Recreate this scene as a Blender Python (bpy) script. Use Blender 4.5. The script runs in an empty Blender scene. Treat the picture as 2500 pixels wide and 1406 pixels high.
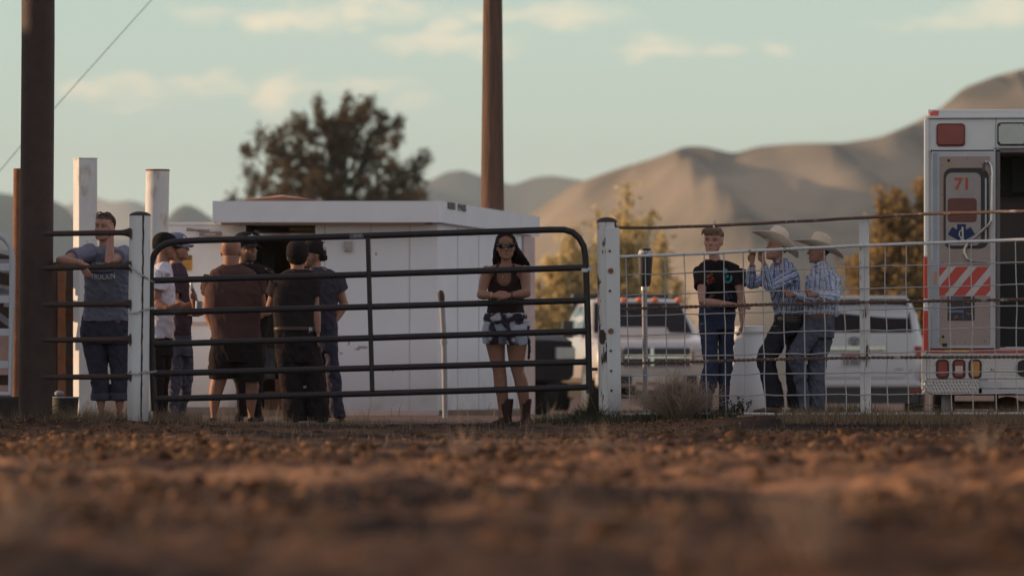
import bpy, math, random
import numpy as np
from mathutils import Vector, Matrix
R = math.radians
sc = bpy.context.scene
# ------------------------------------------------ camera, sky, sun, exposure
FPX = 13889.0; YH = 936.0; HC = 0.35
cam = bpy.data.cameras.new("camera"); co = bpy.data.objects.new("camera", cam)
sc.collection.objects.link(co); sc.camera = co
co.location = (0, 0, HC); co.rotation_euler = (R(90), 0, 0)
cam.lens = 200; cam.sensor_width = 36; cam.shift_y = 0.0932
cam.clip_start = 0.3; cam.clip_end = 40000
cam.dof.use_dof = True; cam.dof.focus_distance = 49.0; cam.dof.aperture_fstop = 3.1
SUN_AZ, SUN_EL = 13.0, 12.0        # degrees behind pure left, above the horizon
sv = Vector((-math.cos(R(SUN_AZ))*math.cos(R(SUN_EL)), math.sin(R(SUN_AZ))*math.cos(R(SUN_EL)), math.sin(R(SUN_EL))))
sl = bpy.data.lights.new("sun", 'SUN'); so = bpy.data.objects.new("sun", sl); sc.collection.objects.link(so)
sl.energy = 5.0; sl.angle = R(0.5); sl.color = (1.0, 0.66, 0.38)
so.rotation_euler = sv.to_track_quat('Z', 'Y').to_euler(); so.location = (-40, 60, 20)
w = bpy.data.worlds.new("World"); sc.world = w; w.use_nodes = True
def build_world():
    nt = w.node_tree; nt.nodes.clear(); N = nt.nodes.new; L = nt.links.new
    out = N("ShaderNodeOutputWorld"); bg = N("ShaderNodeBackground"); L(bg.outputs[0], out.inputs[0])
    sky = N("ShaderNodeTexSky"); sky.sky_type = 'NISHITA'; sky.sun_disc = False
    sky.sun_elevation = R(SUN_EL); sky.sun_rotation = R(270+SUN_AZ)
    sky.air_density = 1.0; sky.dust_density = 1.5; sky.ozone_density = 1.0
    tc = N("ShaderNodeTexCoord"); sep = N("ShaderNodeSeparateXYZ"); L(tc.outputs['Generated'], sep.inputs[0])
    # tint of the evening air, greener and paler low down
    ramp = N("ShaderNodeValToRGB"); mr = N("ShaderNodeMapRange")
    L(sep.outputs[2], mr.inputs[0]); mr.inputs[1].default_value = 0.0; mr.inputs[2].default_value = 1.0
    L(mr.outputs[0], ramp.inputs[0])
    e = ramp.color_ramp.elements
    e[0].position = 0.0; e[0].color = (11.9, 11.6, 8.7, 1)
    e[1].position = 1.0; e[1].color = (2.0, 2.0, 2.7, 1)
    a = e.new(0.035); a.color = (8.8, 10.1, 8.3, 1)
    b = e.new(0.08); b.color = (5.9, 8.4, 7.4, 1); c = e.new(0.15); c.color = (8.0, 7.8, 8.9, 1); d = e.new(0.38); d.color = (6.9, 6.9, 7.9, 1); f = e.new(0.6); f.color = (3.0, 2.9, 3.7, 1)
    mx = N("ShaderNodeMix"); mx.data_type = 'RGBA'; mx.inputs[0].default_value = 0.82
    L(sky.outputs[0], mx.inputs[6]); L(ramp.outputs[0], mx.inputs[7])
    # low fair-weather clouds
    def M(op, a, b=None):
        m = N("ShaderNodeMath"); m.operation = op
        for i_, v in enumerate((a, b)):
            if v is None: continue
            if isinstance(v, (int, float)): m.inputs[i_].default_value = v
            else: L(v, m.inputs[i_])
        return m.outputs[0]
    nz = N("ShaderNodeTexNoise"); nz.inputs['Scale'].default_value = 1.0; nz.inputs['Detail'].default_value = 5; nz.inputs['Roughness'].default_value = 0.55
    mp = N("ShaderNodeMapping"); mp.inputs['Scale'].default_value = (75, 75, 190); L(tc.outputs['Generated'], mp.inputs[0]); L(mp.outputs[0], nz.inputs[0])
    wsub = N("ShaderNodeVectorMath"); wsub.operation = 'SUBTRACT'; L(nz.outputs['Color'], wsub.inputs[0]); wsub.inputs[1].default_value = (0.5, 0.5, 0.5)
    wsc = N("ShaderNodeVectorMath"); wsc.operation = 'MULTIPLY'; L(wsub.outputs[0], wsc.inputs[0]); wsc.inputs[1].default_value = (0.024, 0.0, 0.010)
    wad = N("ShaderNodeVectorMath"); wad.operation = 'ADD'; L(tc.outputs['Generated'], wad.inputs[0]); L(wsc.outputs[0], wad.inputs[1])
    acc = None
    for (px, py, rx, rz, k) in ((470, 38, 110, 30, .6), (720, 45, 150, 38, .9), (930, 30, 110, 40, 1.0), (1100, 110, 190, 34, .75), (1330, 38, 210, 34, .8), (1090, 60, 80, 40, .8), (1590, 112, 100, 40, .95), (1740, 120, 75, 30, .8), (1905, 115, 60, 26, .6), (2440, 30, 130, 45, .75), (2330, 62, 190, 26, .6), (300, 222, 130, 34, .8), (520, 215, 110, 30, .7), (690, 232, 95, 62, 1.0), (860, 205, 130, 30, .65), (1010, 245, 70, 30, .4), (330, 262, 100, 16, .5)):
        d = Vector(((px-1250)/FPX, 1.0, (YH-py)/FPX)).normalized()
        su = N("ShaderNodeVectorMath"); su.operation = 'SUBTRACT'; L(wad.outputs[0], su.inputs[0]); su.inputs[1].default_value = d
        ml = N("ShaderNodeVectorMath"); ml.operation = 'MULTIPLY'; L(su.outputs[0], ml.inputs[0]); ml.inputs[1].default_value = (FPX/(rx*1.2), 3.0, FPX/(rz*1.1))
        le = N("ShaderNodeVectorMath"); le.operation = 'LENGTH'; L(ml.outputs[0], le.inputs[0])
        r_ = N("ShaderNodeMapRange"); r_.interpolation_type = 'SMOOTHSTEP'; L(le.outputs['Value'], r_.inputs[0]); r_.inputs[1].default_value = 1.1; r_.inputs[2].default_value = 0.25; r_.inputs[4].default_value = k
        acc = r_.outputs[0] if acc is None else M('MAXIMUM', acc, r_.outputs[0])
    # more broken cloud elsewhere in the sky
    n1 = N("ShaderNodeTexNoise"); n1.inputs['Scale'].default_value = 1.0; n1.inputs['Detail'].default_value = 5
    mp2 = N("ShaderNodeMapping"); mp2.inputs['Scale'].default_value = (9, 9, 26); L(tc.outputs['Generated'], mp2.inputs[0]); L(mp2.outputs[0], n1.inputs[0])
    cr = N("ShaderNodeMapRange"); cr.interpolation_type = 'SMOOTHSTEP'; cr.inputs[1].default_value = 0.52; cr.inputs[2].default_value = 0.7; cr.inputs[4].default_value = 0.7; L(n1.outputs[0], cr.inputs[0])
    band = N("ShaderNodeMapRange"); band.interpolation_type = 'SMOOTHSTEP'; band.inputs[1].default_value = 0.080; band.inputs[2].default_value = 0.13; L(sep.outputs[2], band.inputs[0])
    tex = N("ShaderNodeMapRange"); L(nz.outputs['Fac'], tex.inputs[0]); tex.inputs[1].default_value = 0.30; tex.inputs[2].default_value = 0.62; tex.inputs[3].default_value = 0.30; tex.inputs[4].default_value = 1.1
    mu_ = M('MAXIMUM', M('MULTIPLY', acc, tex.outputs[0]), M('MULTIPLY', cr.outputs[0], band.outputs[0])); mu = type('o', (), dict(outputs=[mu_]))
    mc = N("ShaderNodeMix"); mc.data_type = 'RGBA'; L(mu.outputs[0], mc.inputs[0]); L(mx.outputs[2], mc.inputs[6])
    mc.inputs[7].default_value = (12.0, 10.4, 7.4, 1)
    L(mc.outputs[2], bg.inputs[0]); bg.inputs[1].default_value = 0.09
build_world()
sc.view_settings.view_transform = 'Standard'; sc.view_settings.look = 'None'
sc.view_settings.exposure = 0.17; sc.view_settings.gamma = 1.0
sc.render.engine = 'CYCLES'; sc.cycles.use_denoising = True
sc.cycles.max_bounces = 5; sc.cycles.diffuse_bounces = 3; sc.cycles.glossy_bounces = 3
sc.cycles.transmission_bounces = 4; sc.cycles.transparent_max_bounces = 8; sc.cycles.volume_bounces = 0

# ------------------------------------------------ helpers
def P(px, py, Y):
    """point of the place seen at photo pixel (px, py) at distance Y"""
    return Vector(((px-1250.0)*Y/FPX, Y, HC+(YH-py)*Y/FPX))
def tag(o, label=None, cat=None, group=None, kind=None):
    if label: o['label'] = label
    if cat: o['category'] = cat
    if group: o['group'] = group
    if kind: o['kind'] = kind
    return o
def empty(name, loc, label, cat, group=None, rz=0.0):
    o = bpy.data.objects.new(name, None); sc.collection.objects.link(o)
    o.location = loc; o.rotation_euler = (0, 0, rz); o.empty_display_size = 0.2
    bpy.context.view_layer.update()
    return tag(o, label, cat, group)
def link(name, me, mat=None, parent=None):
    o = bpy.data.objects.new(name, me); sc.collection.objects.link(o)
    if mat is not None:
        for m in (mat if isinstance(mat, (list, tuple)) else [mat]): me.materials.append(m)
    if parent is not None:
        o.parent = parent
        o.matrix_parent_inverse = Matrix.Identity(4)
    return o
def world_of(p):
    if p is None: return Matrix.Identity(4)
    m = Matrix.LocRotScale(p.location, p.rotation_euler, None)
    return (world_of(p.parent) @ m) if p.parent else m
class MB:
    def __init__(s): s.v = []; s.f = []; s.m = []; s.cur = 0
    def add(s, vs, fs):
        n = len(s.v); s.v.extend([tuple(v) for v in vs]); s.f.extend([tuple(i+n for i in f) for f in fs])
        s.m.extend([s.cur]*len(fs)); return s
    def box(s, x0, x1, y0, y1, z0, z1, M=None):
        vs = [Vector((x, y, z)) for z in (z0, z1) for y in (y0, y1) for x in (x0, x1)]
        if M is not None: vs = [M @ v for v in vs]
        return s.add(vs, [(0, 2, 3, 1), (4, 5, 7, 6), (0, 1, 5, 4), (2, 6, 7, 3), (0, 4, 6, 2), (1, 3, 7, 5)])
    def loft(s, rings, close=True, cap=True):
        n = len(rings[0]); vs = [v for r in rings for v in r]; fs = []
        for i in range(len(rings)-1):
            for j in range(n if close else n-1):
                a = i*n+j; b = i*n+(j+1) % n
                fs.append((a, b, b+n, a+n))
        if cap and close:
            fs.append(tuple(range(n-1, -1, -1))); fs.append(tuple(range((len(rings)-1)*n, len(rings)*n)))
        return s.add(vs, fs)
    def tube(s, pts, r, n=10, cap=True):
        pts = [Vector(p) for p in pts]; rs = r if isinstance(r, (list, tuple)) else [r]*len(pts)
        rings = []; prev = None
        for i, p in enumerate(pts):
            if i == 0: t = pts[1]-p
            elif i == len(pts)-1: t = p-pts[i-1]
            else: t = (pts[i+1]-p).normalized()+(p-pts[i-1]).normalized()
            if t.length < 1e-9: t = Vector((0, 0, 1))
            t.normalize()
            if prev is None:
                a = Vector((0, 0, 1)) if abs(t.z) < 0.9 else Vector((0, 1, 0))
                u = t.cross(a).normalized()
            else:
                u = (prev - t*prev.dot(t))
                u = u.normalized() if u.length > 1e-6 else t.orthogonal().normalized()
            prev = u; vv = t.cross(u)
            rings.append([p + (u*math.cos(2*math.pi*k/n)+vv*math.sin(2*math.pi*k/n))*rs[i] for k in range(n)])
        return s.loft(rings, True, cap)
    def cyl(s, c, r, z0, z1, n=24, r2=None):
        c = Vector(c)
        return s.tube([c+Vector((0, 0, z0)), c+Vector((0, 0, z1))], [r, r if r2 is None else r2], n)
    def ell(s, c, rx, ry, rz, nu=14, nv=9, M=None):
        rings = []
        for i in range(nv+1):
            a = math.pi*i/nv; sr = max(math.sin(a), 0.02); z = -math.cos(a)
            rg = [Vector((rx*sr*math.cos(2*math.pi*k/nu), ry*sr*math.sin(2*math.pi*k/nu), rz*z)) for k in range(nu)]
            if M is not None: rg = [M @ q for q in rg]
            rings.append([q+Vector(c) for q in rg])
        return s.loft(rings)
    def prism(s, poly, d):
        """poly: list of Vector; extruded by vector d"""
        n = len(poly); d = Vector(d)
        return s.add(list(poly)+[p+d for p in poly], [tuple(range(n)), tuple(range(2*n-1, n-1, -1))]+[(i, i+n, (i+1) % n+n, (i+1) % n) for i in range(n)])
    def build(s, name, mat=None, parent=None, smooth=False, bevel=0.0, local=False, label=None):
        """vertices are world coordinates unless local; a parented mesh is moved into its parent's space"""
        me = bpy.data.meshes.new(name); vs = s.v
        if parent is not None and not local:
            Mi = world_of(parent).inverted(); vs = [tuple(Mi @ Vector(v)) for v in vs]
        me.from_pydata(vs, [], s.f); me.update()
        o = link(name, me, mat, parent)
        if max(s.m, default=0) > 0: me.polygons.foreach_set('material_index', s.m)
        import bmesh
        bm = bmesh.new(); bm.from_mesh(me); bmesh.ops.recalc_face_normals(bm, faces=bm.faces); bm.to_mesh(me); bm.free()
        if smooth:
            me.polygons.foreach_set('use_smooth', [True]*len(me.polygons))
            if smooth != 'all':
                try: me.set_sharp_from_angle(angle=R(40))
                except Exception: pass
        if bevel:
            b = o.modifiers.new('b', 'BEVEL'); b.width = bevel; b.segments = 2; b.limit_method = 'ANGLE'; b.angle_limit = R(40)
        if label: o['label'] = label
        return o
def own(root_mesh_obj): return root_mesh_obj
# ---- numpy noise
def _h(ix, iy, iz, seed):
    n = (ix*374761393+iy*668265263+iz*2147483647+seed*144665) & 0xffffffff
    n = ((n ^ (n >> 13))*1274126177) & 0xffffffff
    n = ((n ^ (n >> 16))*2246822519) & 0xffffffff
    return ((n ^ (n >> 15)) & 0xffffff)/float(0xffffff)
def vnoise(x, y, z=0.0, seed=0):
    x = np.asarray(x, float); y = np.asarray(y, float)+0*x; z = np.asarray(z, float)+0*x
    ix = np.floor(x).astype(np.int64); iy = np.floor(y).astype(np.int64); iz = np.floor(z).astype(np.int64)
    fx = x-ix; fy = y-iy; fz = z-iz
    fx = fx*fx*(3-2*fx); fy = fy*fy*(3-2*fy); fz = fz*fz*(3-2*fz)
    def c(a, b, d): return _h(ix+a, iy+b, iz+d, seed)
    x00 = c(0,0,0)*(1-fx)+c(1,0,0)*fx; x10 = c(0,1,0)*(1-fx)+c(1,1,0)*fx
    x01 = c(0,0,1)*(1-fx)+c(1,0,1)*fx; x11 = c(0,1,1)*(1-fx)+c(1,1,1)*fx
    return ((x00*(1-fy)+x10*fy)*(1-fz)+(x01*(1-fy)+x11*fy)*fz)*2-1
def fbm(x, y, z=0.0, oct=4, seed=0, g=0.5, lac=2.03):
    a = 1.0; s = 0; x = np.asarray(x, float)
    for i in range(oct):
        s = s+a*vnoise(x, y, z, seed+i*17); x = x*lac; y = y*lac; z = z*lac; a *= g
    return s
# ---- materials
_mats = {}
def mat(name, col, rough=0.7, metal=0.0, spec=0.5, var=0.12, vscale=6.0, patch=None, bump=None, stretch=None, coat=0.0, attr=None, trans=0.0, dirt=None):
    """patch=(colour, scale, threshold, softness) second colour where the paint is gone; dirt=(colour,z0,z1) splash band above the ground"""
    if name in _mats: return _mats[name]
    m = bpy.data.materials.new(name); _mats[name] = m; m.use_nodes = True
    nt = m.node_tree; b = nt.nodes['Principled BSDF']; N = nt.nodes.new; L = nt.links.new
    b.inputs['Roughness'].default_value = rough; b.inputs['Metallic'].default_value = metal
    b.inputs['Specular IOR Level'].default_value = spec
    if coat: b.inputs['Coat Weight'].default_value = coat; b.inputs['Coat Roughness'].default_value = 0.08
    if trans: b.inputs['Transmission Weight'].default_value = trans
    tc = N("ShaderNodeTexCoord"); mp = N("ShaderNodeMapping"); L(tc.outputs['Object'], mp.inputs[0])
    if stretch: mp.inputs['Scale'].default_value = stretch
    n = N("ShaderNodeTexNoise"); n.inputs['Scale'].default_value = vscale; n.inputs['Detail'].default_value = 6; n.inputs['Roughness'].default_value = 0.6
    L(mp.outputs[0], n.inputs[0])
    mr = N("ShaderNodeMapRange"); L(n.outputs[0], mr.inputs[0]); mr.inputs[1].default_value = 0.25; mr.inputs[2].default_value = 0.75
    mr.inputs[3].default_value = 1-var; mr.inputs[4].default_value = 1+var
    mul = N("ShaderNodeVectorMath"); mul.operation = 'SCALE'
    L(mr.outputs[0], mul.inputs['Scale'])
    if attr:
        at = N("ShaderNodeAttribute"); at.attribute_name = attr; L(at.outputs['Color'], mul.inputs[0])
    else: mul.inputs[0].default_value = col[:3]
    cur = mul.outputs[0]
    if patch:
        pc, ps, pt, pw = patch
        n2 = N("ShaderNodeTexNoise"); n2.inputs['Scale'].default_value = ps; n2.inputs['Detail'].default_value = 8; n2.inputs['Roughness'].default_value = 0.65
        L(mp.outputs[0], n2.inputs[0])
        r2 = N("ShaderNodeMapRange"); L(n2.outputs[0], r2.inputs[0]); r2.inputs[1].default_value = pt; r2.inputs[2].default_value = pt+pw
        mx = N("ShaderNodeMix"); mx.data_type = 'RGBA'; L(r2.outputs[0], mx.inputs[0]); L(cur, mx.inputs[6]); mx.inputs[7].default_value = (*pc, 1)
        cur = mx.outputs[2]
    if dirt:
        dc, z0, z1 = dirt
        ge = N("ShaderNodeNewGeometry"); sp = N("ShaderNodeSeparateXYZ"); L(ge.outputs['Position'], sp.inputs[0])
        r3 = N("ShaderNodeMapRange"); L(sp.outputs[2], r3.inputs[0]); r3.inputs[1].default_value = z1; r3.inputs[2].default_value = z0; r3.inputs[3].default_value = 0; r3.inputs[4].default_value = 1
        mm = N("ShaderNodeMath"); mm.operation = 'MULTIPLY'; L(r3.outputs[0], mm.inputs[0]); L(n.outputs[0], mm.inputs[1])
        mx = N("ShaderNodeMix"); mx.data_type = 'RGBA'; L(mm.outputs[0], mx.inputs[0]); L(cur, mx.inputs[6]); mx.inputs[7].default_value = (*dc, 1)
        cur = mx.outputs[2]
    L(cur, b.inputs['Base Color'])
    if bump:
        n3 = N("ShaderNodeTexNoise"); n3.inputs['Scale'].default_value = bump[0]; n3.inputs['Detail'].default_value = 5
        L(mp.outputs[0], n3.inputs[0]); bp = N("ShaderNodeBump"); bp.inputs['Strength'].default_value = bump[1]; bp.inputs['Distance'].default_value = bump[2] if len(bump) > 2 else 0.01
        L(n3.outputs[0], bp.inputs['Height']); L(bp.outputs[0], b.inputs['Normal'])
    return m
# ------------------------------------------------ ground, hills
def sstep(a, b, x): t = np.clip((x-a)/(b-a), 0, 1); return t*t*(3-2*t)
def ground_z(x, y, detail=True):
    x = np.asarray(x, float); y = np.asarray(y, float)
    z = -0.10*sstep(62, 82, y)
    z = z+0.085*sstep(0.6, 2.2, x)*np.exp(-((y-47.6)/1.5)**2)*(1-sstep(12, 20, x))
    z = z+0.05*(1-sstep(-3.6, -2.2, x))*np.exp(-((y-49.4)/0.8)**2)
    z = z+0.02*fbm(x*0.5, y*0.16, 0, 3, 5)*np.exp(-((y-20)/26)**2)
    if detail:
        near = sstep(52, 47, y); k = sstep(3, 8, y)
        cl = fbm(x*7, y*5.5, 0, 4, 11, 0.55)
        clod = np.maximum(cl-0.05, 0)**1.15
        tilled = np.clip(0.55+0.9*fbm(x*0.35, y*0.11, 0, 2, 31), 0.12, 1.2)
        z = z+near*(-0.028*sstep(51,44,y)+0.050*tilled*clod+0.034*np.abs(fbm(x*2.1, y*1.3, 0, 3, 41))*tilled+0.006*fbm(x*22, y*18, 0, 2, 51)+0.022*vnoise(x*0.25, y*2.6, 0, 71)*sstep(40,30,y)+0.030*fbm(x*2.6, y*1.5, 0, 4, 83, .6)*sstep(36,24,y))
        z = z+(1-near)*0.01*fbm(x*1.5, y*1.1, 0, 3, 61)*np.exp(-np.abs(y-50)/40)
    # a few large clods
        for cx, cy, h, r in ((5.9*0+ (2000-1250)*22.5/FPX, 22.5, 0.062, 0.075), ((1910-1250)*22.8/FPX, 22.8, 0.045, 0.04), ((2160-1250)*21.5/FPX, 21.5, 0.03, 0.05), ((2130-1250)*27/FPX, 27, 0.035, 0.06)):
            d = np.sqrt(((x-cx)/r)**2+((y-cy)/(r*1.6))**2)
            z = z+h*np.clip(1-d, 0, 1)**0.8*(1+0.3*vnoise(x*30, y*20, 0, 7))
    return z
def gz(x, y): return float(ground_z(np.array([x]), np.array([y]), False)[0])
def grid_mesh(name, X, Y, Z, mat_, kind='structure', smooth=True):
    ny, nx = Z.shape
    V = np.empty((ny*nx, 3)); V[:, 0] = X.ravel(); V[:, 1] = Y.ravel(); V[:, 2] = Z.ravel()
    idx = np.arange(ny*nx).reshape(ny, nx)
    F = np.stack([idx[:-1, :-1], idx[:-1, 1:], idx[1:, 1:], idx[1:, :-1]], -1).reshape(-1, 4)
    me = bpy.data.meshes.new(name); me.vertices.add(len(V)); me.vertices.foreach_set('co', V.ravel())
    me.loops.add(F.size); me.loops.foreach_set('vertex_index', F.ravel().astype(np.int32))
    me.polygons.add(len(F)); me.polygons.foreach_set('loop_start', np.arange(0, F.size, 4, dtype=np.int32))
    me.polygons.foreach_set('loop_total', np.full(len(F), 4, dtype=np.int32))
    me.polygons.foreach_set('use_smooth', np.full(len(F), smooth))
    me.update(); me.validate()
    o = link(name, me, mat_); tag(o, kind=kind); return o
def expo(a, b, n): return a*(b/a)**(np.arange(1, n+1)/n)
def dirt_mat():
    m = bpy.data.materials.new("dirt"); m.use_nodes = True; nt = m.node_tree; b = nt.nodes['Principled BSDF']; N = nt.nodes.new; L = nt.links.new
    b.inputs['Roughness'].default_value = 0.95; b.inputs['Specular IOR Level'].default_value = 0.15
    ge = N("ShaderNodeNewGeometry")
    mp = N("ShaderNodeMapping"); mp.inputs['Scale'].default_value = (1, 0.55, 1); L(ge.outputs['Position'], mp.inputs[0])
    n1 = N("ShaderNodeTexNoise"); n1.inputs['Scale'].default_value = 0.55; n1.inputs['Detail'].default_value = 7; L(mp.outputs[0], n1.inputs[0])
    n2 = N("ShaderNodeTexNoise"); n2.inputs['Scale'].default_value = 9; n2.inputs['Detail'].default_value = 6; n2.inputs['Roughness'].default_value = 0.7; L(mp.outputs[0], n2.inputs[0])
    n3 = N("ShaderNodeTexNoise"); n3.inputs['Scale'].default_value = 38; n3.inputs['Detail'].default_value = 3; L(mp.outputs[0], n3.inputs[0])
    r1 = N("ShaderNodeValToRGB"); L(n1.outputs[0], r1.inputs[0])
    e = r1.color_ramp.elements; e[0].position = 0.42; e[0].color = (0.028, 0.013, 0.008, 1); e[1].position = 0.60; e[1].color = (0.17, 0.088, 0.047, 1)
    r2 = N("ShaderNodeMapRange"); L(n2.outputs[0], r2.inputs[0]); r2.inputs[1].default_value = 0.3; r2.inputs[2].default_value = 0.7; r2.inputs[3].default_value = 0.55; r2.inputs[4].default_value = 1.5
    ml = N("ShaderNodeVectorMath"); ml.operation = 'SCALE'; L(r1.outputs[0], ml.inputs[0]); L(r2.outputs[0], ml.inputs['Scale'])
    # scattered pale straw bits
    r3 = N("ShaderNodeMapRange"); L(n3.outputs[0], r3.inputs[0]); r3.inputs[1].default_value = 0.66; r3.inputs[2].default_value = 0.74; r3.inputs[4].default_value = 0.6
    mx = N("ShaderNodeMix"); mx.data_type = 'RGBA'; L(r3.outputs[0], mx.inputs[0]); L(ml.outputs[0], mx.inputs[6]); mx.inputs[7].default_value = (0.34, 0.22, 0.13, 1)
    # paler dry earth beyond the fence; a pale packed lane, darker near end, and fence shade painted into the colour
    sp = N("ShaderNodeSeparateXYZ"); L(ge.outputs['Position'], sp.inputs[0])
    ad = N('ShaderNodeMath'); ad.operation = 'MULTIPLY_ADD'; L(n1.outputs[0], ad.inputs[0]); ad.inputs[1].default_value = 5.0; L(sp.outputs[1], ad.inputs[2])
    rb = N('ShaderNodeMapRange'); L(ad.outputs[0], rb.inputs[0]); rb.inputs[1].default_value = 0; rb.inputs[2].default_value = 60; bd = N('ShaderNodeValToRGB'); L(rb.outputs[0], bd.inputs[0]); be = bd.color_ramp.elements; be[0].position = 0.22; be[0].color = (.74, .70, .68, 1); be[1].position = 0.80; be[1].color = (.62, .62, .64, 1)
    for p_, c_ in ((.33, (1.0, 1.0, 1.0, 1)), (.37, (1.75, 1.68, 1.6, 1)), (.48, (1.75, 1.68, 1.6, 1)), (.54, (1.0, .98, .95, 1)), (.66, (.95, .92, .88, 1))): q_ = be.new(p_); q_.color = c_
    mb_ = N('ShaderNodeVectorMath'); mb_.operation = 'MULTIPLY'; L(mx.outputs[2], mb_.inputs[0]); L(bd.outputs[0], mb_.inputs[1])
    r4 = N("ShaderNodeMapRange"); L(sp.outputs[1], r4.inputs[0]); r4.inputs[1].default_value = 48.6; r4.inputs[2].default_value = 51; r4.inputs[4].default_value = 0.85
    m2 = N("ShaderNodeMix"); m2.data_type = 'RGBA'; L(r4.outputs[0], m2.inputs[0]); L(mb_.outputs[0], m2.inputs[6]); m2.inputs[7].default_value = (0.14, 0.10, 0.085, 1)
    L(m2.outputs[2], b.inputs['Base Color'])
    bp = N("ShaderNodeBump"); bp.inputs['Strength'].default_value = 0.8; bp.inputs['Distance'].default_value = 0.02; L(n2.outputs[0], bp.inputs['Height']); L(bp.outputs[0], b.inputs['Normal'])
    return m
M_DIRT = dirt_mat()
xs = np.concatenate([-expo(6.5, 15000, 46)[::-1], np.arange(-6.5, 6.5001, 0.03), expo(6.5, 15000, 46)])
ys = np.concatenate([-expo(2, 3000, 24)[::-1], np.linspace(-2, 6.9, 60), np.arange(7.0, 20, 0.028), np.arange(20, 52, 0.045), 52+expo(0.1, 14000, 70)])
GX, GY = np.meshgrid(xs, ys)
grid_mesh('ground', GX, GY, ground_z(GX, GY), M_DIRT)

def hill_mat(name, c1, c2, scale):
    m = bpy.data.materials.new(name); m.use_nodes = True; nt = m.node_tree; b = nt.nodes['Principled BSDF']; N = nt.nodes.new; L = nt.links.new
    b.inputs['Roughness'].default_value = 1; b.inputs['Specular IOR Level'].default_value = 0.0
    ge = N("ShaderNodeNewGeometry")
    n1 = N("ShaderNodeTexNoise"); n1.inputs['Scale'].default_value = scale; n1.inputs['Detail'].default_value = 7; L(ge.outputs['Position'], n1.inputs[0])
    r1 = N("ShaderNodeValToRGB"); L(n1.outputs[0], r1.inputs[0]); e = r1.color_ramp.elements
    e[0].position = 0.38; e[0].color = (*c1, 1); e[1].position = 0.62; e[1].color = (*c2, 1)
    L(r1.outputs[0], b.inputs['Base Color']); return m
def hills(name, Yf, Yr, prof, c1, c2, seed, amp, nx=560, ny=170, depth_pow=0.8, sc_=1.0):
    """range with its crest at distance Yr following prof (photo px), foot at Yf"""
    px = np.array([p[0] for p in prof], float); py = np.array([p[1] for p in prof], float)
    u = np.linspace(px[0], px[-1], nx); crest = np.interp(u, px, py)
    k = np.exp(-0.5*(np.arange(-6, 7)/2.5)**2); k /= k.sum(); crest = np.convolve(np.pad(crest, 6, mode='edge'), k, 'valid')
    xr = (u-1250)*Yr/FPX; zr = HC+(YH-crest)*Yr/FPX
    t = np.linspace(0, 1.35, ny)[:, None]
    Yy = Yf+(Yr-Yf)*t; X = np.broadcast_to(xr[None, :]*(0.9+0.1*t), (ny, nx))
    f = np.where(t <= 1, np.sin(np.clip(t, 0, 1)*math.pi/2)**1.0*t**depth_pow, 1-(t-1)*1.2)
    s = Yr/4000.0
    rid = 1-np.abs(fbm(X/(300*s*sc_)+Yy/(760*s*sc_), Yy/(1000*s*sc_), 0, 5, seed, 0.48))*1.9
    env = np.clip(t*(1.12-t)*4, 0, 1)**0.8*np.clip((1.0-t)*3.5, 0, 1)
    Z = zr[None, :]*f+amp*s*rid*env*np.clip(zr[None, :]/(80*s), 0.2, 1.6)-6*s*env
    pxv = 1250+X*FPX/Yy; Z = np.minimum(Z, HC+(YH-np.interp(pxv.ravel(), u, crest).reshape(pxv.shape))*Yy/FPX)
    Z = np.where(t < 0.02, -4.0, Z)
    return grid_mesh(name, X, Yy+0*X, Z, hill_mat(name+'_earth', c1, c2, 0.016/s))
hills('hill_range', 1500, 4000, [(900,620),(1180,600),(1300,520),(1400,452),(1430,440),(1500,415),(1600,385),(1670,358),(1720,358),(1790,376),(1850,358),(1950,350),(2050,350),(2150,335),(2230,302),(2300,262),(2350,216),(2430,186),(2500,168),(2700,120),(3000,180),(3400,300)],
      (0.13, 0.12, 0.105), (0.38, 0.31, 0.24), 3, 120)
hills('hill_range', 5200, 7500, [(400,620),(900,500),(980,470),(1030,452),(1090,420),(1130,415),(1180,432),(1250,452),(1310,432),(1350,429),(1420,440),(1500,462),(1600,490),(1900,560)],
      (0.07, 0.07, 0.07), (0.115, 0.105, 0.095), 8, 70)  # cloud shade painted into the darker earth colours of this range
hills('hill_range', 3000, 5500, [(-1600,380),(-700,420),(-200,455),(0,470),(60,478),(130,488),(165,505),(190,545),(230,600),(300,640),(380,600),(405,535),(430,508),(450,497),(480,506),(520,535),(570,575),(700,640),(900,660)],
      (0.055, 0.058, 0.06), (0.09, 0.085, 0.08), 12, 30)  # earth darkened here too, standing in for cloud shade
hills('mountain_range', 8500, 10500, [(-1500,470),(-300,500),(100,520),(170,500),(230,478),(270,496),(320,487),(350,497),(400,530),(520,540),(700,575),(1000,600),(1500,620)],
      (0.2, 0.17, 0.14), (0.26, 0.22, 0.18), 22, 40)

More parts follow.
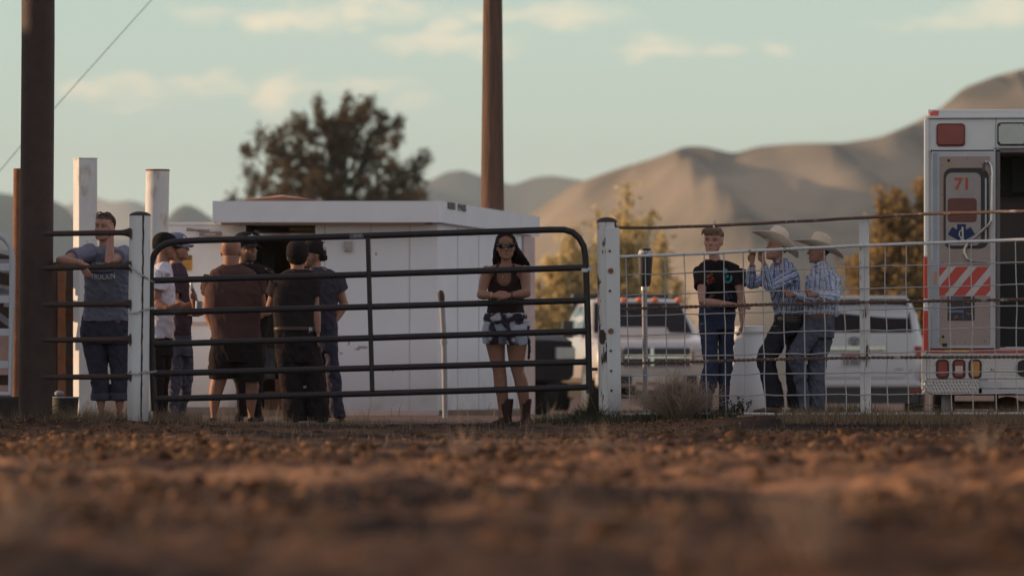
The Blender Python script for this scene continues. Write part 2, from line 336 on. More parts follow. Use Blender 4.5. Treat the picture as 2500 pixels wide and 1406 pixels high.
def clods():
    rs = np.random.RandomState(77); import bmesh
    bm = bmesh.new(); bmesh.ops.create_icosphere(bm, subdivisions=1, radius=1.0); bv = np.array([v.co[:] for v in bm.verts]); bf = np.array([[v.index for v in f.verts] for f in bm.faces]); bm.free()
    n = 110000; y = 8.5+39.5*rs.uniform(0, 1, n)**0.55; x = rs.uniform(-1, 1, n)*(0.098*y+0.6)
    keep = rs.uniform(0, 1, n) < np.clip(0.45+1.1*fbm(x*0.7, y*0.25, 0, 3, 31)+0.5*vnoise(x*5, y*3, 0, 8), 0.03, 1); x = x[keep]; y = y[keep]; n = len(x)
    r = 0.003+0.011*rs.uniform(0, 1, n)**1.8+0.026*rs.uniform(0, 1, n)**16*(y < 40); z = ground_z(x, y)+r*0.25
    sc3 = r[:, None]*rs.uniform(0.7, 1.5, (n, 3))*np.array([1.2, 1.0, 0.8]); a = rs.uniform(0, 6.28, n)
    V = bv[None]*sc3[:, None, :]*(1+0.6*rs.uniform(-1, 1, (n, len(bv), 1))); ca, sa = np.cos(a)[:, None], np.sin(a)[:, None]
    X = V[:, :, 0]*ca-V[:, :, 1]*sa; Y = V[:, :, 0]*sa+V[:, :, 1]*ca
    V = np.stack([X+x[:, None], Y+y[:, None], V[:, :, 2]+z[:, None]], 2).reshape(-1, 3); F = (bf[None]+(np.arange(n)*len(bv))[:, None, None]).reshape(-1, 3).astype(np.int32)
    me = bpy.data.meshes.new('dirt_clods'); me.vertices.add(len(V)); me.vertices.foreach_set('co', V.ravel()); me.loops.add(F.size); me.loops.foreach_set('vertex_index', F.ravel())
    me.polygons.add(len(F)); me.polygons.foreach_set('loop_start', np.arange(0, F.size, 3, dtype=np.int32)); me.polygons.foreach_set('loop_total', np.full(len(F), 3, dtype=np.int32)); me.update()
    m = bpy.data.materials.new('clod_earth'); m.use_nodes = True; b = m.node_tree.nodes['Principled BSDF']; b.inputs['Roughness'].default_value = .95; b.inputs['Specular IOR Level'].default_value = .1
    g = m.node_tree.nodes.new("ShaderNodeNewGeometry"); q = m.node_tree.nodes.new("ShaderNodeValToRGB"); m.node_tree.links.new(g.outputs['Random Per Island'], q.inputs[0]); m.node_tree.links.new(q.outputs[0], b.inputs['Base Color'])
    e = q.color_ramp.elements; e[0].color = (.040, .018, .011, 1); e[1].position = 1.0; e[1].color = (.23, .13, .072, 1)
    tag(link('dirt_clods', me, m), kind='stuff', label='brown clods of tilled earth over the arena', cat='dirt')
clods()
# ------------------------------------------------ materials
RUST = (0.055, 0.022, 0.015)
M_WPOST = mat('white_post_paint', (0.62, 0.63, 0.64), 0.6, var=0.08, vscale=5, patch=(RUST, 9.0, 0.665, 0.02), stretch=(1, 1, 0.35), bump=(30, 0.3), dirt=((0.10, 0.06, 0.045), 0.0, 0.5))
M_WPOST2 = mat('weathered_white_paint', (0.60, 0.60, 0.60), 0.65, var=0.12, vscale=4, patch=((0.34, 0.22, 0.13), 3.0, 0.56, 0.12), stretch=(1, 1, 0.5), bump=(20, 0.3))
M_CHIP = mat('chipped_white_paint', (0.60, 0.59, 0.58), 0.65, var=0.1, patch=(RUST, 14.0, 0.56, 0.04), stretch=(1, 1, 0.25), bump=(40, 0.4))
M_RUSTPIPE = mat('rusty_pipe', (0.11, 0.06, 0.045), 0.75, var=0.3, vscale=20, patch=((0.40, 0.36, 0.34), 11.0, 0.56, 0.14), bump=(60, 0.5))
M_WPIPE = mat('white_pipe', (0.6, 0.6, 0.6), 0.55, var=0.1, vscale=20, patch=(RUST, 22.0, 0.62, 0.03))
M_DARKRUST = mat('dark_rusty_steel', (0.045, 0.024, 0.020), 0.75, var=0.3, vscale=8, bump=(50, 0.4))
M_RUST2 = mat('orange_rusty_steel', (0.20, 0.085, 0.04), 0.85, var=0.35, vscale=7, bump=(40, 0.5))
M_GATE = mat('black_gate_paint', (0.024, 0.019, 0.021), 0.5, spec=0.3, var=0.15, vscale=10, patch=((0.06, 0.05, 0.05), 18, 0.62, 0.08))
M_WOOD = mat('utility_pole_wood', (0.115, 0.062, 0.042), 0.9, var=0.35, vscale=9, stretch=(3, 3, 0.25), bump=(18, 0.7, 0.02))
M_STEEL = mat('galvanised_steel', (0.45, 0.46, 0.47), 0.4, metal=0.7, var=0.1)
M_GREYPIPE = mat('grey_pipe', (0.24, 0.24, 0.26), 0.6, var=0.2, vscale=12)
M_BLACK = mat('black_rubber', (0.015, 0.013, 0.014), 0.6)
M_WIRE = mat('fence_wire', (0.42, 0.39, 0.385), 0.5, metal=0.2, var=0.15, vscale=30)

def text_mesh(name, s, mat_, parent, origin, ux, uz, height, depth=0.004, label=None, arc=0.0, bold=0.0, width=None):
    """lettering as thin raised geometry; ux along the writing, uz up"""
    cu = bpy.data.curves.new(name, 'FONT'); cu.body = s; cu.extrude = depth/2; cu.align_x = 'CENTER'; cu.align_y = 'CENTER'; cu.size = 1; cu.offset = bold; cu.resolution_u = 3
    o = bpy.data.objects.new(name, cu); sc.collection.objects.link(o)
    bpy.context.view_layer.update()
    me = bpy.data.meshes.new_from_object(o.evaluated_get(bpy.context.evaluated_depsgraph_get()))
    bpy.data.objects.remove(o); bpy.data.curves.remove(cu)
    n = len(me.vertices); a = np.empty(n*3); me.vertices.foreach_get('co', a); a = a.reshape(-1, 3)
    h = a[:, 1].max()-a[:, 1].min(); k = height/h; kx = k if width is None else width/(a[:, 0].max()-a[:, 0].min())
    ux = Vector(ux).normalized(); uz = Vector(uz).normalized(); un = ux.cross(uz)
    X = a[:, 0]*kx; Z = (a[:, 1]-(a[:, 1].max()+a[:, 1].min())/2)*k
    if arc: Z = Z+arc*(X**2)
    W = np.array(origin)[None]+X[:, None]*np.array(ux)+Z[:, None]*np.array(uz)+(a[:, 2])[:, None]*np.array(un)
    if parent is not None:
        Mi = np.array(world_of(parent).inverted()); W = W@Mi[:3, :3].T+Mi[:3, 3]
    me.vertices.foreach_set('co', W.ravel()); me.update(); me.name = name
    return link(name, me, mat_, parent)

# ------------------------------------------------ big steel pole and wooden pole
mb = MB(); mb.tube([P(93, -420, 49.25), P(93, 100, 49.25), P(86, 1045, 49.25)], [0.143, 0.144, 0.146], 28)
tag(mb.build('steel_pole', M_DARKRUST, smooth=True), 'tall thick dark rusty steel pole at the left with white panel gate beside it', 'pole')
mb = MB(); mb.tube([P(1203, -500, 66), P(1203, 0, 66), P(1202, 500, 66), P(1201, 1020, 66)], [0.107, 0.111, 0.135, 0.15], 22)
tag(mb.build('utility_pole', M_WOOD, smooth=True), 'brown wooden utility pole rising behind the white shed', 'pole')
mb = MB(); mb.tube([P(430, -68, 75), P(370, 0, 75), P(135, 262, 75), P(52, 355, 75), P(0, 417, 75), P(-330, 800, 75)], 0.006, 6)
tag(mb.build('guy_wire', M_GREYPIPE, smooth='all'), 'thin guy wire slanting down across the sky behind the steel pole', 'wire')
mb = MB(); mb.tube([P(47, 412, 52.6), P(42, 1025, 52.6)], 0.054, 16)
tag(mb.build('rusty_post', M_RUST2, smooth=True), 'thin rusty orange post half hidden behind the big steel pole', 'post')
# two white posts
r = empty('white_post', P(207, 1022, 54), 'tall flat-topped white post with straight sides behind the woman at the left', 'post', 'tall white posts behind the left fence')
c = P(208, 388, 54); zb_ = P(206, 1022, 54).z; Mz = Matrix.Translation((c.x, c.y, 0)) @ Matrix.Rotation(R(20), 4, 'Z')
mb = MB(); mb.box(-.092, .092, -.105, .105, zb_, c.z, Mz); mb.build('post_pipe', M_WPOST2, r, bevel=.012)
mb = MB(); mb.box(-.095, .095, -.108, .108, c.z-.002, c.z+.006, Mz); mb.build('end_plate', M_WPOST2, r)
r = empty('white_post', P(372, 1020, 54.6), 'tall rust-stained white post leaning a little, behind the left gate post', 'post', 'tall white posts behind the left fence')
mb = MB(); mb.tube([P(385, 416, 54.6), P(374, 1020, 54.6)], 0.113, 28); mb.build('post_pipe', M_WPOST2, r, smooth=True)
mb = MB(); mb.tube([P(385, 418, 54.6), P(385, 414, 54.6)], 0.116, 28); mb.build('end_plate', M_RUST2, r, smooth=True)

# ------------------------------------------------ gate posts
def dome(mb, c, r_, h):
    c = Vector(c); rings = []
    for i in range(6):
        a = i/5*math.pi/2*0.97
        rings.append([c+Vector((r_*math.cos(a)*math.cos(2*math.pi*k/24), r_*math.cos(a)*math.sin(2*math.pi*k/24), h*math.sin(a))) for k in range(24)])
    mb.loft(rings)
def post_surface(cx, Y, rad, ang): return Vector((cx+rad*math.sin(ang), Y-rad*math.cos(ang), 0))
GY = 49.0
c0 = P(342, 1032, GY); c1 = P(342, 527, GY); rr = 0.092
r = empty('gate_post', (c0.x, c0.y, c0.z), 'round white gate post with dark cap and rusty seam, chained to the black gate', 'post', 'capped white gate posts')
mb = MB(); mb.tube([(c0.x-0.02, GY, c0.z), (c1.x, GY, c1.z)], rr, 28); mb.build('post_pipe', M_WPOST, r, smooth=True)
mb = MB(); dome(mb, c1, rr*1.03, 0.038); mb.build('post_cap', M_DARKRUST, r, smooth=True)
mb = MB(); random.seed(4)
pts = []
for i in range(40):
    t = i/39; z = c1.z-t*(c1.z-c0.z)*0.99; cx = c1.x+(c0.x-0.02-c1.x)*t
    pts.append(((cx, z), 0.30+0.03*random.uniform(-1, 1), 0.45+0.03*random.uniform(-1, 1) if i else 0.46))
for (a, b) in zip(pts[:-1], pts[1:]):
    q = []
    for ((cx, z), t0, t1), s in ((a, 0), (b, 1)):
        q += [post_surface(cx, GY, rr+0.003, t0)+Vector((0, 0, z)), post_surface(cx, GY, rr+0.003, (t0+t1)/2)+Vector((0, 0, z)), post_surface(cx, GY, rr+0.003, t1)+Vector((0, 0, z))]
    mb.add(q, [(0, 1, 4, 3), (1, 2, 5, 4)])
mb.build('rust_seam', M_DARKRUST, r, smooth='all')
# right gate post with punched channel
c0 = P(1487, 1026, GY); c1 = P(1482, 543, GY); rr = 0.087
r = empty('gate_post', (c0.x, c0.y, c0.z), 'white gate post with dark cap, peeling paint and a punched steel channel', 'post', 'capped white gate posts')
mb = MB(); mb.tube([c0, c1], rr, 28); mb.build('post_pipe', M_CHIP, r, smooth=True)
mb = MB(); dome(mb, c1, rr*1.03, 0.045); mb.build('post_cap', M_DARKRUST, r, smooth=True)
mb = MB()
a = P(1478, 556, GY-0.10); b = P(1512, 556, GY-0.10); a2 = P(1484, 1006, GY-0.10); b2 = P(1517, 1004, GY-0.10)
mb.add([a, b, b2, a2]+[v+Vector((0, 0.03, 0)) for v in (a, b, b2, a2)], [(0, 1, 2, 3), (7, 6, 5, 4), (0, 4, 5, 1), (2, 6, 7, 3), (1, 5, 6, 2), (0, 3, 7, 4)])
mb.build('punched_channel', M_WPOST, r, bevel=0.003)
for (px, py) in ((1488.5, 613), (1489, 710), (1491, 856), (1492, 905), (1493, 953)):
    mb = MB(); p = P(px, py, GY-0.105); mb.box(p.x-0.009, p.x+0.009, p.y-0.002, p.y+0.004, p.z-0.009, p.z+0.009); mb.build('punched_hole', M_DARKRUST, r)
for (px, py) in ((1491, 661), (1491.5, 808)):
    mb = MB(); p = P(px, py, GY-0.102); mb.tube([p, p+Vector((0, -0.012, 0))], 0.023, 16); mb.build('bolt', M_RUST2, r, smooth=True)
for k, (y0, y1, ang0, ang1) in enumerate(((575, 640, -0.25, 0.12), (640, 700, -0.12, 0.1), (700, 770, -0.1, 0.02), (805, 840, -1.0, -0.2))):
    n = 9; mb = MB()
    for i in range(n-1):
        q = []
        for j in (i, i+1):
            t = j/(n-1); z = P(0, y0+(y1-y0)*t, GY).z; wv = 0.05*math.sin(j*2.3+k); s = math.sin(math.pi*min(max(t, 0.06), 0.94))**0.4
            m_ = (ang0+ang1)/2; h = (ang1-ang0)/2*s
            for an in (m_-h+wv, m_+wv, m_+h+wv): q.append(post_surface(c1.x+(c0.x-c1.x)*0.4, GY, rr+0.003, an)+Vector((0, 0, z)))
        mb.add(q, [(0, 1, 4, 3), (1, 2, 5, 4)])
    mb.build('bare_rust_patch', M_DARKRUST, r, smooth='all')

# ------------------------------------------------ black pipe gate
def GP(px, py, d=0.0): return P(px, py, 49.0+0.12*(1-(px-370)/1070.0)+d)
r = empty('pipe_gate', GP(905, 1035), 'wide black six-bar pipe gate with rounded top corners', 'gate')
RG = 0.0275
path = [GP(377, 1003), GP(372, 900), GP(369, 760), GP(368, 660), GP(370, 640), GP(377, 621), GP(389, 605), GP(406, 595), GP(430, 590), GP(480, 587), GP(890, 576), GP(1340, 561), GP(1378, 561), GP(1398, 567), GP(1414, 581), GP(1425, 601), GP(1429, 625), GP(1431, 660), GP(1436, 810), GP(1439, 960)]
mb = MB(); mb.tube(path, RG, 14); mb.build('frame', M_GATE, r, smooth=True)
for (yl, yr) in ((684, 653), (762, 733), (839, 808), (911, 883), (973, 945)):
    mb = MB(); mb.tube([GP(372, yl+1), GP(900, (yl+yr)/2+1.5), GP(1432, yr)], RG, 14); mb.build('bar', M_GATE, r, smooth=True)
mb = MB(); a = GP(898, 580, -0.02); b = GP(909, 953, -0.02)
for dz in (0,): mb.tube([a, b], 0.021, 8)
mb.build('upright', M_GATE, r, smooth=True)
# maker's sticker on the top bar
mb = MB(); q = [GP(853, 571.3, -0.031), GP(886, 570.2, -0.031), GP(888, 581, -0.027), GP(854, 582.5, -0.027)]
mb.add(q+[v+Vector((0, 0.003, 0)) for v in q], [(0, 1, 2, 3), (7, 6, 5, 4), (0, 4, 5, 1), (1, 5, 6, 2), (2, 6, 7, 3), (3, 7, 4, 0)])
stk = mb.build('sticker', mat('sticker_print', (0.11, 0.105, 0.14), 0.5), r)
text_mesh('sticker_lettering', 'O-W', mat('sticker_white', (0.36, 0.34, 0.38), 0.5), stk, GP(873, 575.5, -0.036), (1, 0, 0.03), (0, 0, 1), 0.024, 0.002, bold=0.02, width=0.068)
mb = MB(); p = GP(1432, 659, -0.03); mb.box(p.x-0.045, p.x+0.012, p.y-0.006, p.y+0.01, p.z-0.02, p.z+0.014); mb.box(p.x+0.012, p.x+0.05, p.y-0.002, p.y+0.02, p.z-0.008, p.z+0.022)
mb.box(p.x+0.03, p.x+0.042, p.y-0.012, p.y+0.02, p.z-0.022, p.z+0.03)
mb.build('hinge', M_STEEL, r, bevel=0.003)
mb = MB(); p = GP(1448, 901); mb.box(p.x-0.03, p.x+0.04, p.y-0.02, p.y+0.02, p.z-0.014, p.z+0.014); mb.build('hinge', M_GATE, r, bevel=0.003)
# chains
def chain(p0, p1, sag, name_label):
    mb = MB(); p0 = Vector(p0); p1 = Vector(p1); pm = p0.lerp(p1, .62); pm.y = GY-.125; chain_part(mb, p0, pm, sag*.5); chain_part(mb, pm, p1, sag*.3); return mb
def chain_part(mb, p0, p1, sag):
    L_ = (p1-p0).length*1.05; n = max(3, int(L_/0.026))
    for i in range(n):
        t = (i+0.5)/n; c = p0.lerp(p1, t)+Vector((0, 0, -sag*4*t*(1-t))); c2 = p0.lerp(p1, t+0.02)+Vector((0, 0, -sag*4*(t+0.02)*(1-t-0.02)))
        d = (c2-c).normalized(); s = Vector((0, -1, 0)) if i % 2 else d.cross(Vector((0, -1, 0))).normalized()
        if i % 2: s = (s+d.cross(s)*0.4).normalized()
        ring = [c+d*(0.017*math.cos(a))+s*(0.008*math.sin(a)) for a in [2*math.pi*k/12 for k in range(13)]]
        mb.tube(ring, 0.0034, 5, cap=False)
for (a, b, s, lab) in ((P(316, 648, GY-0.11), GP(377, 690, -0.04), 0.02, 'highest of the chains tying the black gate to the white post'), (P(314, 765, GY-0.11), GP(385, 748, -0.05), 0.02, 'steel chain round the white gate post at middle height'), (P(312, 910, GY-0.11), GP(383, 905, -0.05), 0.03, 'lowest chain joining gate and white post near the ground')):
    tag(chain(a, b, s, '').build('chain', M_STEEL, smooth='all'), lab, 'chain', 'chains on the left gate post')

# ------------------------------------------------ rusty rails between pole and gate post
r = empty('rail_fence', P(220, 1030, GY), 'short fence of five dark rusty rails between the steel pole and white gate post', 'fence')
for (y0, y1) in ((571, 568), (655, 650), (744, 742), (830, 829), (921, 919)):
    mb = MB(); a = P(104, y0, GY-0.13); b = P(318, y1, GY-0.02); 
    mb.tube([a, a.lerp(b, 0.1), a.lerp(b, 0.88), a.lerp(b, 0.93), a.lerp(b, 0.965), a.lerp(b, 1.0)], [0.012, 0.0235, 0.0235, 0.027, 0.034, 0.044], 12)
    mb.build('rail', M_DARKRUST, r, smooth=True)
    mb = MB(); random.seed(int(y0)); c = P(318, y1, GY-0.075)
    q = [c+Vector((random.uniform(.6, 1)*0.032*math.cos(2*math.pi*k/14)*0.5, -0.004+0.0*k, random.uniform(.55, 1)*0.06*math.sin(2*math.pi*k/14))) for k in range(14)]
    mb.prism(q, (0, 0.02, 0)); mb.build('weld_scar', M_DARKRUST, r)

# ------------------------------------------------ white rounded panel gate at far left
r = empty('panel_gate', P(-40, 975, 48.9), 'pale painted panel gate with rounded top corner at the left edge', 'gate')
M_PG = mat('pale_panel_paint', (0.42, 0.43, 0.47), 0.5, var=0.08, patch=(RUST, 14, 0.68, 0.03), stretch=(1, 1, 0.4))
Yp = 48.9; mb = MB()
pth = [P(-430, 572, Yp), P(-20, 572, Yp), P(0, 575, Yp), P(14, 585, Yp), P(25, 602, Yp), P(30, 628, Yp), P(30, 700, Yp), P(25, 962, Yp), P(-430, 962, Yp)]
mb.tube(pth, 0.026, 12); mb.build('frame', M_PG, r, smooth=True)
for y in (652, 731, 811, 890):
    mb = MB(); a = P(-430, y, Yp); b = P(27, y, Yp); mb.box(a.x, b.x, Yp-0.012, Yp+0.012, a.z-0.032, a.z+0.032); mb.build('slat', M_PG, r, bevel=0.004)

# ------------------------------------------------ things behind the left rails
M_PINK = mat('faded_pink_board', (0.40, 0.29, 0.27), 0.8, var=0.15)
M_BLUEG = mat('blue_grey_steel', (0.20, 0.22, 0.27), 0.5, var=0.15)
r = empty('bleacher', P(-30, 1020, 54), 'blue grey bleacher stairs with slanted beams behind the panel gate', 'bleachers')
mb = MB()
for (x0, y0, x1, y1) in ((-60, 590, 60, 676), (-60, 655, 62, 742), (-60, 720, 62, 810)):
    mb = MB(); a = P(x0, y0, 54); b = P(x1, y1, 54); mb.add([a, b, b+Vector((0, 0, -0.07)), a+Vector((0, 0, -0.07)), a+Vector((0, .1, 0)), b+Vector((0, .1, 0)), b+Vector((0, .1, -0.07)), a+Vector((0, .1, -0.07))], [(0, 1, 2, 3), (7, 6, 5, 4), (0, 4, 5, 1), (1, 5, 6, 2), (2, 6, 7, 3), (3, 7, 4, 0)])
    mb.build('stringer', M_BLUEG, r)
for i, (x, y) in enumerate(((-30, 612), (6, 640), (36, 662), (-20, 700), (14, 724), (44, 745))):
    mb = MB(); a = P(x, y, 54); mb.box(a.x-0.10, a.x+0.10, 53.6, 55.4, a.z-0.02, a.z+0.02); mb.build('tread', M_BLUEG, r)
mb = MB(); a = P(-60, 612, 55.6); b = P(66, 1016, 55.6); mb.box(a.x, b.x, 55.6, 55.68, b.z, a.z); mb.build('skirt_board', mat('dark_board', (0.05, 0.035, 0.03), 0.9), r)
mb = MB(); a = P(-60, 815, 55.2); b = P(38, 915, 55.2); mb.box(a.x, b.x, 55.2, 55.25, b.z, a.z); mb.box(a.x, b.x, 55.2, 55.25, b.z-0.36, b.z-0.1); mb.build('panel', M_PINK, r)
mb = MB(); a = P(-60, 968, 50.3); b = P(52, 1035, 50.3); mb.box(a.x, b.x, 50.3, 50.9, gz(-4.4, 50)-0.02, a.z)
tag(mb.build('timber_block', mat('dark_timber', (0.045, 0.030, 0.027), 0.9, var=0.3), bevel=0.02), 'dark timber block on the ground under the panel gate', 'block')
# rusty steel frame and stacked stuff between the poles
r = empty('chute_frame', P(160, 1025, 55), 'rusty brown steel chute frame seen between the steel pole and first white post', 'frame')
for (x, wd, y0, M_) in ((132, 0.05, 640, M_DARKRUST), (150, 0.075, 662, M_RUST2), (187, 0.06, 670, M_DARKRUST)):
    mb = MB(); a = P(x, y0, 55); b = P(x-3, 1020, 55); mb.box(a.x-wd/2, a.x+wd/2, 55, 55.1, b.z, a.z); mb.build('upright', M_, r)
for y in (708, 762, 778, 880):
    mb = MB(); a = P(122, y, 55.12); b = P(196, y, 55.12); mb.box(a.x, b.x, 55.12, 55.2, a.z-0.025, a.z+0.03); mb.build('crossbar', M_RUST2, r)
mb = MB(); a = P(120, 640, 56.2); b = P(205, 1016, 56.2); mb.box(a.x, b.x, 56.2, 56.3, b.z, a.z); mb.build('backboard', mat('dark_board', (0.05, 0.035, 0.03), 0.9), r)
mb = MB(); a = P(115, 690, 54.6); b = P(148, 786, 54.6); mb.add([a, P(140, 712, 54.6), P(146, 786, 54.6), P(130, 786, 54.6), P(126, 720, 54.6)], [(0, 1, 2, 3, 4)])
tub = empty('water_tub', P(158, 1012, 52), 'black rubber tub with a pale rim on the ground beside the steel pole', 'tub')
mb = MB(); c = P(158, 1014, 52); mb.cyl(c, 0.115, 0, 0.16, 22, 0.13); mb.build('bucket', M_BLACK, tub, smooth=True)
mb = MB(); ring = [c+Vector((0.13*math.cos(a), 0.13*math.sin(a), 0.165)) for a in [2*math.pi*k/20 for k in range(21)]]; mb.tube(ring, 0.008, 6); mb.build('rim', M_GREYPIPE, tub, smooth='all')
mb = MB(); mb.ell(c+Vector((-0.05, 0, 0.2)), 0.045, 0.04, 0.03); mb.build('lid_knob', M_GREYPIPE, tub, smooth='all')

# ------------------------------------------------ wire mesh fence at right
def YF(px): return 49.0-(px-1490)*2.5/1010.0
def FP(px, py, d=0.0): return P(px, py, YF(px)+d)
r = empty('wire_mesh_fence', FP(1990, 1012), 'long white and rusty pipe fence with square wire mesh in front of the three boys', 'fence')
rng = random.Random(5)
def wav(pts, n=30, amp=1.0, d=0.0):
    out = []; xs_ = [p[0] for p in pts]; ys_ = [p[1] for p in pts]
    for i in range(n+1):
        x = xs_[0]+(xs_[-1]-xs_[0])*i/n
        out.append(FP(x, float(np.interp(x, xs_, ys_))+amp*math.sin(i*1.7+xs_[0]+ys_[0])*0.6, d))
    return out
for nm, pts, rad, M_ in (('top_rail', [(1482, 556), (1560, 556.5), (1639, 555), (1771, 550), (1940, 541), (2100, 532), (2260, 522), (2420, 518), (2900, 505)], 0.0135, M_RUSTPIPE),
                         ('white_rail', [(1478, 628), (1719, 619), (1822, 613), (2100, 599.5), (2500, 585), (2900, 570)], 0.0135, M_WPIPE),
                         ('twisted_rail', [(1488, 757), (1600, 751), (1719, 748), (1850, 744), (2100, 738), (2500, 731), (2900, 724)], 0.0145, M_RUSTPIPE),
                         ('twisted_rail', [(1492, 888), (1719, 882), (1850, 878), (2100, 873), (2500, 871), (2900, 869)], 0.0135, M_RUSTPIPE),
                         ('bottom_rail', [(1515, 1012), (1640, 1010), (2000, 1010), (2500, 1009), (2900, 1009)], 0.011, M_CHIP)):
    mb = MB()
    if 'twisted' in nm:      # rope-like twisted reinforcing bar
        base = wav(pts, 300, 0.6)
        for ph in (0, math.pi):
            mb.tube([p+Vector((0, 0.007*math.cos(i*1.3+ph), 0.007*math.sin(i*1.3+ph))) for i, p in enumerate(base)], rad*0.62, 6)
    else: mb.tube(wav(pts, 40, 0.8 if nm != 'white_rail' else 0.4), rad, 10)
    mb.build(nm, M_, r, smooth=True)
mb = MB()
Hl = ((673, 651, 641), (721, 705, 694), (772, 757, 746), (820, 807, 800), (870, 862, 854), (918, 910, 907), (967, 963, 961))
vx = [(1528, 1538), (1575, 1582), (1623, 1630), (1670, 1676), (1719, 1725), (1767, 1773), (1814, 1819), (1862, 1868), (1911, 1917), (1962, 1966), (2012, 2016), (2060, 2066), (2110, 2112), (2160, 2167), (2212, 2217), (2265, 2270), (2317, 2322), (2371, 2376), (2425, 2432), (2479, 2484), (2533, 2538), (2587, 2592), (2641, 2646), (2695, 2700)]
for (a, b, c) in Hl:
    pts = []
    for i in range(121):
        x = 1482+1218*i/120
        y = np.interp(x, [1482, 2100, 2500, 2700], [a, b, c, c-3]); pts.append(FP(x, y+1.6*float(vnoise(np.array([x/38.0]), a*1.3, 0, 3)[0]), 0.012))
    mb.tube(pts, 0.0052, 5)
for (xt, xb) in vx:
    pts = []
    yt = np.interp(xt, [1490, 1822, 2100, 2500, 2700], [628, 613, 600, 585, 578])
    for i in range(33):
        y = yt+(1010-yt)*i/32; x = xt+(xb-xt)*i/32+2.0*float(vnoise(np.array([y/42.0]), xt*0.7, 0, 9)[0])*min(1, i/4)
        pts.append(FP(x, y, 0.018))
    mb.tube(pts, 0.0052, 5)
mb.build('wire_mesh', M_WIRE, r, smooth='all')
mb = MB(); a = FP(2110, 538, 0.03); b = FP(2114, 1016, 0.03)
mb.add([P(2098, 537, YF(2100)+.04), P(2121, 534, YF(2100)+.04), P(2127, 1012, YF(2100)+.04), P(2101, 1012, YF(2100)+.04)]+[v+Vector((0, 0.05, 0)) for v in (P(2098, 537, YF(2100)+.04), P(2121, 534, YF(2100)+.04), P(2127, 1012, YF(2100)+.04), P(2101, 1012, YF(2100)+.04))], [(0, 1, 2, 3), (7, 6, 5, 4), (0, 4, 5, 1), (1, 5, 6, 2), (2, 6, 7, 3), (3, 7, 4, 0)])
mb.build('line_post', M_CHIP, r, bevel=0.006)
mb = MB()
for q in range(3):
    a = FP(1744+q*1.0, 553, 0); mb.tube([a, a+Vector((0.004*(q-1)*3-0.006, 0, 0.045+0.01*q)), a+Vector((0.02*(q-1), -0.005, 0.075-0.015*q))], [0.004, 0.003, 0.0015], 5)
mb.ell(FP(1744, 553), 0.014, 0.018, 0.018); mb.build('wire_tie', mat('white_string', (0.7, 0.7, 0.7), 0.8), r, smooth='all')
# pipe post with black padded sleeve behind the fence
r = empty('sleeved_post', P(1576, 1015, 50.6), 'grey pipe post with thick black sleeve and pale collar behind the wire fence', 'post')
mb = MB(); mb.tube([P(1573, 700, 50.6), P(1577, 1018, 50.6)], 0.024, 14); mb.build('pipe', M_GREYPIPE, r, smooth=True)
mb = MB(); mb.tube([P(1575.5, 622, 50.6), P(1575, 650, 50.6), P(1574, 690, 50.6), P(1574, 699, 50.6)], [0.069, 0.062, 0.056, 0.045], 20); mb.build('sleeve', M_BLACK, r, smooth=True)
mb = MB(); mb.tube([P(1575.5, 623, 50.6), P(1576, 612, 50.6)], [0.066, 0.058], 20); mb.build('collar', mat('scuffed_white', (0.45, 0.45, 0.46), 0.6, patch=((0.08, 0.06, 0.06), 40, 0.5, 0.1)), r, smooth=True)
mb = MB(); mb.tube([P(1576, 612, 50.6), P(1576, 607, 50.6)], 0.047, 20); mb.build('cap', M_BLACK, r, smooth=True)
mb = MB(); mb.tube([P(1574, 699, 50.6), P(1574, 709, 50.6)], 0.033, 16); mb.build('clamp', M_STEEL, r, smooth=True)
# standpipe in front of the shed
r = empty('standpipe', P(1085, 1020, 58), 'thin grey standpipe with dark rounded head in front of the white shed', 'pipe')
mb = MB(); mb.tube([P(1078, 722, 58), P(1084, 835, 58), P(1087, 1020, 58)], 0.028, 12); mb.build('pipe', M_GREYPIPE, r, smooth=True)
mb = MB(); mb.tube([P(1078, 735, 58), P(1077, 722, 58), P(1075, 714, 58), P(1072, 711, 58)], [0.033, 0.036, 0.033, 0.018], 12); mb.build('head', M_DARKRUST, r, smooth=True)
mb = MB(); mb.tube([P(1083, 830, 58), P(1084, 840, 58)], 0.036, 12); mb.build('coupling', M_GREYPIPE, r, smooth=True)

# ------------------------------------------------ white shed
M_SHED = mat('shed_paint', (0.69, 0.71, 0.76), 0.75, var=0.05, vscale=3, patch=((0.36, 0.30, 0.28), 7.0, 0.71, 0.04), dirt=((0.20, 0.13, 0.10), -0.1, 0.9))
M_FASC = mat('fascia_paint', (0.68, 0.70, 0.74), 0.7, var=0.06, vscale=3, patch=((0.3, 0.22, 0.2), 10.0, 0.72, 0.03))
M_TRIM = mat('pink_weathered_trim', (0.52, 0.40, 0.37), 0.8, var=0.1)
Y1 = 62.0; Y2 = 67.3; s1 = Y1/FPX
A_ = P(578, 0, Y1).x; B_ = P(1068, 0, Y1).x; C_ = P(1296, 0, Y2).x   # front left, front right corner, back right corner
zt = P(0, 548, Y1).z; zb = -0.02
shed = empty('shed', P(800, 1014, Y1), 'long low white shed with flat overhanging roof and an open doorway', 'shed')
d0 = P(600, 0, Y1).x; d1 = P(770, 0, Y1).x; dz = P(0, 552, Y1).z
def quadbox(mb, a, b, z0, z1, t):  # vertical slab from a to b (xy), thickness t to the left of travel direction
    a = Vector((a[0], a[1], 0)); b = Vector((b[0], b[1], 0)); n = Vector((-(b-a).y, (b-a).x, 0)).normalized()*t
    v = [a, b, b+n, a+n]; mb.add([q+Vector((0, 0, z0)) for q in v]+[q+Vector((0, 0, z1)) for q in v], [(0, 1, 2, 3), (7, 6, 5, 4), (0, 4, 5, 1), (1, 5, 6, 2), (2, 6, 7, 3), (3, 7, 4, 0)])
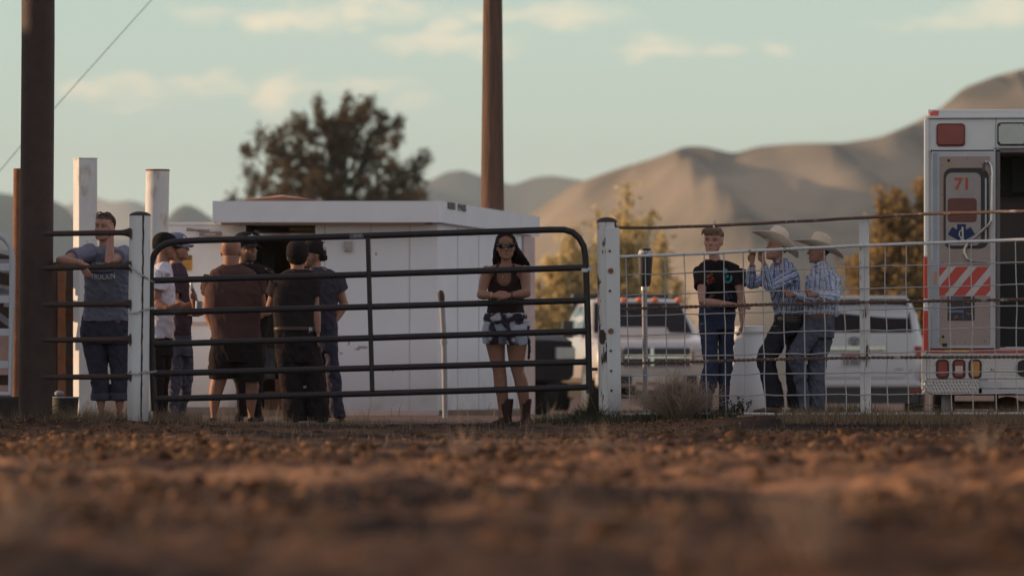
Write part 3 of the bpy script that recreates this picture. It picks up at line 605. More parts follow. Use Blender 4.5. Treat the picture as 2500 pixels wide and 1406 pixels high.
mb = MB(); quadbox(mb, (d1, Y1), (B_, Y1), zb, zt, 0.06); mb.build('front_wall', M_SHED, shed)
mb = MB(); quadbox(mb, (A_, Y1), (d0, Y1), zb, zt, 0.06); mb.build('front_wall', M_SHED, shed)
mb = MB(); quadbox(mb, (B_, Y1+0.003), (C_, Y2), zb, zt+0.02, 0.06); mb.build('side_wall', M_SHED, shed)
mb = MB(); quadbox(mb, (A_+0.06, Y1+0.063), (A_+0.06, Y2), zb, zt, 0.06); mb.build('side_wall', M_SHED, shed)
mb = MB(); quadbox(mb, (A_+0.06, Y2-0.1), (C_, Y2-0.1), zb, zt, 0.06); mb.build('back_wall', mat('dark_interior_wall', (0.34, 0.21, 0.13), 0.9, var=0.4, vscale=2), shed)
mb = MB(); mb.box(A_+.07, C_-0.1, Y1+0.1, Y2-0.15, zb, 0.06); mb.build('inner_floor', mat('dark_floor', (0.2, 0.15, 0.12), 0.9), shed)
# thin panel seams
for px in (793, 905, 1000):
    mb = MB(); x = P(px, 0, Y1).x; mb.box(x-0.004, x+0.004, Y1-0.005, Y1+0.001, 0.02, zt); mb.build('panel_seam', mat('seam_grey', (0.42, 0.40, 0.40), 0.8), shed)
for q_ in (.2, .42, .64, .84):
    ax = B_+(C_-B_)*q_; ay = Y1+(Y2-Y1)*q_; mb = MB(); quadbox(mb, (ax, ay), (ax+(C_-B_)*.003, ay+(Y2-Y1)*.003), 0.02, zt, -0.004); mb.build('panel_seam', mat('seam_grey', (0.42, 0.40, 0.40), 0.8), shed)
for (px_, py_, w_, h_) in ((832, 862, 8, 3), (852, 838, 6, 5), (873, 852, 10, 2.5), (1103, 652, 4, 4), (1110, 702, 3, 3), (960, 905, 5, 3), (918, 620, 3, 5)):
    p = P(px_, py_, Y1); mb = MB(); mb.prism([p+Vector((w_*s1*math.cos(q*1.05)*(.6+.4*math.sin(q*2.7+px_)), -.003, h_*s1*math.sin(q*1.05))) for q in range(6)], (0, .002, 0)) if px_ < 1070 else None
    if mb.v: mb.build('scuff_mark', mat('scuff', (0.3, 0.27, 0.27), 0.8), shed)
mb = MB(); quadbox(mb, (d1, Y1-.004), (B_, Y1-.004), -.02, .055, -.012); mb.build('base_strip', M_TRIM, shed)
mb = MB(); x = C_; quadbox(mb, (C_-0.10, Y2-0.55), (C_+0.03, Y2), zb, zt, -0.02); mb.build('corner_trim', M_TRIM, shed)
# roof with fascia: a slab with raised front edge
ft = P(0, 491, Y1-0.35).z; fb = P(0, 543, Y1-0.35).z
FL = P(519, 0, Y1-0.35).x; FR = P(1072, 0, Y1-0.35).x; FB = P(1318, 0, Y2+0.3)
roof_r = FB.x
mb = MB(); quadbox(mb, (FL, Y1-0.35), (FR, Y1-0.35), fb, ft, 0.04); mb.build('fascia', M_FASC, shed)
mb = MB(); quadbox(mb, (FR, Y1-0.348), (FB.x, FB.y), fb+0.002, ft+0.004, 0.04); mb.build('fascia', M_FASC, shed)
mb = MB(); quadbox(mb, (FL+0.04, Y1-0.31), (FL+0.04, Y2+0.3), fb+0.002, ft+0.004, 0.04); mb.build('fascia', M_FASC, shed)
mb = MB(); v = [Vector((FL+0.05, Y1-0.30, 0)), Vector((FR-0.02, Y1-0.30, 0)), Vector((FB.x-0.06, FB.y-0.05, 0)), Vector((FL+0.05, FB.y, 0))]
mb.prism([q+Vector((0, 0, fb+0.03)) for q in v], (0, 0, ft-fb-0.05)); mb.build('roof', mat('roof_sheet', (0.45, 0.44, 0.43), 0.6), shed)
mb = MB(); quadbox(mb, (P(540, 0, Y1-.1).x, Y1-0.16), (P(1040, 0, Y1-.1).x, Y1-0.16), P(0, 549.5, Y1-.16).z, fb+0.001, 0.1); mb.build('soffit_trim', M_TRIM, shed)
mb = MB(); mb.box(d1, d1+0.03, Y1-0.02, Y1-0.003, 0, dz); mb.build('door_trim', M_FASC, shed)
# loose board on the roof
mb = MB(); a = P(600, 486, Y1); mb.add([P(598, 488, Y1), P(686, 476, Y1+.4), P(690, 480, Y1), P(770, 488, Y1), P(690, 476, Y1+.8), P(600, 492, Y1+.05), P(770, 492, Y1+.05)], [(0, 1, 2), (1, 4, 2), (2, 4, 3), (0, 2, 3, 6, 5)])
tag(mb.build('roof_vent', mat('faded_red_metal', (0.42, 0.2, 0.15), 0.6)), 'low faded red and white vent cover lying on the shed roof', 'vent')
# lettering on the side fascia (partly worn off)
sd = Vector((FB.x-FR, FB.y-(Y1-0.35), 0)).normalized(); lp = P(1115, 506, Y1); k = (1115-1072)/(1318-1072.0)
# point on the side fascia plane seen at px 1115
def side_pt(px, py):
    a = Vector((FR, Y1-0.348)); d = Vector((sd.x, sd.y)); m = (px-1250.0)/FPX   # X = m*Y
    t = (m*a.y-a.x)/(d.x-m*d.y); X = a.x+d.x*t; Yv = a.y+d.y*t
    return Vector((X, Yv, HC+(YH-py)*Yv/FPX))
nrm = Vector((sd.y, -sd.x, 0))
text_mesh('lettering', 'RODEO', mat('worn_letter_paint', (0.13, 0.10, 0.10), 0.8), shed, side_pt(1101.5, 503)+nrm*0.006, sd, (0, 0, 1), 0.080, 0.003, bold=0.03, width=(side_pt(1111, 503)-side_pt(1092, 503)).length)
text_mesh('lettering', 'PASS', mat('worn_letter_paint', (0.13, 0.10, 0.10), 0.8), shed, side_pt(1127, 507.5)+nrm*0.006, sd, (0, 0, 1), 0.080, 0.003, bold=0.03, width=(side_pt(1137, 503)-side_pt(1117, 503)).length)
# wall lamp and latch on the front wall
mb = MB(); p = P(850, 600, Y1-0.03); mb.box(p.x-0.04, p.x+0.045, Y1-0.05, Y1-0.002, p.z-0.06, p.z+0.05); mb.tube([p+Vector((0, -.02, -.03)), p+Vector((0, -.06, -.06))], 0.02, 8); mb.build('outlet_box', mat('outlet_grey', (0.42, 0.38, 0.37), 0.7), shed, bevel=0.005)
mb = MB(); p = P(885, 847, Y1-0.03); mb.box(p.x-0.05, p.x+0.05, Y1-0.008, Y1-0.002, p.z-0.012, p.z+0.01); mb.build('scuff_plate', mat('scuff', (0.3, 0.27, 0.27), 0.8), shed)
# things inside the doorway
def crate(px0, px1, py0, py1, Y, col, name, label, cat, dep=0.4):
    a = P(px0, py0, Y); b = P(px1, py1, Y); mb = MB(); t = 0.02
    mb.box(a.x, b.x, Y, Y+dep, b.z, a.z-0.02); mb.box(a.x-0.01, b.x+0.01, Y-0.01, Y+dep+.01, a.z-0.035, a.z)
    for q in (0.33, 0.66): mb.box(a.x+(b.x-a.x)*q-0.01, a.x+(b.x-a.x)*q+0.01, Y-0.008, Y-0.002, b.z+.01, a.z-0.04)
    return tag(mb.build(name, mat(name+str(px0), col, 0.7, var=0.25), bevel=0.006), label, cat)
crate(646, 700, 955, 1008, 62.6, (0.15, 0.06, 0.035), 'storage_box', 'brown box on the doorway floor of the white shed', 'box')
crate(672, 690, 925, 955, 62.6, (0.22, 0.08, 0.05), 'small_box', 'small reddish box standing on the brown box', 'box', 0.2)
crate(640, 672, 850, 925, 64, (0.30, 0.28, 0.30), 'white_cabinet', 'pale cabinet inside the shed doorway', 'cabinet')
mb = MB(); a = P(640, 622, 64.5); b = P(664, 850, 64.5); 
for k in range(4): mb.box(a.x+k*0.035, a.x+k*0.035+0.026, 64.5, 64.56, b.z, a.z)
tag(mb.build('hanging_blind', mat('grey_slats', (0.22, 0.20, 0.16), 0.8)), 'pale vertical slats hanging inside the shed doorway', 'blind')
mb = MB(); a = P(706, 556, 63); b = P(768, 564, 63); mb.box(a.x, b.x, 63, 63.1, b.z, a.z)
tag(mb.build('lamp_tube', mat('yellow_tin', (0.5, 0.36, 0.1), 0.6)), 'yellow strip under the top of the shed doorway', 'strip')
# lower white annex at the left of the shed
Y3 = 62.9; anx = empty('annex', P(490, 1014, Y3), 'lower plain white annex joined to the left end of the shed', 'shed')
mb = MB(); a = P(398, 549, Y3); b = P(592, 1010, Y3); mb.box(a.x, b.x, Y3, Y3+3.0, b.z, a.z); mb.build('wall', M_SHED, anx)
mb = MB(); mb.box(a.x-.02, b.x, Y3-0.02, Y3+3.0, a.z, a.z+0.03); mb.build('roof', M_FASC, anx)
mb = MB(); q = P(0, 790, Y3).z; mb.box(a.x, b.x, Y3-0.012, Y3-0.002, q-0.02, q+0.02); mb.build('rail_trim', M_TRIM, anx)
mb = MB(); mb.box(a.x-.05, b.x, Y3-0.10, Y3-0.004, -0.05, 0.09); mb.build('foundation', mat('concrete', (0.2, 0.17, 0.16), 0.9), anx)
mb = MB(); p = P(455, 560, Y3-0.1); p2 = P(512, 566, Y3-0.1); mb.tube([p, P(480, 562, Y3-.1), p2], [0.022, 0.014, 0.03], 8); a = P(487, 566, Y3-.1); b = P(541, 577, Y3-.1); mb.box(a.x, b.x, Y3-0.14, Y3-0.02, b.z, a.z); a = P(500, 572, Y3); b = P(528, 574.5, Y3); mb.cur = 1; mb.box(a.x, b.x, Y3-0.145, Y3-0.139, b.z, a.z)
tag(mb.build('wall_lamp', [mat('lamp_housing', (0.20, 0.17, 0.18), 0.6), mat('lamp_lens', (0.5, 0.5, 0.5), 0.4)], bevel=0.004), 'unlit grey arm lamp mounted on the annex wall', 'lamp')
mb = MB(); a = P(438, 623, Y3); b = P(469, 660, Y3); mb.box(a.x, b.x, Y3-0.02, Y3-0.003, b.z, a.z)
sg = tag(mb.build('warning_sign', mat('yellow_sign', (0.50, 0.25, 0.05), 0.6, var=0.1)), 'small yellow sign with a brown heading on the annex wall', 'sign')
mb = MB(); a2 = P(438.5, 623.5, Y3); b2 = P(468.5, 635, Y3); mb.box(a2.x, b2.x, Y3-0.024, Y3-0.021, b2.z, a2.z); mb.build('heading', mat('sign_brown', (0.16, 0.09, 0.04), 0.7), sg)
for y in (644, 653):
    mb = MB(); a2 = P(447 if y > 650 else 442, y, Y3); b2 = P(461 if y > 650 else 466, y+2.6, Y3); mb.box(a2.x, b2.x, Y3-0.024, Y3-0.021, b2.z, a2.z); mb.build('text_line', mat('sign_brown2', (0.30, 0.17, 0.06), 0.7), sg)
# unseen shade blocker added at the left, outside the frame, shaped to shade the gate
import mathutils
az = R(SUN_AZ); ns = Vector((math.sin(az), math.cos(az), 0)); ds = Vector((-math.cos(az), math.sin(az), 0))
S_MIN = ns.dot(Vector((-0.4, 37.6, 0))); S_MAX = ns.dot(Vector((-2.62, 50.62, 0)))
Lo = ns.dot(Vector((-4.15, 49, 0))); T0 = ds.dot(Vector((-4.15, 49, 0)))+15.0
def SP(s, t, z): return ns*s+ds*t+Vector((0, 0, z))
gs = empty('shade_blocker', SP((S_MIN+S_MAX)/2, T0+1, 0), 'unseen timber stand added left of the arena gate to shade it', 'shade_blocker')
ztop = P(0, 100, 49).z+15.0*math.tan(R(SUN_EL))
def slab(mb, s0, s1, t0, t1, z0, z1):
    v = [SP(s0, t0, 0), SP(s1, t0, 0), SP(s1, t1, 0), SP(s0, t1, 0)]
    mb.add([q+Vector((0, 0, z0)) for q in v]+[q+Vector((0, 0, z1)) for q in v], [(0, 1, 2, 3), (7, 6, 5, 4), (0, 4, 5, 1), (1, 5, 6, 2), (2, 6, 7, 3), (3, 7, 4, 0)])
mb = MB(); slab(mb, S_MIN, S_MAX, T0, T0+0.15, -0.2, ztop-0.25); mb.build('back_wall', mat('blocker_boards', (0.2, 0.15, 0.12), 0.9, var=0.3), gs)  # wall of the added shade blocker
mb = MB(); slab(mb, S_MIN, S_MAX, T0-0.4, T0+4.5, ztop-0.24, ztop); mb.build('roof', mat('blocker_roof', (0.3, 0.28, 0.27), 0.6), gs)  # roof of the added shade blocker
for k in range(5):
    mb = MB(); slab(mb, S_MIN+.1, S_MAX-.1, T0+0.4+k*0.8, T0+1.1+k*0.8, 0.3+(4-k)*0.45, 0.36+(4-k)*0.45); mb.build('blocker_bench', M_WOOD, gs)
for k in range(4):
    mb = MB(); s = S_MIN+0.2+(S_MAX-S_MIN-0.4)*k/3; slab(mb, s-.08, s+.08, T0+4.2, T0+4.36, -0.2, ztop-.24); mb.build('blocker_column', M_WOOD, gs)
# ------------------------------------------------ trees and plants
def leaf_mat(name, c, c2, rough=0.7):
    m = bpy.data.materials.new(name); m.use_nodes = True; nt = m.node_tree; b = nt.nodes['Principled BSDF']; N = nt.nodes.new; L = nt.links.new
    b.inputs['Roughness'].default_value = rough; b.inputs['Specular IOR Level'].default_value = 0.2
    g = N("ShaderNodeNewGeometry"); r1 = N("ShaderNodeValToRGB"); L(g.outputs['Random Per Island'], r1.inputs[0]); e = r1.color_ramp.elements
    e[0].color = (*c, 1); e[1].color = (*c2, 1); L(r1.outputs[0], b.inputs['Base Color'])
    tr = N('ShaderNodeBsdfTranslucent'); L(r1.outputs[0], tr.inputs[0]); ms = N('ShaderNodeMixShader'); ms.inputs[0].default_value = 0.55; L(b.outputs[0], ms.inputs[1]); L(tr.outputs[0], ms.inputs[2]); L(ms.outputs[0], nt.nodes['Material Output'].inputs[0]); return m
def mesh_np(name, V, F, mat_, parent=None, smooth=False, colors=None):
    """V (n,3), F (m,k) arrays"""
    V = np.asarray(V, float); F = np.asarray(F, np.int32); k = F.shape[1]
    if parent is not None:
        Mi = np.array(world_of(parent).inverted()); V = V@Mi[:3, :3].T+Mi[:3, 3]
    me = bpy.data.meshes.new(name); me.vertices.add(len(V)); me.vertices.foreach_set('co', V.ravel())
    me.loops.add(F.size); me.loops.foreach_set('vertex_index', F.ravel())
    me.polygons.add(len(F)); me.polygons.foreach_set('loop_start', np.arange(0, F.size, k, dtype=np.int32)); me.polygons.foreach_set('loop_total', np.full(len(F), k, dtype=np.int32))
    if smooth: me.polygons.foreach_set('use_smooth', np.full(len(F), True))
    me.update(); me.validate()
    return link(name, me, mat_, parent)
def leaves(centres, size, rs, flat=1.0, up=None, asp=0.5):
    """one quad-ish leaf per centre with random orientation"""
    n = len(centres); a = rs.normal(size=(n, 3)); 
    if up is not None: a = a*(1-up)+np.array([0, 0, 1])*up*2
    a /= np.linalg.norm(a, axis=1)[:, None]+1e-9
    b = rs.normal(size=(n, 3)); b -= (b*a).sum(1)[:, None]*a; b /= np.linalg.norm(b, axis=1)[:, None]+1e-9
    s = size*rs.uniform(0.6, 1.4, n)[:, None]
    V = np.concatenate([centres-a*s, centres+b*s*asp, centres+a*s, centres-b*s*asp], 1).reshape(-1, 3)
    return V, np.arange(4*n).reshape(-1, 4)
rs = np.random.RandomState(3)
# the big pine behind the shed
YT = 300.0; kx = YT/FPX
pine = empty('pine_tree', P(820, 950, YT), 'big dark pine tree with gaps in its crown rising behind the white shed', 'tree')
tips = [(775, 245), (850, 240), (880, 262), (905, 250), (935, 285), (972, 300), (968, 345), (1035, 378), (1015, 410), (1030, 470), (640, 330), (668, 335), (612, 372), (603, 415), (610, 450), (565, 478), (700, 330), (720, 315), (745, 300), (820, 300), (800, 330), (760, 380), (850, 350), (905, 370), (950, 400), (880, 420), (700, 420), (660, 400), (640, 440), (690, 470), (760, 450), (830, 440), (900, 470), (960, 450), (990, 460), (730, 360), (655, 480), (800, 480), (860, 300), (925, 320), (610, 500), (1000, 490), (930, 500), (720, 500), (845, 520), (680, 380), (785, 290), (840, 270), (790, 420), (1020, 440), (975, 420)]
mb = MB(); base = P(820, 950, YT); top = P(835, 330, YT)
mb.tube([base, base.lerp(top, 0.5)+Vector((0.2, 0, 0)), top], [0.42, 0.25, 0.05], 9)
centres = []
for i, (px, py) in enumerate(tips):
    tip = P(px, py, YT); dy = rs.uniform(-1, 1)*min(4.5, 1.0+0.012*abs(px-820)+ (py-240)*0.012); tip.y += dy
    t = min(0.92, max(0.08, (YH-py-150)/620.0)); st = base.lerp(top, t)
    mid = st.lerp(tip, 0.55)+Vector((0, 0, -0.3))
    mb.tube([st, mid, tip], [0.11, 0.06, 0.015], 5)
    for q in range(13):
        f = rs.uniform(0.45, 1.0); p = (st.lerp(mid, f/0.55) if f < 0.55 else mid.lerp(tip, (f-0.55)/0.45))
        c = np.array(p)+rs.normal(size=3)*np.array([0.30, 0.40, 0.22])
        n = 40; pts = c+rs.normal(size=(n, 3))*np.array([0.14, 0.16, 0.15])*rs.uniform(0.6, 1.4)
        centres.append(pts)
    n = 130; centres.append(np.array(tip)+np.array([0, 0, -0.12])+rs.normal(size=(n, 3))*np.array([0.17, 0.2, 0.26]))
mb.build('trunk', M_WOOD, pine, smooth='all')
C_all = np.concatenate(centres); V, F = leaves(C_all, 0.13, rs, asp=0.34)
mesh_np('crown', V, F, leaf_mat('pine_needles', (0.07, 0.058, 0.038), (0.19, 0.135, 0.072)), pine)
def bush(name, label, px, py0, py1, wpx, Y, c, c2, n, size, seed, cat='tree', grp=None, spread=1.0, plumes=16):
    rs = np.random.RandomState(seed); base = P(px, py1, Y); kx = Y/FPX; H = (py1-py0)*kx; W = wpx*kx/2
    t = empty(name, base, label, cat, grp); mb = MB(); cs = []
    for i in range(plumes):
        a = rs.uniform(0, 2*math.pi); rr_ = W*rs.uniform(0.05, 0.95)*spread; hh = H*(1-0.42*(rr_/W)**2.2)*rs.uniform(0.62, 1.0)
        tip = base+Vector((rr_*math.cos(a), rr_*math.sin(a)*0.8, hh)); mid = base.lerp(tip, 0.5)+Vector((rr_*0.15*math.cos(a), 0, 0.02*H))
        mb.tube([base+Vector((0.1*math.cos(a), 0.1*math.sin(a), 0)), mid, tip], [0.03*H*0.4, 0.016*H*0.5, 0.004*H], 5)
        m = int(n/plumes); f = rs.uniform(0.12, 1.0, m)**0.8
        b_, m_, t_ = [np.array(q) for q in (base, mid, tip)]
        p = np.where((f < 0.5)[:, None], b_+(m_-b_)*(f*2)[:, None], m_+(t_-m_)*((f-0.5)*2)[:, None])
        lump = 0.75+0.45*np.sin(f*19+rs.uniform(0, 6))
        cs.append(p+rs.normal(size=(m, 3))*(0.09*W+0.03*H)*(1.15-0.75*f)[:, None]*lump[:, None]*np.array([1, 1, 0.8]))
    mb.build('trunk', M_WOOD, t, smooth='all'); V, F = leaves(np.concatenate(cs), size, rs, asp=0.5)
    mesh_np('crown', V, F, leaf_mat(name+str(seed), c, c2), t); return t
bush('poplar_tree', 'yellow green tree standing right of the shed behind the gate hinge', 1500, 448, 985, 350, 170, (0.48, 0.39, 0.19), (0.74, 0.60, 0.31), 17000, 0.105, 4, plumes=46)
bush('shrub_tree', 'low pale yellow bush beside the end of the white shed', 1385, 535, 985, 230, 160, (0.48, 0.39, 0.20), (0.74, 0.60, 0.32), 8000, 0.10, 5, plumes=22)
bush('shrub_tree', 'pale bush spreading low behind the sleeved post', 1612, 560, 985, 150, 165, (0.48, 0.39, 0.20), (0.74, 0.60, 0.32), 5000, 0.10, 15, plumes=12)
bush('willow_tree', 'olive brown tree behind the ambulance', 2215, 425, 985, 340, 150, (0.26, 0.18, 0.085), (0.46, 0.32, 0.14), 18000, 0.10, 6, plumes=38)
bush('shrub_tree', 'darker olive bush left of the ambulance and right of the fence post', 2120, 520, 985, 190, 155, (0.20, 0.13, 0.06), (0.36, 0.25, 0.10), 8000, 0.10, 7, plumes=14)
# ---- grass, straw, weeds
def blades(n, xr, yr, h, wd, rs, lean=0.6, dens=None):
    x = rs.uniform(xr[0], xr[1], n); y = rs.uniform(yr[0], yr[1], n)
    if dens is not None:
        k = rs.uniform(0, 1, n) < dens(x, y); x = x[k]; y = y[k]; n = len(x)
    z = ground_z(x, y, False)-0.01; hh = h*rs.uniform(0.3, 1.2, n); a = rs.uniform(0, 2*math.pi, n); ln = lean*rs.uniform(0.1, 1.3, n)
    dx = np.cos(a); dy = np.sin(a); S = []
    for i, t in enumerate((0, 0.5, 1.0)):
        cx = x+dx*hh*ln*t*t; cy = y+dy*hh*ln*t*t; cz = z+hh*(t-0.35*ln*t*t); wv = wd*(1-t*0.92)*0.5
        S.append(np.stack([cx-dy*wv, cy+dx*wv*0.4, cz], 1)); S.append(np.stack([cx+dy*wv, cy-dx*wv*0.4, cz], 1))
    V = np.stack(S, 1).reshape(-1, 3); b = np.arange(n)[:, None]*6
    F = np.concatenate([b+np.array([0, 1, 3, 2]), b+np.array([2, 3, 5, 4])], 0); return V, F
M_STRAW = leaf_mat('straw', (0.14, 0.10, 0.06), (0.34, 0.25, 0.16)); M_WEED = leaf_mat('weed_leaf', (0.045, 0.05, 0.028), (0.09, 0.095, 0.06))
dn = lambda x, y: np.clip(0.35+0.9*vnoise(x*2.3, y*2.3, 0, 5)+0.5*(x > 0.8), 0.03, 1)
V, F = blades(9000, (-4.7, 6.0), (47.6, 50.2), 0.11, 0.006, rs, 0.9, dn)
tag(mesh_np('dry_grass', V, F, M_STRAW), kind='stuff', label='short dry grass along the fence line', cat='grass')
V, F = blades(4200, (2.2, 5.5), (46.0, 47.2), 0.15, 0.006, rs, 1.0, None)
tag(mesh_np('dry_grass', V, F, M_STRAW), kind='stuff', label='thick dry grass on the low bank below the ambulance', cat='grass')
V, F = blades(3800, (-5, 5), (9, 46), 0.06, 0.006, rs, 0.9, None)
V2, F2 = blades(120, (-4, 4), (11, 38), 0.16, 0.007, rs, 0.5, None)
tag(mesh_np('straw_bits', np.concatenate([V, V2]), np.concatenate([F, F2+len(V)]), M_STRAW), kind='stuff', label='scattered straw and dry stalks on the tilled dirt', cat='straw')
V, F = blades(2600, (0.55, 1.9), (48.0, 48.9), 0.13, 0.011, rs, 0.8, None)
V2, F2 = blades(900, (2.6, 3.1), (48.2, 49.2), 0.16, 0.009, rs, 0.8, None)
V3, F3 = blades(700, (0.2, 0.65), (48.4, 49.4), 0.13, 0.009, rs, 0.8, None)
tag(mesh_np('green_weeds', np.concatenate([V, V2, V3]), np.concatenate([F, F2+len(V), F3+len(V)+len(V2)]), M_WEED), kind='stuff', label='dull green weeds at the foot of the wire fence', cat='weeds')
V, F = blades(900, (-3.2, 0.5), (60.2, 61.6), 0.22, 0.010, rs, 0.7, lambda x, y: np.clip(vnoise(x*1.3, y, 0, 9)+.2, 0.03, 1))
tag(mesh_np('dry_grass', V, F, M_STRAW), kind='stuff', label='dry weeds along the foot of the white shed', cat='grass')
V, F = blades(1500, (-4.3, -2.7), (49.0, 49.6), 0.15, 0.006, rs, 0.9, None)
tag(mesh_np('dry_grass', V, F, M_STRAW), kind='stuff', label='dead grass heaped at the foot of the left rails', cat='grass')
def twig_bush(name, label, px, py, Y, H, W, n, col, seed, rad=0.0016):
    rs = np.random.RandomState(seed); b = P(px, py, Y); b.z = gz(b.x, b.y); mb = MB()
    for i in range(n):
        a = rs.uniform(0, 2*math.pi); e = rs.uniform(0.0, 1.0); d = Vector((math.cos(a)*e*W, math.sin(a)*e*W*0.8, H*rs.uniform(0.45, 1)*(1-0.35*e)))
        p = b+Vector((math.cos(a)*0.04, math.sin(a)*0.04, 0)); m = p+d*0.55+Vector((0, 0, 0.03)); t = b+d
        mb.tube([p, m, t], [rad*1.6, rad*1.2, rad*0.5], 3, cap=False)
        for q in range(5):
            f = rs.uniform(0.35, 1); s = p.lerp(t, f); u = Vector(rs.normal(size=3))*0.05; u.z = abs(u.z)+0.02
            mb.tube([s, s+u*0.6, s+u*rs.uniform(0.8, 1.4)], [rad, rad*0.8, rad*0.4], 3, cap=False)
    return tag(mb.build(name, col), label, 'plant')
twig_bush('dry_bush', 'pale dry twiggy tumbleweed in front of the wire fence', 1652, 1020, 48.1, 0.42, 0.46, 420, leaf_mat('pale_twigs', (0.38, 0.29, 0.23), (0.62, 0.50, 0.41)), 3)
twig_bush('dry_bush', 'small green brown weed clump under the left fence post hinge', 1440, 1030, 48.6, 0.17, 0.25, 90, M_WEED, 5)
for i, (px, Y, H_, lab) in enumerate(((1816, 48.35, 0.15, 'leafy green sprig poking up at the fence foot below the white barrel'), (1795, 48.4, 0.12, 'small leafy sprig beside the taller one at the fence foot'))):
    rs2 = np.random.RandomState(i+40); b = P(px, 1012, Y); b.z = gz(b.x, b.y)+0.02; t = empty('weed_sprig', b, lab, 'plant', 'leafy sprigs at the fence foot'); mb = MB(); cs = []; dirs = []
    for q in range(6):
        a = rs2.uniform(-0.9, 0.9); tip = b+Vector((math.sin(a)*H_*0.7, rs2.uniform(-.05, .05), H_*rs2.uniform(0.7, 1.1))); mb.tube([b, b.lerp(tip, .5), tip], [0.003, 0.0025, 0.001], 4)
        for k_ in range(12):
            s = b.lerp(tip, 0.25+0.75*k_/11); cs.append(np.array(s)+np.array([rs2.normal()*0.012, rs2.normal()*0.012, 0.006]))
    mb.build('stem', M_WEED, t); V, F = leaves(np.array(cs), 0.02, rs2, asp=0.25); mesh_np('leaf_tufts', V, F, M_WEED, t)
# tall straw arcs
mb = MB(); rq = random.Random(2)
for (x0, y0, x1, y1, x2, y2, Y) in ((2212, 1000, 2240, 945, 2275, 962, 47), (2215, 1002, 2225, 985, 2290, 990, 47), (100, 1020, 150, 975, 195, 1012, 49.3), (90, 1025, 120, 992, 170, 1015, 49.2), (0, 1036, 20, 1046, 40, 1062, 44), (1192, 1066, 1200, 1080, 1215, 1090, 40), (1170, 1062, 1185, 1048, 1200, 1062, 40), (640, 1065, 645, 1035, 652, 1072, 41), (1150, 1062, 1156, 1020, 1160, 1072, 39), (1435, 950, 1450, 990, 1470, 1030, 48.3)):
    mb.tube([P(x0, y0, Y), P((x0+2*x1)/3, (y0+2*y1)/3, Y), P((x2+2*x1)/3, (y2+2*y1)/3, Y), P(x2, y2, Y)], 0.003, 4)
tag(mb.build('long_straws', M_STRAW, smooth='all'), kind='stuff', label='a few long bent straws on the ground', cat='straw')

for i, (px, py, Y_, H_, W_, lab) in enumerate(((1990, 1400, 11.0, .14, .10, 'large soft out-of-focus weed tuft at the lower right of the dirt'), (1130, 1120, 26.0, .08, .05, 'small dry weed tuft in the dirt below the long white shed wall'), (2410, 1125, 26, .08, .05, 'dry weed tuft in the dirt below the ambulance'), (60, 1330, 12.5, .06, .07, 'low pale weed tuft at the lower left of the dirt'), (1480, 1115, 27, .07, .04, 'dry weed stalks in the dirt below the right gate post'))):
    twig_bush('weed_tuft', lab, px, py, Y_, H_, W_, 12, bpy.data.materials['pale_twigs'], 60+i, 0.002)
# ------------------------------------------------ ambulance seen from behind
M_AW = mat('ambulance_white', (0.66, 0.66, 0.67), 0.28, var=0.03, coat=0.4, dirt=((0.25, 0.19, 0.15), 0.2, 0.9))
M_AL = mat('brushed_aluminium', (0.30, 0.235, 0.215), 0.38, metal=0.5, var=0.12, vscale=3)
M_ALB = mat('aluminium_trim', (0.42, 0.41, 0.44), 0.4, metal=0.5, var=0.08)
M_ARED = mat('reflective_red', (0.48, 0.045, 0.03), 0.35, var=0.08)
M_LRED = mat('red_lens', (0.22, 0.018, 0.012), 0.25, var=0.15, coat=0.15)
M_LCLR = mat('clear_lens', (0.30, 0.29, 0.30), 0.12, metal=0.3, coat=0.5)
M_LAMB = mat('amber_lens', (0.42, 0.15, 0.02), 0.2, coat=0.5)
M_DKR = mat('black_window_rubber', (0.02, 0.013, 0.013), 0.5)
M_YEL = mat('yellow_decal', (0.55, 0.36, 0.03), 0.5)
M_BLUE = mat('blue_decal', (0.018, 0.032, 0.085), 0.5, spec=.2)
M_INT = mat('ambulance_interior', (0.15, 0.12, 0.115), 0.7)
def tread_mat():
    m = bpy.data.materials.new('diamond_plate'); m.use_nodes = True; nt = m.node_tree; b = nt.nodes['Principled BSDF']; N = nt.nodes.new; L = nt.links.new
    b.inputs['Metallic'].default_value = 0.75; b.inputs['Roughness'].default_value = 0.42; b.inputs['Base Color'].default_value = (0.50, 0.47, 0.46, 1)
    tc = N("ShaderNodeTexCoord"); outs = []
    for s in (1, -1):
        mp = N("ShaderNodeMapping"); mp.inputs['Rotation'].default_value = (0, R(45*s), 0); mp.inputs['Scale'].default_value = (1, 1, 0.5); L(tc.outputs['Object'], mp.inputs[0])
        v = N("ShaderNodeTexVoronoi"); v.inputs['Scale'].default_value = 46; v.inputs['Randomness'].default_value = 0.12; L(mp.outputs[0], v.inputs[0]); outs.append(v.outputs['Distance'])
    mi = N("ShaderNodeMath"); mi.operation = 'MINIMUM'; L(outs[0], mi.inputs[0]); L(outs[1], mi.inputs[1])
    mr = N("ShaderNodeMapRange"); L(mi.outputs[0], mr.inputs[0]); mr.inputs[1].default_value = 0.15; mr.inputs[2].default_value = 0.4; mr.inputs[3].default_value = 1; mr.inputs[4].default_value = 0
    bp = N("ShaderNodeBump"); bp.inputs['Strength'].default_value = 1.0; bp.inputs['Distance'].default_value = 0.006; L(mr.outputs[0], bp.inputs['Height']); L(bp.outputs[0], b.inputs['Normal'])
    n = N("ShaderNodeTexNoise"); n.inputs['Scale'].default_value = 3; r = N("ShaderNodeMapRange"); L(n.outputs[0], r.inputs[0]); r.inputs[3].default_value = 0.3; r.inputs[4].default_value = 0.6; L(r.outputs[0], b.inputs['Roughness'])
    return m
M_TREAD = tread_mat()
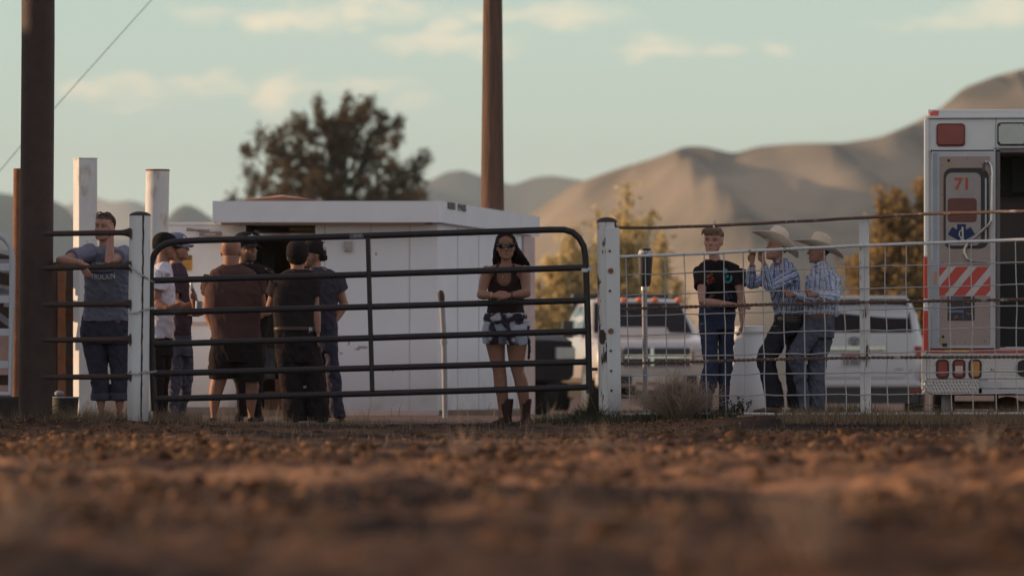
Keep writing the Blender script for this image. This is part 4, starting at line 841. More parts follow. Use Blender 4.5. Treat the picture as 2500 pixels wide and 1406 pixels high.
def vehicle_frame(name, px0, Y, rz, label, cat):
    e = empty(name, ((px0-1250)*Y/FPX, Y, 0), label, cat, rz=rz); k = Y/FPX
    def A(px, py, v=0.0): return Vector(((px-px0)*k, v, HC+(YH-py)*k))
    def bx(mb, x0, x1, y0, y1, v0, v1):
        a = A(x0, y0); b = A(x1, y1); mb.box(a.x, b.x, v0, v1, b.z, a.z); return mb
    def rr(mb, x0, x1, y0, y1, rad, v0, v1, n=5):
        pts = []
        for (cx, cy, a0) in ((x1-rad, y0+rad, 0), (x0+rad, y0+rad, 90), (x0+rad, y1-rad, 180), (x1-rad, y1-rad, 270)):
            for i in range(n+1):
                a = R(a0+90*i/n); pts.append(A(cx+rad*math.cos(a), cy-rad*math.sin(a), v0))
        mb.prism(pts, (0, v1-v0, 0)); return mb
    return e, A, bx, rr
amb, A, bx, rr = vehicle_frame('ambulance', 2262, 52.0, R(-4.17), 'boxy white ambulance seen from behind with open rear doorway and red lamps', 'ambulance')
def ab(name, m, f, bevel=0.0, par=None, smooth=False, label=None):
    mb = MB(); f(mb); return mb.build(name, m, par or amb, local=True, bevel=bevel, smooth=smooth, label=label)
def shell(mb):
    bx(mb, 2264, 2431, 290, 852, 0, 5.2); bx(mb, 2431, 2660, 290, 368, 0, 5.2); bx(mb, 2660, 2905, 290, 852, 0, 5.2); bx(mb, 2264, 2905, 268, 290.5, -0.02, 5.2)
ab('box_body', M_AW, shell, 0.012)
ab('drip_rail', M_AW, lambda mb: bx(mb, 2262, 2907, 284, 289, -0.035, -0.02))
ab('corner_trim', M_AW, lambda mb: bx(mb, 2256, 2268, 290, 628, -0.035, 0.06), 0.012)
def redstrip(mb): bx(mb, 2255, 2267, 628, 728, -0.037, 0.06); bx(mb, 2254, 2266, 760, 859, -0.037, 0.06)
ab('red_stripe', M_ARED, lambda mb: bx(mb, 2255, 2267, 628.5, 728, -0.037, 0.06), 0.008)
ab('red_stripe', M_ARED, lambda mb: bx(mb, 2254, 2266, 760, 858, -0.037, 0.06), 0.008)
ab('corner_trim', M_AW, lambda mb: bx(mb, 2255, 2266, 728.5, 759.5, -0.036, 0.06), 0.008)
def lamp(name, x0, x1, y0, y1, m, bez=M_DKR, v=-0.02):
    f = ab(name, bez, lambda mb: rr(mb, x0, x1, y0, y1, 9, v, 0.0), 0.004)
    ab('lens', m, lambda mb: rr(mb, x0+3, x1-3, y0+3, y1-3, 7, v-0.012, v+0.002), 0.006, par=f)
    return f
def on_lamp(f): return f
lamp('warning_lamp', 2286, 2356, 302, 358, M_LRED, mat('lamp_bezel_red', (0.12, 0.02, 0.02), 0.4))
f = lamp('scene_lamp', 2434, 2506, 300, 357, M_LCLR)
for (x, y) in ((2440, 307), (2500, 307), (2439, 350), (2500, 350)):
    ab('lamp_screw', M_BLACK, lambda mb: mb.tube([A(x, y, -0.030), A(x, y, -0.036)], 0.008, 10), par=f)
lamp('warning_lamp', 2590, 2660, 302, 358, M_LRED, mat('lamp_bezel_red', (0.12, 0.02, 0.02), 0.4))
ab('marker_lamp', mat('bright_red_lens', (0.6, 0.05, 0.03), 0.2, coat=0.5), lambda mb: mb.prism([A(2268, 288, -0.03), A(2270, 276, -0.03), A(2278, 271, -0.03), A(2292, 271, -0.03), A(2290, 288, -0.03)], (0, 0.12, 0)), 0.006)
# left door leaf
door = ab('rear_door', M_ALB, lambda mb: bx(mb, 2275, 2430, 370, 851, -0.05, -0.002), 0.008)
ab('door_edge', mat('blue_grey_edge', (0.30, 0.34, 0.40), 0.5), lambda mb: bx(mb, 2276, 2289, 374, 846, -0.055, -0.049), par=door)
ab('top_gap', M_BLACK, lambda mb: bx(mb, 2272, 2426, 367, 371.5, -0.04, -0.003), par=door)
ab('inner_panel', M_AL, lambda mb: rr(mb, 2293, 2417, 383, 843, 3, -0.054, -0.049), par=door)
win = ab('door_window', M_DKR, lambda mb: rr(mb, 2303, 2413, 411, 607, 22, -0.075, -0.053), 0.006, par=door)
def att(name, m, f, bevel=0.0, par=None): return ab(name, m, f, bevel, par)
att('window_pane', mat('reflecting_pane', (0.30, 0.26, 0.25), 0.35, metal=0.2), lambda mb: rr(mb, 2309, 2394, 423, 600, 15, -0.079, -0.074), par=door)
att('grey_reflection_strip', M_ALB, lambda mb: rr(mb, 2404, 2408, 436, 594, 2, -0.079, -0.074), par=door)
lf = att('pane_lamp_reflection', mat('dim_red', (0.12, 0.025, 0.018), 0.35), lambda mb: rr(mb, 2313, 2384, 485, 543, 8, -0.085, -0.078), 0.004, par=door)  # reflected red lamp, modelled as a solid patch on the pane
k = 52/FPX
text_mesh('lettering', '71', mat('number_red', (0.40, 0.07, 0.04), 0.5), door, (world_of(amb) @ A(2349.5, 450, -0.0815)), world_of(amb).to_3x3() @ Vector((1, 0, 0)), (0, 0, 1), 30*k, 0.003, bold=0.03, width=33*k)
def star(mb):
    c = (2347, 580)
    for ang in (90, 150, 30):
        a = R(ang); d = (math.cos(a), -math.sin(a)); n = (-d[1], d[0]); L0, W0 = 32, 10.5
        q = [A(c[0]+n[0]*W0, c[1]+n[1]*W0, -0.081-0.0005*ang/30), A(c[0]+n[0]*W0+d[0]*L0, c[1]+n[1]*W0+d[1]*L0, -0.081-0.0005*ang/30), A(c[0]-n[0]*W0+d[0]*L0, c[1]-n[1]*W0+d[1]*L0, -0.081-0.0005*ang/30), A(c[0]-n[0]*W0, c[1]-n[1]*W0, -0.081-0.0005*ang/30)]
        mb.prism(q, (0, 0.002, 0))
att('six_arm_star_decal', M_BLUE, star, par=door)
def snake(mb):
    mb.tube([A(2349, 555, -0.084), A(2350, 566, -0.084), A(2350, 592, -0.084)], 0.009, 6)
    mb.tube([A(2350, 560, -0.085), A(2343, 566, -0.085), A(2341, 574, -0.085), A(2346, 582, -0.085), A(2354, 588, -0.085)], 0.006, 6)
att('staff_and_snake_mark', mat('decal_white', (0.5, 0.48, 0.47), 0.5), snake, par=door)
def handle(mb):
    mb.tube([A(2400, 420, -0.06), A(2401, 403, -0.09), A(2406, 396, -0.11), A(2413, 397, -0.11), A(2419, 408, -0.11), A(2421, 430, -0.11), A(2419, 541, -0.11), A(2414, 549, -0.11), A(2362, 597, -0.11), A(2355, 608, -0.11), A(2354, 620, -0.11), A(2360, 632, -0.11), A(2372, 638, -0.10), A(2412, 640, -0.06)], 0.0135, 10)
att('grab_handle', mat('polished_steel', (0.5, 0.48, 0.48), 0.22, metal=0.9), handle, par=door)
bpy.data.objects[door.name]; 
def chev_red(mb):
    # red diagonal stripes clipped to the panel
    for i in range(-1, 4):
        x0 = 2293+i*50.5-14
        poly = [(x0+26+29, 652), (x0+58+29-2, 652), (x0+26, 722), (x0-4, 722)]
        # clip to 2293..2418
        def clip(poly, xm, keep_gt):
            out = []
            for (p, q) in zip(poly, poly[1:]+poly[:1]):
                ip = (p[0] >= xm) == keep_gt or p[0] == xm; iq = (q[0] >= xm) == keep_gt or q[0] == xm
                if ip: out.append(p)
                if ip != iq:
                    t = (xm-p[0])/(q[0]-p[0]); out.append((xm, p[1]+t*(q[1]-p[1])))
            return out
        poly = clip(clip(poly, 2293, True), 2417, False)
        if len(poly) >= 3: mb.prism([A(x, y, -0.060) for x, y in poly], (0, 0.003, 0))
att('chevron_board', mat('chevron_white', (0.50, 0.46, 0.45), 0.4), lambda mb: bx(mb, 2292.5, 2418, 651, 723, -0.0575, -0.0535), par=door)
att('chevron_stripes', M_ARED, chev_red, par=door)
pst = att('instruction_decal', mat('decal_black', (0.03, 0.022, 0.03), 0.5), lambda mb: bx(mb, 2313, 2379, 724, 783, -0.057, -0.0535), par=door)
att('decal_blue_bars', mat('decal_blue', (0.10, 0.14, 0.26), 0.5), lambda mb: (bx(mb, 2315, 2350, 726, 729, -0.0585, -0.0572), bx(mb, 2314, 2351, 757.5, 763, -0.0585, -0.0572), bx(mb, 2351, 2352, 735, 782, -0.0585, -0.0572)), par=door)
def marks(mb):
    rg = random.Random(8)
    for (cx, cy, w_, h_) in ((2331, 751, 9, 3), (2338, 775, 12, 3.5), (2363, 766, 6, 3.5), (2360, 737, 5, 1.2)):
        for q in range(7):
            x = cx+rg.uniform(-w_, w_); y = cy+rg.uniform(-h_, h_); mb.prism([A(x, y, -0.0588), A(x+rg.uniform(1.5, 4), y-rg.uniform(.3, 1.6), -0.0588), A(x+rg.uniform(1, 3), y+rg.uniform(0.8, 2.2), -0.0588)], (0, 0.001, 0))
att('decal_yellow_figures', mat('decal_ochre', (0.40, 0.22, 0.03), 0.5), marks, par=door)
att('side_reflector', M_LAMB, lambda mb: bx(mb, 2280.5, 2286, 664, 694, -0.06, -0.0555), par=door)
for y in (393, 822):
    att('yellow_label', mat('dull_yellow', (0.36, 0.27, 0.08), 0.6), lambda mb: bx(mb, 2309-18*(y > 800), 2322-18*(y > 800), y+7, y+13, -0.057, -0.0535), par=door)
    att('latch_hole', M_BLACK, lambda mb: mb.tube([A(2316-14*(y > 800), y, -0.0535), A(2316-14*(y > 800), y, -0.057)], 0.014, 10), par=door)
att('door_hook', M_BLACK, lambda mb: bx(mb, 2300, 2312, 838, 846, -0.065, -0.055), par=door)
for (x, y) in [(2300, q) for q in (405, 476, 548, 604, 642, 728, 776, 820)]+[(2415, q) for q in (400, 710, 770, 822)]+[(2361, 388), (2330, 838), (2356, 836), (2403, 833)]:
    att('rivet', mat('dark_rivet', (0.06, 0.04, 0.04), 0.5), lambda mb: mb.tube([A(x, y, -0.0545), A(x, y, -0.0575)], 0.0055, 8), par=door)
# opening and interior
ab('doorway_frame', mat('door_seal_brown', (0.14, 0.11, 0.11), 0.5), lambda mb: (bx(mb, 2431, 2441, 371, 851, -0.02, 0.1), bx(mb, 2441, 2660, 364, 374, -0.02, 0.1)), 0.004)
ab('doorway_frame', M_ALB, lambda mb: bx(mb, 2426, 2700, 358, 363, -0.03, -0.001), 0.003)
ab('inner_partition', M_INT, lambda mb: (bx(mb, 2431, 2480, 374, 640, 1.2, 1.25), bx(mb, 2431, 2900, 366, 372, 0.1, 4.5), bx(mb, 2431, 2900, 300, 860, 4.4, 4.5)))
ab('dark_cabinet', M_BLACK, lambda mb: (bx(mb, 2431, 2900, 640, 855, 1.0, 1.6), bx(mb, 2474, 2560, 374, 462, 0.9, 1.3)))
ab('inner_shelf', M_BLACK, lambda mb: bx(mb, 2441, 2600, 457, 468, 1.0, 1.25))
ab('inner_wall', M_INT, lambda mb: bx(mb, 2480, 2640, 468, 640, 1.22, 1.26))
ab('floor_plate', M_ALB, lambda mb: (bx(mb, 2431, 2660, 848, 853, -0.01, 3.0), bx(mb, 2455, 2600, 846.5, 849, 0.0, 0.25)))
# lower body, bumper and step
ab('red_band', M_ARED, lambda mb: bx(mb, 2266, 2900, 852.5, 861.5, -0.03, 0.3), 0.004)
ab('yellow_bar', mat('yellow_reflector', (0.62, 0.40, 0.02), 0.35), lambda mb: mb.prism([A(2303, 859.5, -0.037), A(2307, 854.5, -0.037), A(2368, 854.5, -0.037), A(2363, 860, -0.037)], (0, 0.006, 0)))
def plate(mb):
    bx(mb, 2250, 2262, 858, 952, -0.05, 0.10); bx(mb, 2262, 2900, 862, 925, -0.035, 0.25); bx(mb, 2410, 2900, 925, 948, -0.034, 0.2)
ab('tread_plate', M_TREAD, plate, 0.006)
for i, x in enumerate((2285, 2325, 2364)):
    lp = ab('tail_lamp', M_DKR, lambda mb: rr(mb, x, x+32, 877, 924, 10, -0.047, -0.035), 0.003)
    ab('lens', (M_LRED, M_LRED, M_LAMB)[i], lambda mb: rr(mb, x+5, x+27, 882, 919, 6, -0.055, -0.046), 0.004, par=lp)
    if i == 1: ab('white_reflector', mat('reflector_white', (0.5, 0.4, 0.38), 0.4), lambda mb: bx(mb, x+7, x+25, 893, 911, -0.0575, -0.0552), par=lp)
ab('bumper_step', M_TREAD, lambda mb: (bx(mb, 2254, 2389, 926, 962, -0.28, 0.02)), 0.01)
ab('sunlit_step_end', mat('sunlit_plate', (0.75, 0.72, 0.65), 0.35, metal=0.3), lambda mb: bx(mb, 2251.0, 2253.9, 926.5, 961.5, -0.275, 0.0), 0.003)  # sunlit end of the step painted as a brighter plate
ab('step_bracket', M_ALB, lambda mb: (bx(mb, 2389, 2440, 930, 948, -0.1, 0.0), bx(mb, 2396, 2900, 949, 961, -0.25, -0.02)), 0.004)
ab('filler_cap', M_BLACK, lambda mb: mb.tube([A(2500, 899, -0.036), A(2500, 899, -0.05)], 21*k, 24))
ab('chassis', mat('underbody_black', (0.02, 0.018, 0.018), 0.9), lambda mb: (bx(mb, 2290, 2880, 930, 965, 0.05, 5.0), bx(mb, 2430, 2440, 960, 1000, 0.9, 1.0)))
for (x, y) in ((2420, 902), (2425, 905)):
    ab('plate_screw', M_BLACK, lambda mb: mb.tube([A(x, y, -0.034), A(x, y, -0.042)], 0.008, 8))
for px in (2276, 2760):
    w_ = ab('wheel', M_BLACK, lambda mb: mb.tube([A(px, 936, 1.5)+Vector((0, 0, -0.0+0.05)), A(px+56, 936, 1.5)+Vector((0, 0, 0.05))], 0.40, 28), 0.03)
    ab('hub', M_ALB, lambda mb: mb.tube([A(px-1, 936, 1.5)+Vector((0, 0, 0.05)), A(px+2, 936, 1.5)+Vector((0, 0, 0.05))], 0.2, 20), par=w_)
ab('mud_flap', mat('pale_flap', (0.45, 0.44, 0.46), 0.7), lambda mb: bx(mb, 2299, 2322, 962, 1012, 0.9, 0.93))
ab('differential', mat('axle_brown', (0.2, 0.11, 0.06), 0.8), lambda mb: (mb.ell(A(2465, 992, 1.5), 0.14, 0.12, 0.09), mb.tube([A(2330, 990, 1.5), A(2760, 990, 1.5)], 0.04, 10)), smooth=True)

# ------------------------------------------------ cars
M_GLASS = mat('dark_car_glass', (0.014, 0.010, 0.010), 0.15, spec=0.25)
M_TYRE = mat('tyre', (0.015, 0.014, 0.014), 0.8); M_CHROME = mat('chrome', (0.6, 0.6, 0.6), 0.12, metal=1.0)
M_PLASTIC = mat('black_plastic', (0.025, 0.022, 0.023), 0.5)
def car_mesh(stations, n=24):
    """loft of body cross-sections along depth: (v, halfwidth, zbottom, zshoulder, ztop, topinset)"""
    rings = []
    for (v, w_, zb, zs, zt_, ins) in stations:
        prof = [(w_*0.90, zb), (w_*0.985, zb+(zs-zb)*0.12), (w_, zb+(zs-zb)*0.5), (w_*0.985, zs-(zs-zb)*0.08), (w_*0.955, zs), (w_-ins*0.55, zs+(zt_-zs)*0.55), (w_-ins, zt_-(zt_-zs)*0.10), (w_-ins-0.07, zt_-0.01), ((w_-ins)*0.5, zt_+0.004)]
        ring = [Vector((x, v, z)) for x, z in prof]+[Vector((-x, v, z)) for x, z in prof[::-1]]
        rings.append(ring)
    return rings
def wheel(par, x, v, z, rad, wd, axis_side):
    mb = MB(); mb.tube([Vector((x-wd/2, v, z)), Vector((x-wd/2+0.02, v, z)), Vector((x+wd/2-0.02, v, z)), Vector((x+wd/2, v, z))], [rad*0.94, rad, rad, rad*0.94], 30)
    wl = mb.build('wheel', M_TYRE, par, local=True, smooth=True)
    mb = MB(); s = axis_side; mb.tube([Vector((x+s*(wd/2-0.01), v, z)), Vector((x+s*(wd/2+0.012), v, z))], rad*0.62, 22); mb.build('rim', M_CHROME, wl, local=True, smooth=True)
    return wl
# white pickup truck, front towards the camera
trk, A, bx, rr = vehicle_frame('pickup_truck', 1600, 90.0, R(7.0), 'white pickup truck facing the fence with a row of orange roof lights', 'truck')
M_TW = mat('truck_white', (0.40, 0.365, 0.345), 0.3, var=0.03, coat=0.4, dirt=((0.28, 0.2, 0.14), 0.0, 0.8))
def vb(name, m, f, par, bevel=0.0, smooth=False):
    mb = MB(); f(mb); return mb.build(name, m, par, local=True, bevel=bevel, smooth=smooth)
st = [(-0.12, 0.86, 0.42, 0.88, 0.90, 0.02), (0.0, 0.95, 0.38, 0.92, 0.98, 0.06), (0.5, 0.99, 0.36, 0.97, 1.06, 0.12), (1.15, 1.0, 0.36, 1.02, 1.13, 0.16), (1.35, 1.0, 0.36, 1.04, 1.16, 0.2), (2.05, 1.0, 0.36, 1.06, 1.66, 0.24), (2.3, 1.0, 0.36, 1.06, 1.72, 0.25), (3.7, 1.0, 0.36, 1.06, 1.72, 0.26), (4.0, 1.0, 0.36, 1.06, 1.15, 0.1), (5.9, 0.98, 0.42, 1.06, 1.10, 0.05)]
vb('body', M_TW, lambda mb: mb.loft(car_mesh(st)), trk, smooth=True)
vb('windshield', M_GLASS, lambda mb: mb.add([Vector((-0.80, 1.36, 1.17)), Vector((0.80, 1.36, 1.17)), Vector((0.70, 2.03, 1.655)), Vector((-0.70, 2.03, 1.655)), Vector((-0.80, 1.42, 1.13)), Vector((0.80, 1.42, 1.13)), Vector((0.70, 2.1, 1.60)), Vector((-0.70, 2.1, 1.60))], [(0, 1, 2, 3), (7, 6, 5, 4), (0, 4, 5, 1), (1, 5, 6, 2), (2, 6, 7, 3), (3, 7, 4, 0)]), trk)
for v0, v1 in ((2.0, 2.7), (2.78, 3.5)):
    vb('side_window', M_GLASS, lambda mb: mb.add([Vector((-0.955, v0-0.35*(v0 < 2.5), 1.12)), Vector((-0.955, v1, 1.12)), Vector((-0.80, v1, 1.60)), Vector((-0.80, v0+0.08, 1.60)), Vector((-0.9, v0, 1.12)), Vector((-0.9, v1, 1.12)), Vector((-0.78, v1, 1.6)), Vector((-0.78, v0+.08, 1.6))], [(0, 1, 2, 3), (7, 6, 5, 4), (0, 4, 5, 1), (1, 5, 6, 2), (2, 6, 7, 3), (3, 7, 4, 0)]), trk)
k9 = 90/FPX
for i in (-2, -1, 0, 1, 2):
    x = (1627+(-99 if i == -2 else 99 if i == 2 else 39*i)-1600)*k9*1.0
    vb('roof_light', mat('orange_lens', (0.75, 0.14, 0.02), 0.2, coat=0.5), lambda mb: mb.ell(Vector((x-0.12, 2.12, 1.705)), 0.062, 0.07, 0.04), trk, smooth=True)
vb('light_bar', M_PLASTIC, lambda mb: mb.box(-0.8, 0.8, 3.9, 4.2, 1.6, 1.83), trk, 0.03)
g = vb('grille', M_CHROME, lambda mb: mb.box(-0.54, 0.56, -0.16, -0.05, 0.60, 0.94), trk, 0.03)
for (x0, x1, z0, z1) in ((-0.52, -0.10, 0.80, 0.91), (-0.05, 0.54, 0.80, 0.91), (-0.52, -0.10, 0.63, 0.75), (-0.05, 0.54, 0.63, 0.75)):
    vb('grille_opening', M_PLASTIC, lambda mb: mb.box(x0, x1, -0.175, -0.155, z0, z1), g, 0.008)
for s in (-1, 1):
    h = vb('headlight', M_LCLR, lambda mb: mb.box(min(s*0.57, s*0.88), max(s*0.57, s*0.88), -0.17, 0.0, 0.66, 0.88), trk, 0.03)
    vb('indicator', M_LAMB, lambda mb: mb.box(min(s*0.82, s*0.90), max(s*0.82, s*0.90), -0.15, 0.03, 0.68, 0.86), h, 0.01)
    m_ = vb('side_mirror', M_PLASTIC, lambda mb: (mb.box(min(s*1.0, s*1.12), max(s*1.0, s*1.12), 1.75, 1.79, 1.12, 1.16), mb.box(min(s*1.08, s*1.26), max(s*1.08, s*1.26), 1.68, 1.80, 1.08, 1.36)), trk, 0.02)
b_ = vb('bumper', mat('dull_chrome', (0.42, 0.38, 0.36), 0.35, metal=0.6), lambda mb: (mb.box(-0.98, 0.98, -0.32, -0.1, 0.28, 0.52)), trk, 0.05)
vb('bumper_slot', M_PLASTIC, lambda mb: mb.box(-0.62, -0.42, -0.33, -0.3, 0.34, 0.48), b_); vb('bumper_slot', M_PLASTIC, lambda mb: mb.box(0.42, 0.62, -0.33, -0.3, 0.34, 0.48), b_)
vb('licence_plate', mat('plate_pale', (0.42, 0.36, 0.35), 0.5), lambda mb: mb.box(-0.36, -0.02, -0.335, -0.315, 0.24, 0.33), b_); vb('plate_band', mat('plate_red', (0.3, 0.06, 0.04), 0.5), lambda mb: mb.box(-0.36, -0.02, -0.338, -0.336, 0.33, 0.37), b_)
vb('wheel_arch', M_PLASTIC, lambda mb: mb.tube([Vector((-1.01, 0.85, 0.33)), Vector((-0.7, 0.85, 0.33))], 0.45, 24), trk)
for s in (-1, 1):
    for v in (0.85, 4.9): wheel(trk, s*0.87, v, 0.28, 0.38, 0.26, s)
vb('underbody', mat('underbody_black', (0.02, 0.018, 0.018), 0.9), lambda mb: mb.box(-0.8, 0.8, 0.0, 5.6, 0.12, 0.45), trk)
# white SUV from behind
suv, A, bx, rr = vehicle_frame('suv', 2086, 85.0, R(-5.0), 'white sport utility vehicle seen from behind between the boys and the ambulance', 'car')
M_SW = mat('suv_white', (0.50, 0.51, 0.53), 0.35, var=0.03, coat=0.4, dirt=((0.3, 0.24, 0.2), 0.0, 0.7))
z_ = lambda py: HC+(YH-py)*85/FPX
st = [(-0.05, 0.90, 0.33, 0.86, 0.92, 0.02), (0.02, 0.97, 0.32, 0.95, 1.12, 0.06), (0.16, 1.0, 0.32, 1.12, 1.50, 0.12), (0.35, 1.0, 0.32, 1.12, 1.62, 0.20), (1.0, 1.0, 0.32, 1.12, 1.66, 0.20), (2.8, 1.0, 0.32, 1.1, 1.64, 0.2), (3.7, 0.98, 0.32, 1.05, 1.15, 0.12), (4.6, 0.9, 0.35, 0.95, 0.98, 0.08)]
vb('body', M_SW, lambda mb: mb.loft(car_mesh(st)), suv, smooth=True)
vb('rear_window', M_GLASS, lambda mb: mb.add([Vector((-0.86, -0.035+.02, 1.12)), Vector((0.86, -0.015, 1.12)), Vector((0.80, 0.20, 1.56)), Vector((0.70, 0.24, 1.58)), Vector((-0.70, 0.24, 1.58)), Vector((-0.80, 0.20, 1.56)), Vector((-0.86, 0.2, 1.12)), Vector((0.86, 0.2, 1.12)), Vector((0.8, 0.4, 1.56)), Vector((0.7, 0.4, 1.58)), Vector((-0.7, 0.4, 1.58)), Vector((-0.8, 0.4, 1.56))], [(0, 1, 2, 3, 4, 5), (11, 10, 9, 8, 7, 6), (0, 6, 7, 1), (1, 7, 8, 2), (2, 8, 9, 3), (3, 9, 10, 4), (4, 10, 11, 5), (5, 11, 6, 0)]), suv)
vb('spoiler', M_SW, lambda mb: mb.box(-0.78, 0.78, 0.05, 0.45, 1.60, 1.66), suv, 0.02)
vb('roof_rail', M_PLASTIC, lambda mb: (mb.tube([Vector((-0.72, 0.5, 1.67)), Vector((-0.72, 0.7, 1.72)), Vector((-0.72, 2.6, 1.72))], 0.02, 8)), suv); vb('roof_rail', M_PLASTIC, lambda mb: (mb.tube([Vector((0.72, 0.5, 1.67)), Vector((0.72, 0.7, 1.72)), Vector((0.72, 2.6, 1.72))], 0.02, 8)), suv)
vb('tailgate', M_SW, lambda mb: mb.prism([Vector((x, -0.075, z)) for x, z in ((-0.80, 0.42), (0.74, 0.42), (0.86, 0.56), (0.90, 0.9), (0.88, 1.1), (-0.88, 1.1), (-0.90, 0.9), (-0.86, 0.56))], (0, 0.07, 0)), suv, 0.03)
vb('chrome_trim', M_CHROME, lambda mb: mb.box(-0.52, 0.46, -0.11, -0.07, z_(857), z_(844)), suv, 0.015)
vb('oval_emblem', mat('emblem_grey', (0.18, 0.19, 0.22), 0.3, metal=0.6), lambda mb: [mb.tube([Vector((rx*math.cos(a), -0.085, z_(832)+rz_*math.sin(a)+dz)) for a in [2*math.pi*q/20 for q in range(21)]], 0.009, 5, cap=False) for rx, rz_, dz in ((0.085, 0.058, 0), (0.03, 0.05, 0.003), (0.055, 0.022, 0.022))], suv)
for s in (-1, 1): vb('tail_light', mat('suv_red_lens', (0.30, 0.03, 0.025), 0.2, coat=0.4), lambda mb: mb.prism([Vector((s*0.84, -0.04, z_(871))), Vector((s*1.005, -0.02, z_(871))), Vector((s*1.005, -0.02, z_(845))), Vector((s*0.88, -0.04, z_(845)))], (0, 0.25, 0)), suv, 0.01)
rp = vb('plate_recess', M_SW, lambda mb: mb.box(-0.30, 0.30, -0.082, -0.07, z_(898), z_(858)), suv, 0.01)
lp_ = vb('licence_plate', mat('plate_lilac', (0.36, 0.33, 0.36), 0.5), lambda mb: mb.box(-0.19, 0.14, -0.092, -0.082, z_(893), z_(868)), suv)
vb('plate_band', mat('plate_red', (0.3, 0.06, 0.04), 0.5), lambda mb: mb.box(-0.19, 0.14, -0.096, -0.093, z_(868.5), z_(862)), suv)
vb('plate_characters', mat('plate_ink', (0.08, 0.06, 0.09), 0.6), lambda mb: [mb.box(x, x+0.022, -0.096, -0.093, z_(891), z_(875)) for x in (-0.15, -0.11, -0.05, -0.01, 0.03, 0.08)], suv)
vb('model_badge', mat('badge_grey', (0.2, 0.19, 0.19), 0.4), lambda mb: mb.box(0.60, 0.72, -0.082, -0.074, z_(903), z_(900)), suv)
vb('rear_bumper', M_SW, lambda mb: mb.box(-0.99, 0.99, -0.14, 0.05, z_(946), z_(929)), suv, 0.04)
vb('bumper_valance', M_PLASTIC, lambda mb: mb.box(-0.95, 0.95, -0.08, 0.1, z_(985), z_(946)), suv)
for s in (-1, 1): vb('rear_reflector', mat('suv_red_lens', (0.30, 0.03, 0.025), 0.2, coat=0.4), lambda mb: mb.box(min(s*0.82, s*0.97), max(s*0.82, s*0.97), -0.10, -0.07, z_(956), z_(949)), suv)
for s in (-1, 1):
    for v in (0.75, 3.6): wheel(suv, s*0.86, v, 0.28, 0.37, 0.25, s)
# dark pickup behind the end of the shed
dk, A, bx, rr = vehicle_frame('dark_pickup', 1395, 80.0, R(38.0), 'dark pickup truck half hidden behind the corner of the white shed', 'truck')
M_DK = mat('dark_car_paint', (0.018, 0.014, 0.015), 0.45, spec=.12, var=0.2)
st = [(-0.25, 0.9, 0.40, 0.90, 0.95, 0.05), (0.1, 0.98, 0.38, 1.0, 1.05, 0.08), (1.1, 1.0, 0.38, 1.05, 1.15, 0.12), (1.35, 1.0, 0.38, 1.06, 1.18, 0.2), (2.1, 1.0, 0.38, 1.08, 1.52, 0.26), (3.6, 1.0, 0.38, 1.08, 1.55, 0.26), (4.0, 1.0, 0.38, 1.08, 1.1, 0.06), (5.6, 1.0, 0.4, 1.08, 1.1, 0.05)]
def shift(rings, dx): return [[q+Vector((dx, 0, 0)) for q in r_] for r_ in rings]
DX = -1.05
vb('body', M_DK, lambda mb: mb.loft(shift(car_mesh(st), DX)), dk, smooth=True)
vb('windshield', M_GLASS, lambda mb: mb.box(-0.76+DX, 0.76+DX, 0, 0.03, 0, 0.55, Matrix.Translation((0, 1.38, 1.15)) @ Matrix.Rotation(R(-60), 4, 'X')), dk)
vb('side_mirror', M_PLASTIC, lambda mb: (mb.box(0.92+DX, 1.16+DX, 1.7, 1.84, 1.06, 1.30)), dk, 0.02)
vb('side_window', M_GLASS, lambda mb: mb.add([Vector((0.957+DX, 1.75, 1.14)), Vector((0.957+DX, 3.4, 1.14)), Vector((0.80+DX, 3.3, 1.5)), Vector((0.80+DX, 2.2, 1.5))], [(0, 1, 2, 3)]), dk)
for s in (-1, 1):
    for v in (0.6, 4.6): wheel(dk, s*0.87+DX, v, 0.28, 0.38, 0.26, s)
vb('headlight', M_LCLR, lambda mb: mb.box(0.55+DX, 0.9+DX, -0.29, -0.2, 0.68, 0.86), dk, 0.02)
# tapered white barrel behind the fence
br = empty('barrel', P(1822, 1012, 49.9), 'tapered white plastic barrel standing between the boys behind the fence', 'barrel')
M_BAR = mat('white_plastic', (0.74, 0.73, 0.76), 0.5, var=0.05, vscale=3, dirt=((0.25, 0.18, 0.15), 0.0, 0.5))
kb = 49.9/FPX; c = P(1824, 1012, 49.9); c.z = 0.02
mb = MB(); zz = lambda py: P(0, py, 49.9).z
prof = [(1012, 47), (1004, 49), (950, 47), (880, 42), (825, 39), (815, 39), (812, 41.5), (802, 41.5), (800, 40)]
mb.loft([[Vector((c.x, c.y, zz(py)))+Vector((rp_*kb*math.cos(2*math.pi*q/36), rp_*kb*math.sin(2*math.pi*q/36), 0)) for q in range(36)] for py, rp_ in prof]); mb.build('drum', M_BAR, br, smooth=True)
mb = MB(); mb.loft([[Vector((c.x, c.y, zz(py)))+Vector((rp_*kb*math.cos(2*math.pi*q/36), rp_*kb*math.sin(2*math.pi*q/36), 0)) for q in range(36)] for py, rp_ in ((801, 42), (797, 42), (796, 38))]); mb.build('rim', M_BAR, br, smooth=True)
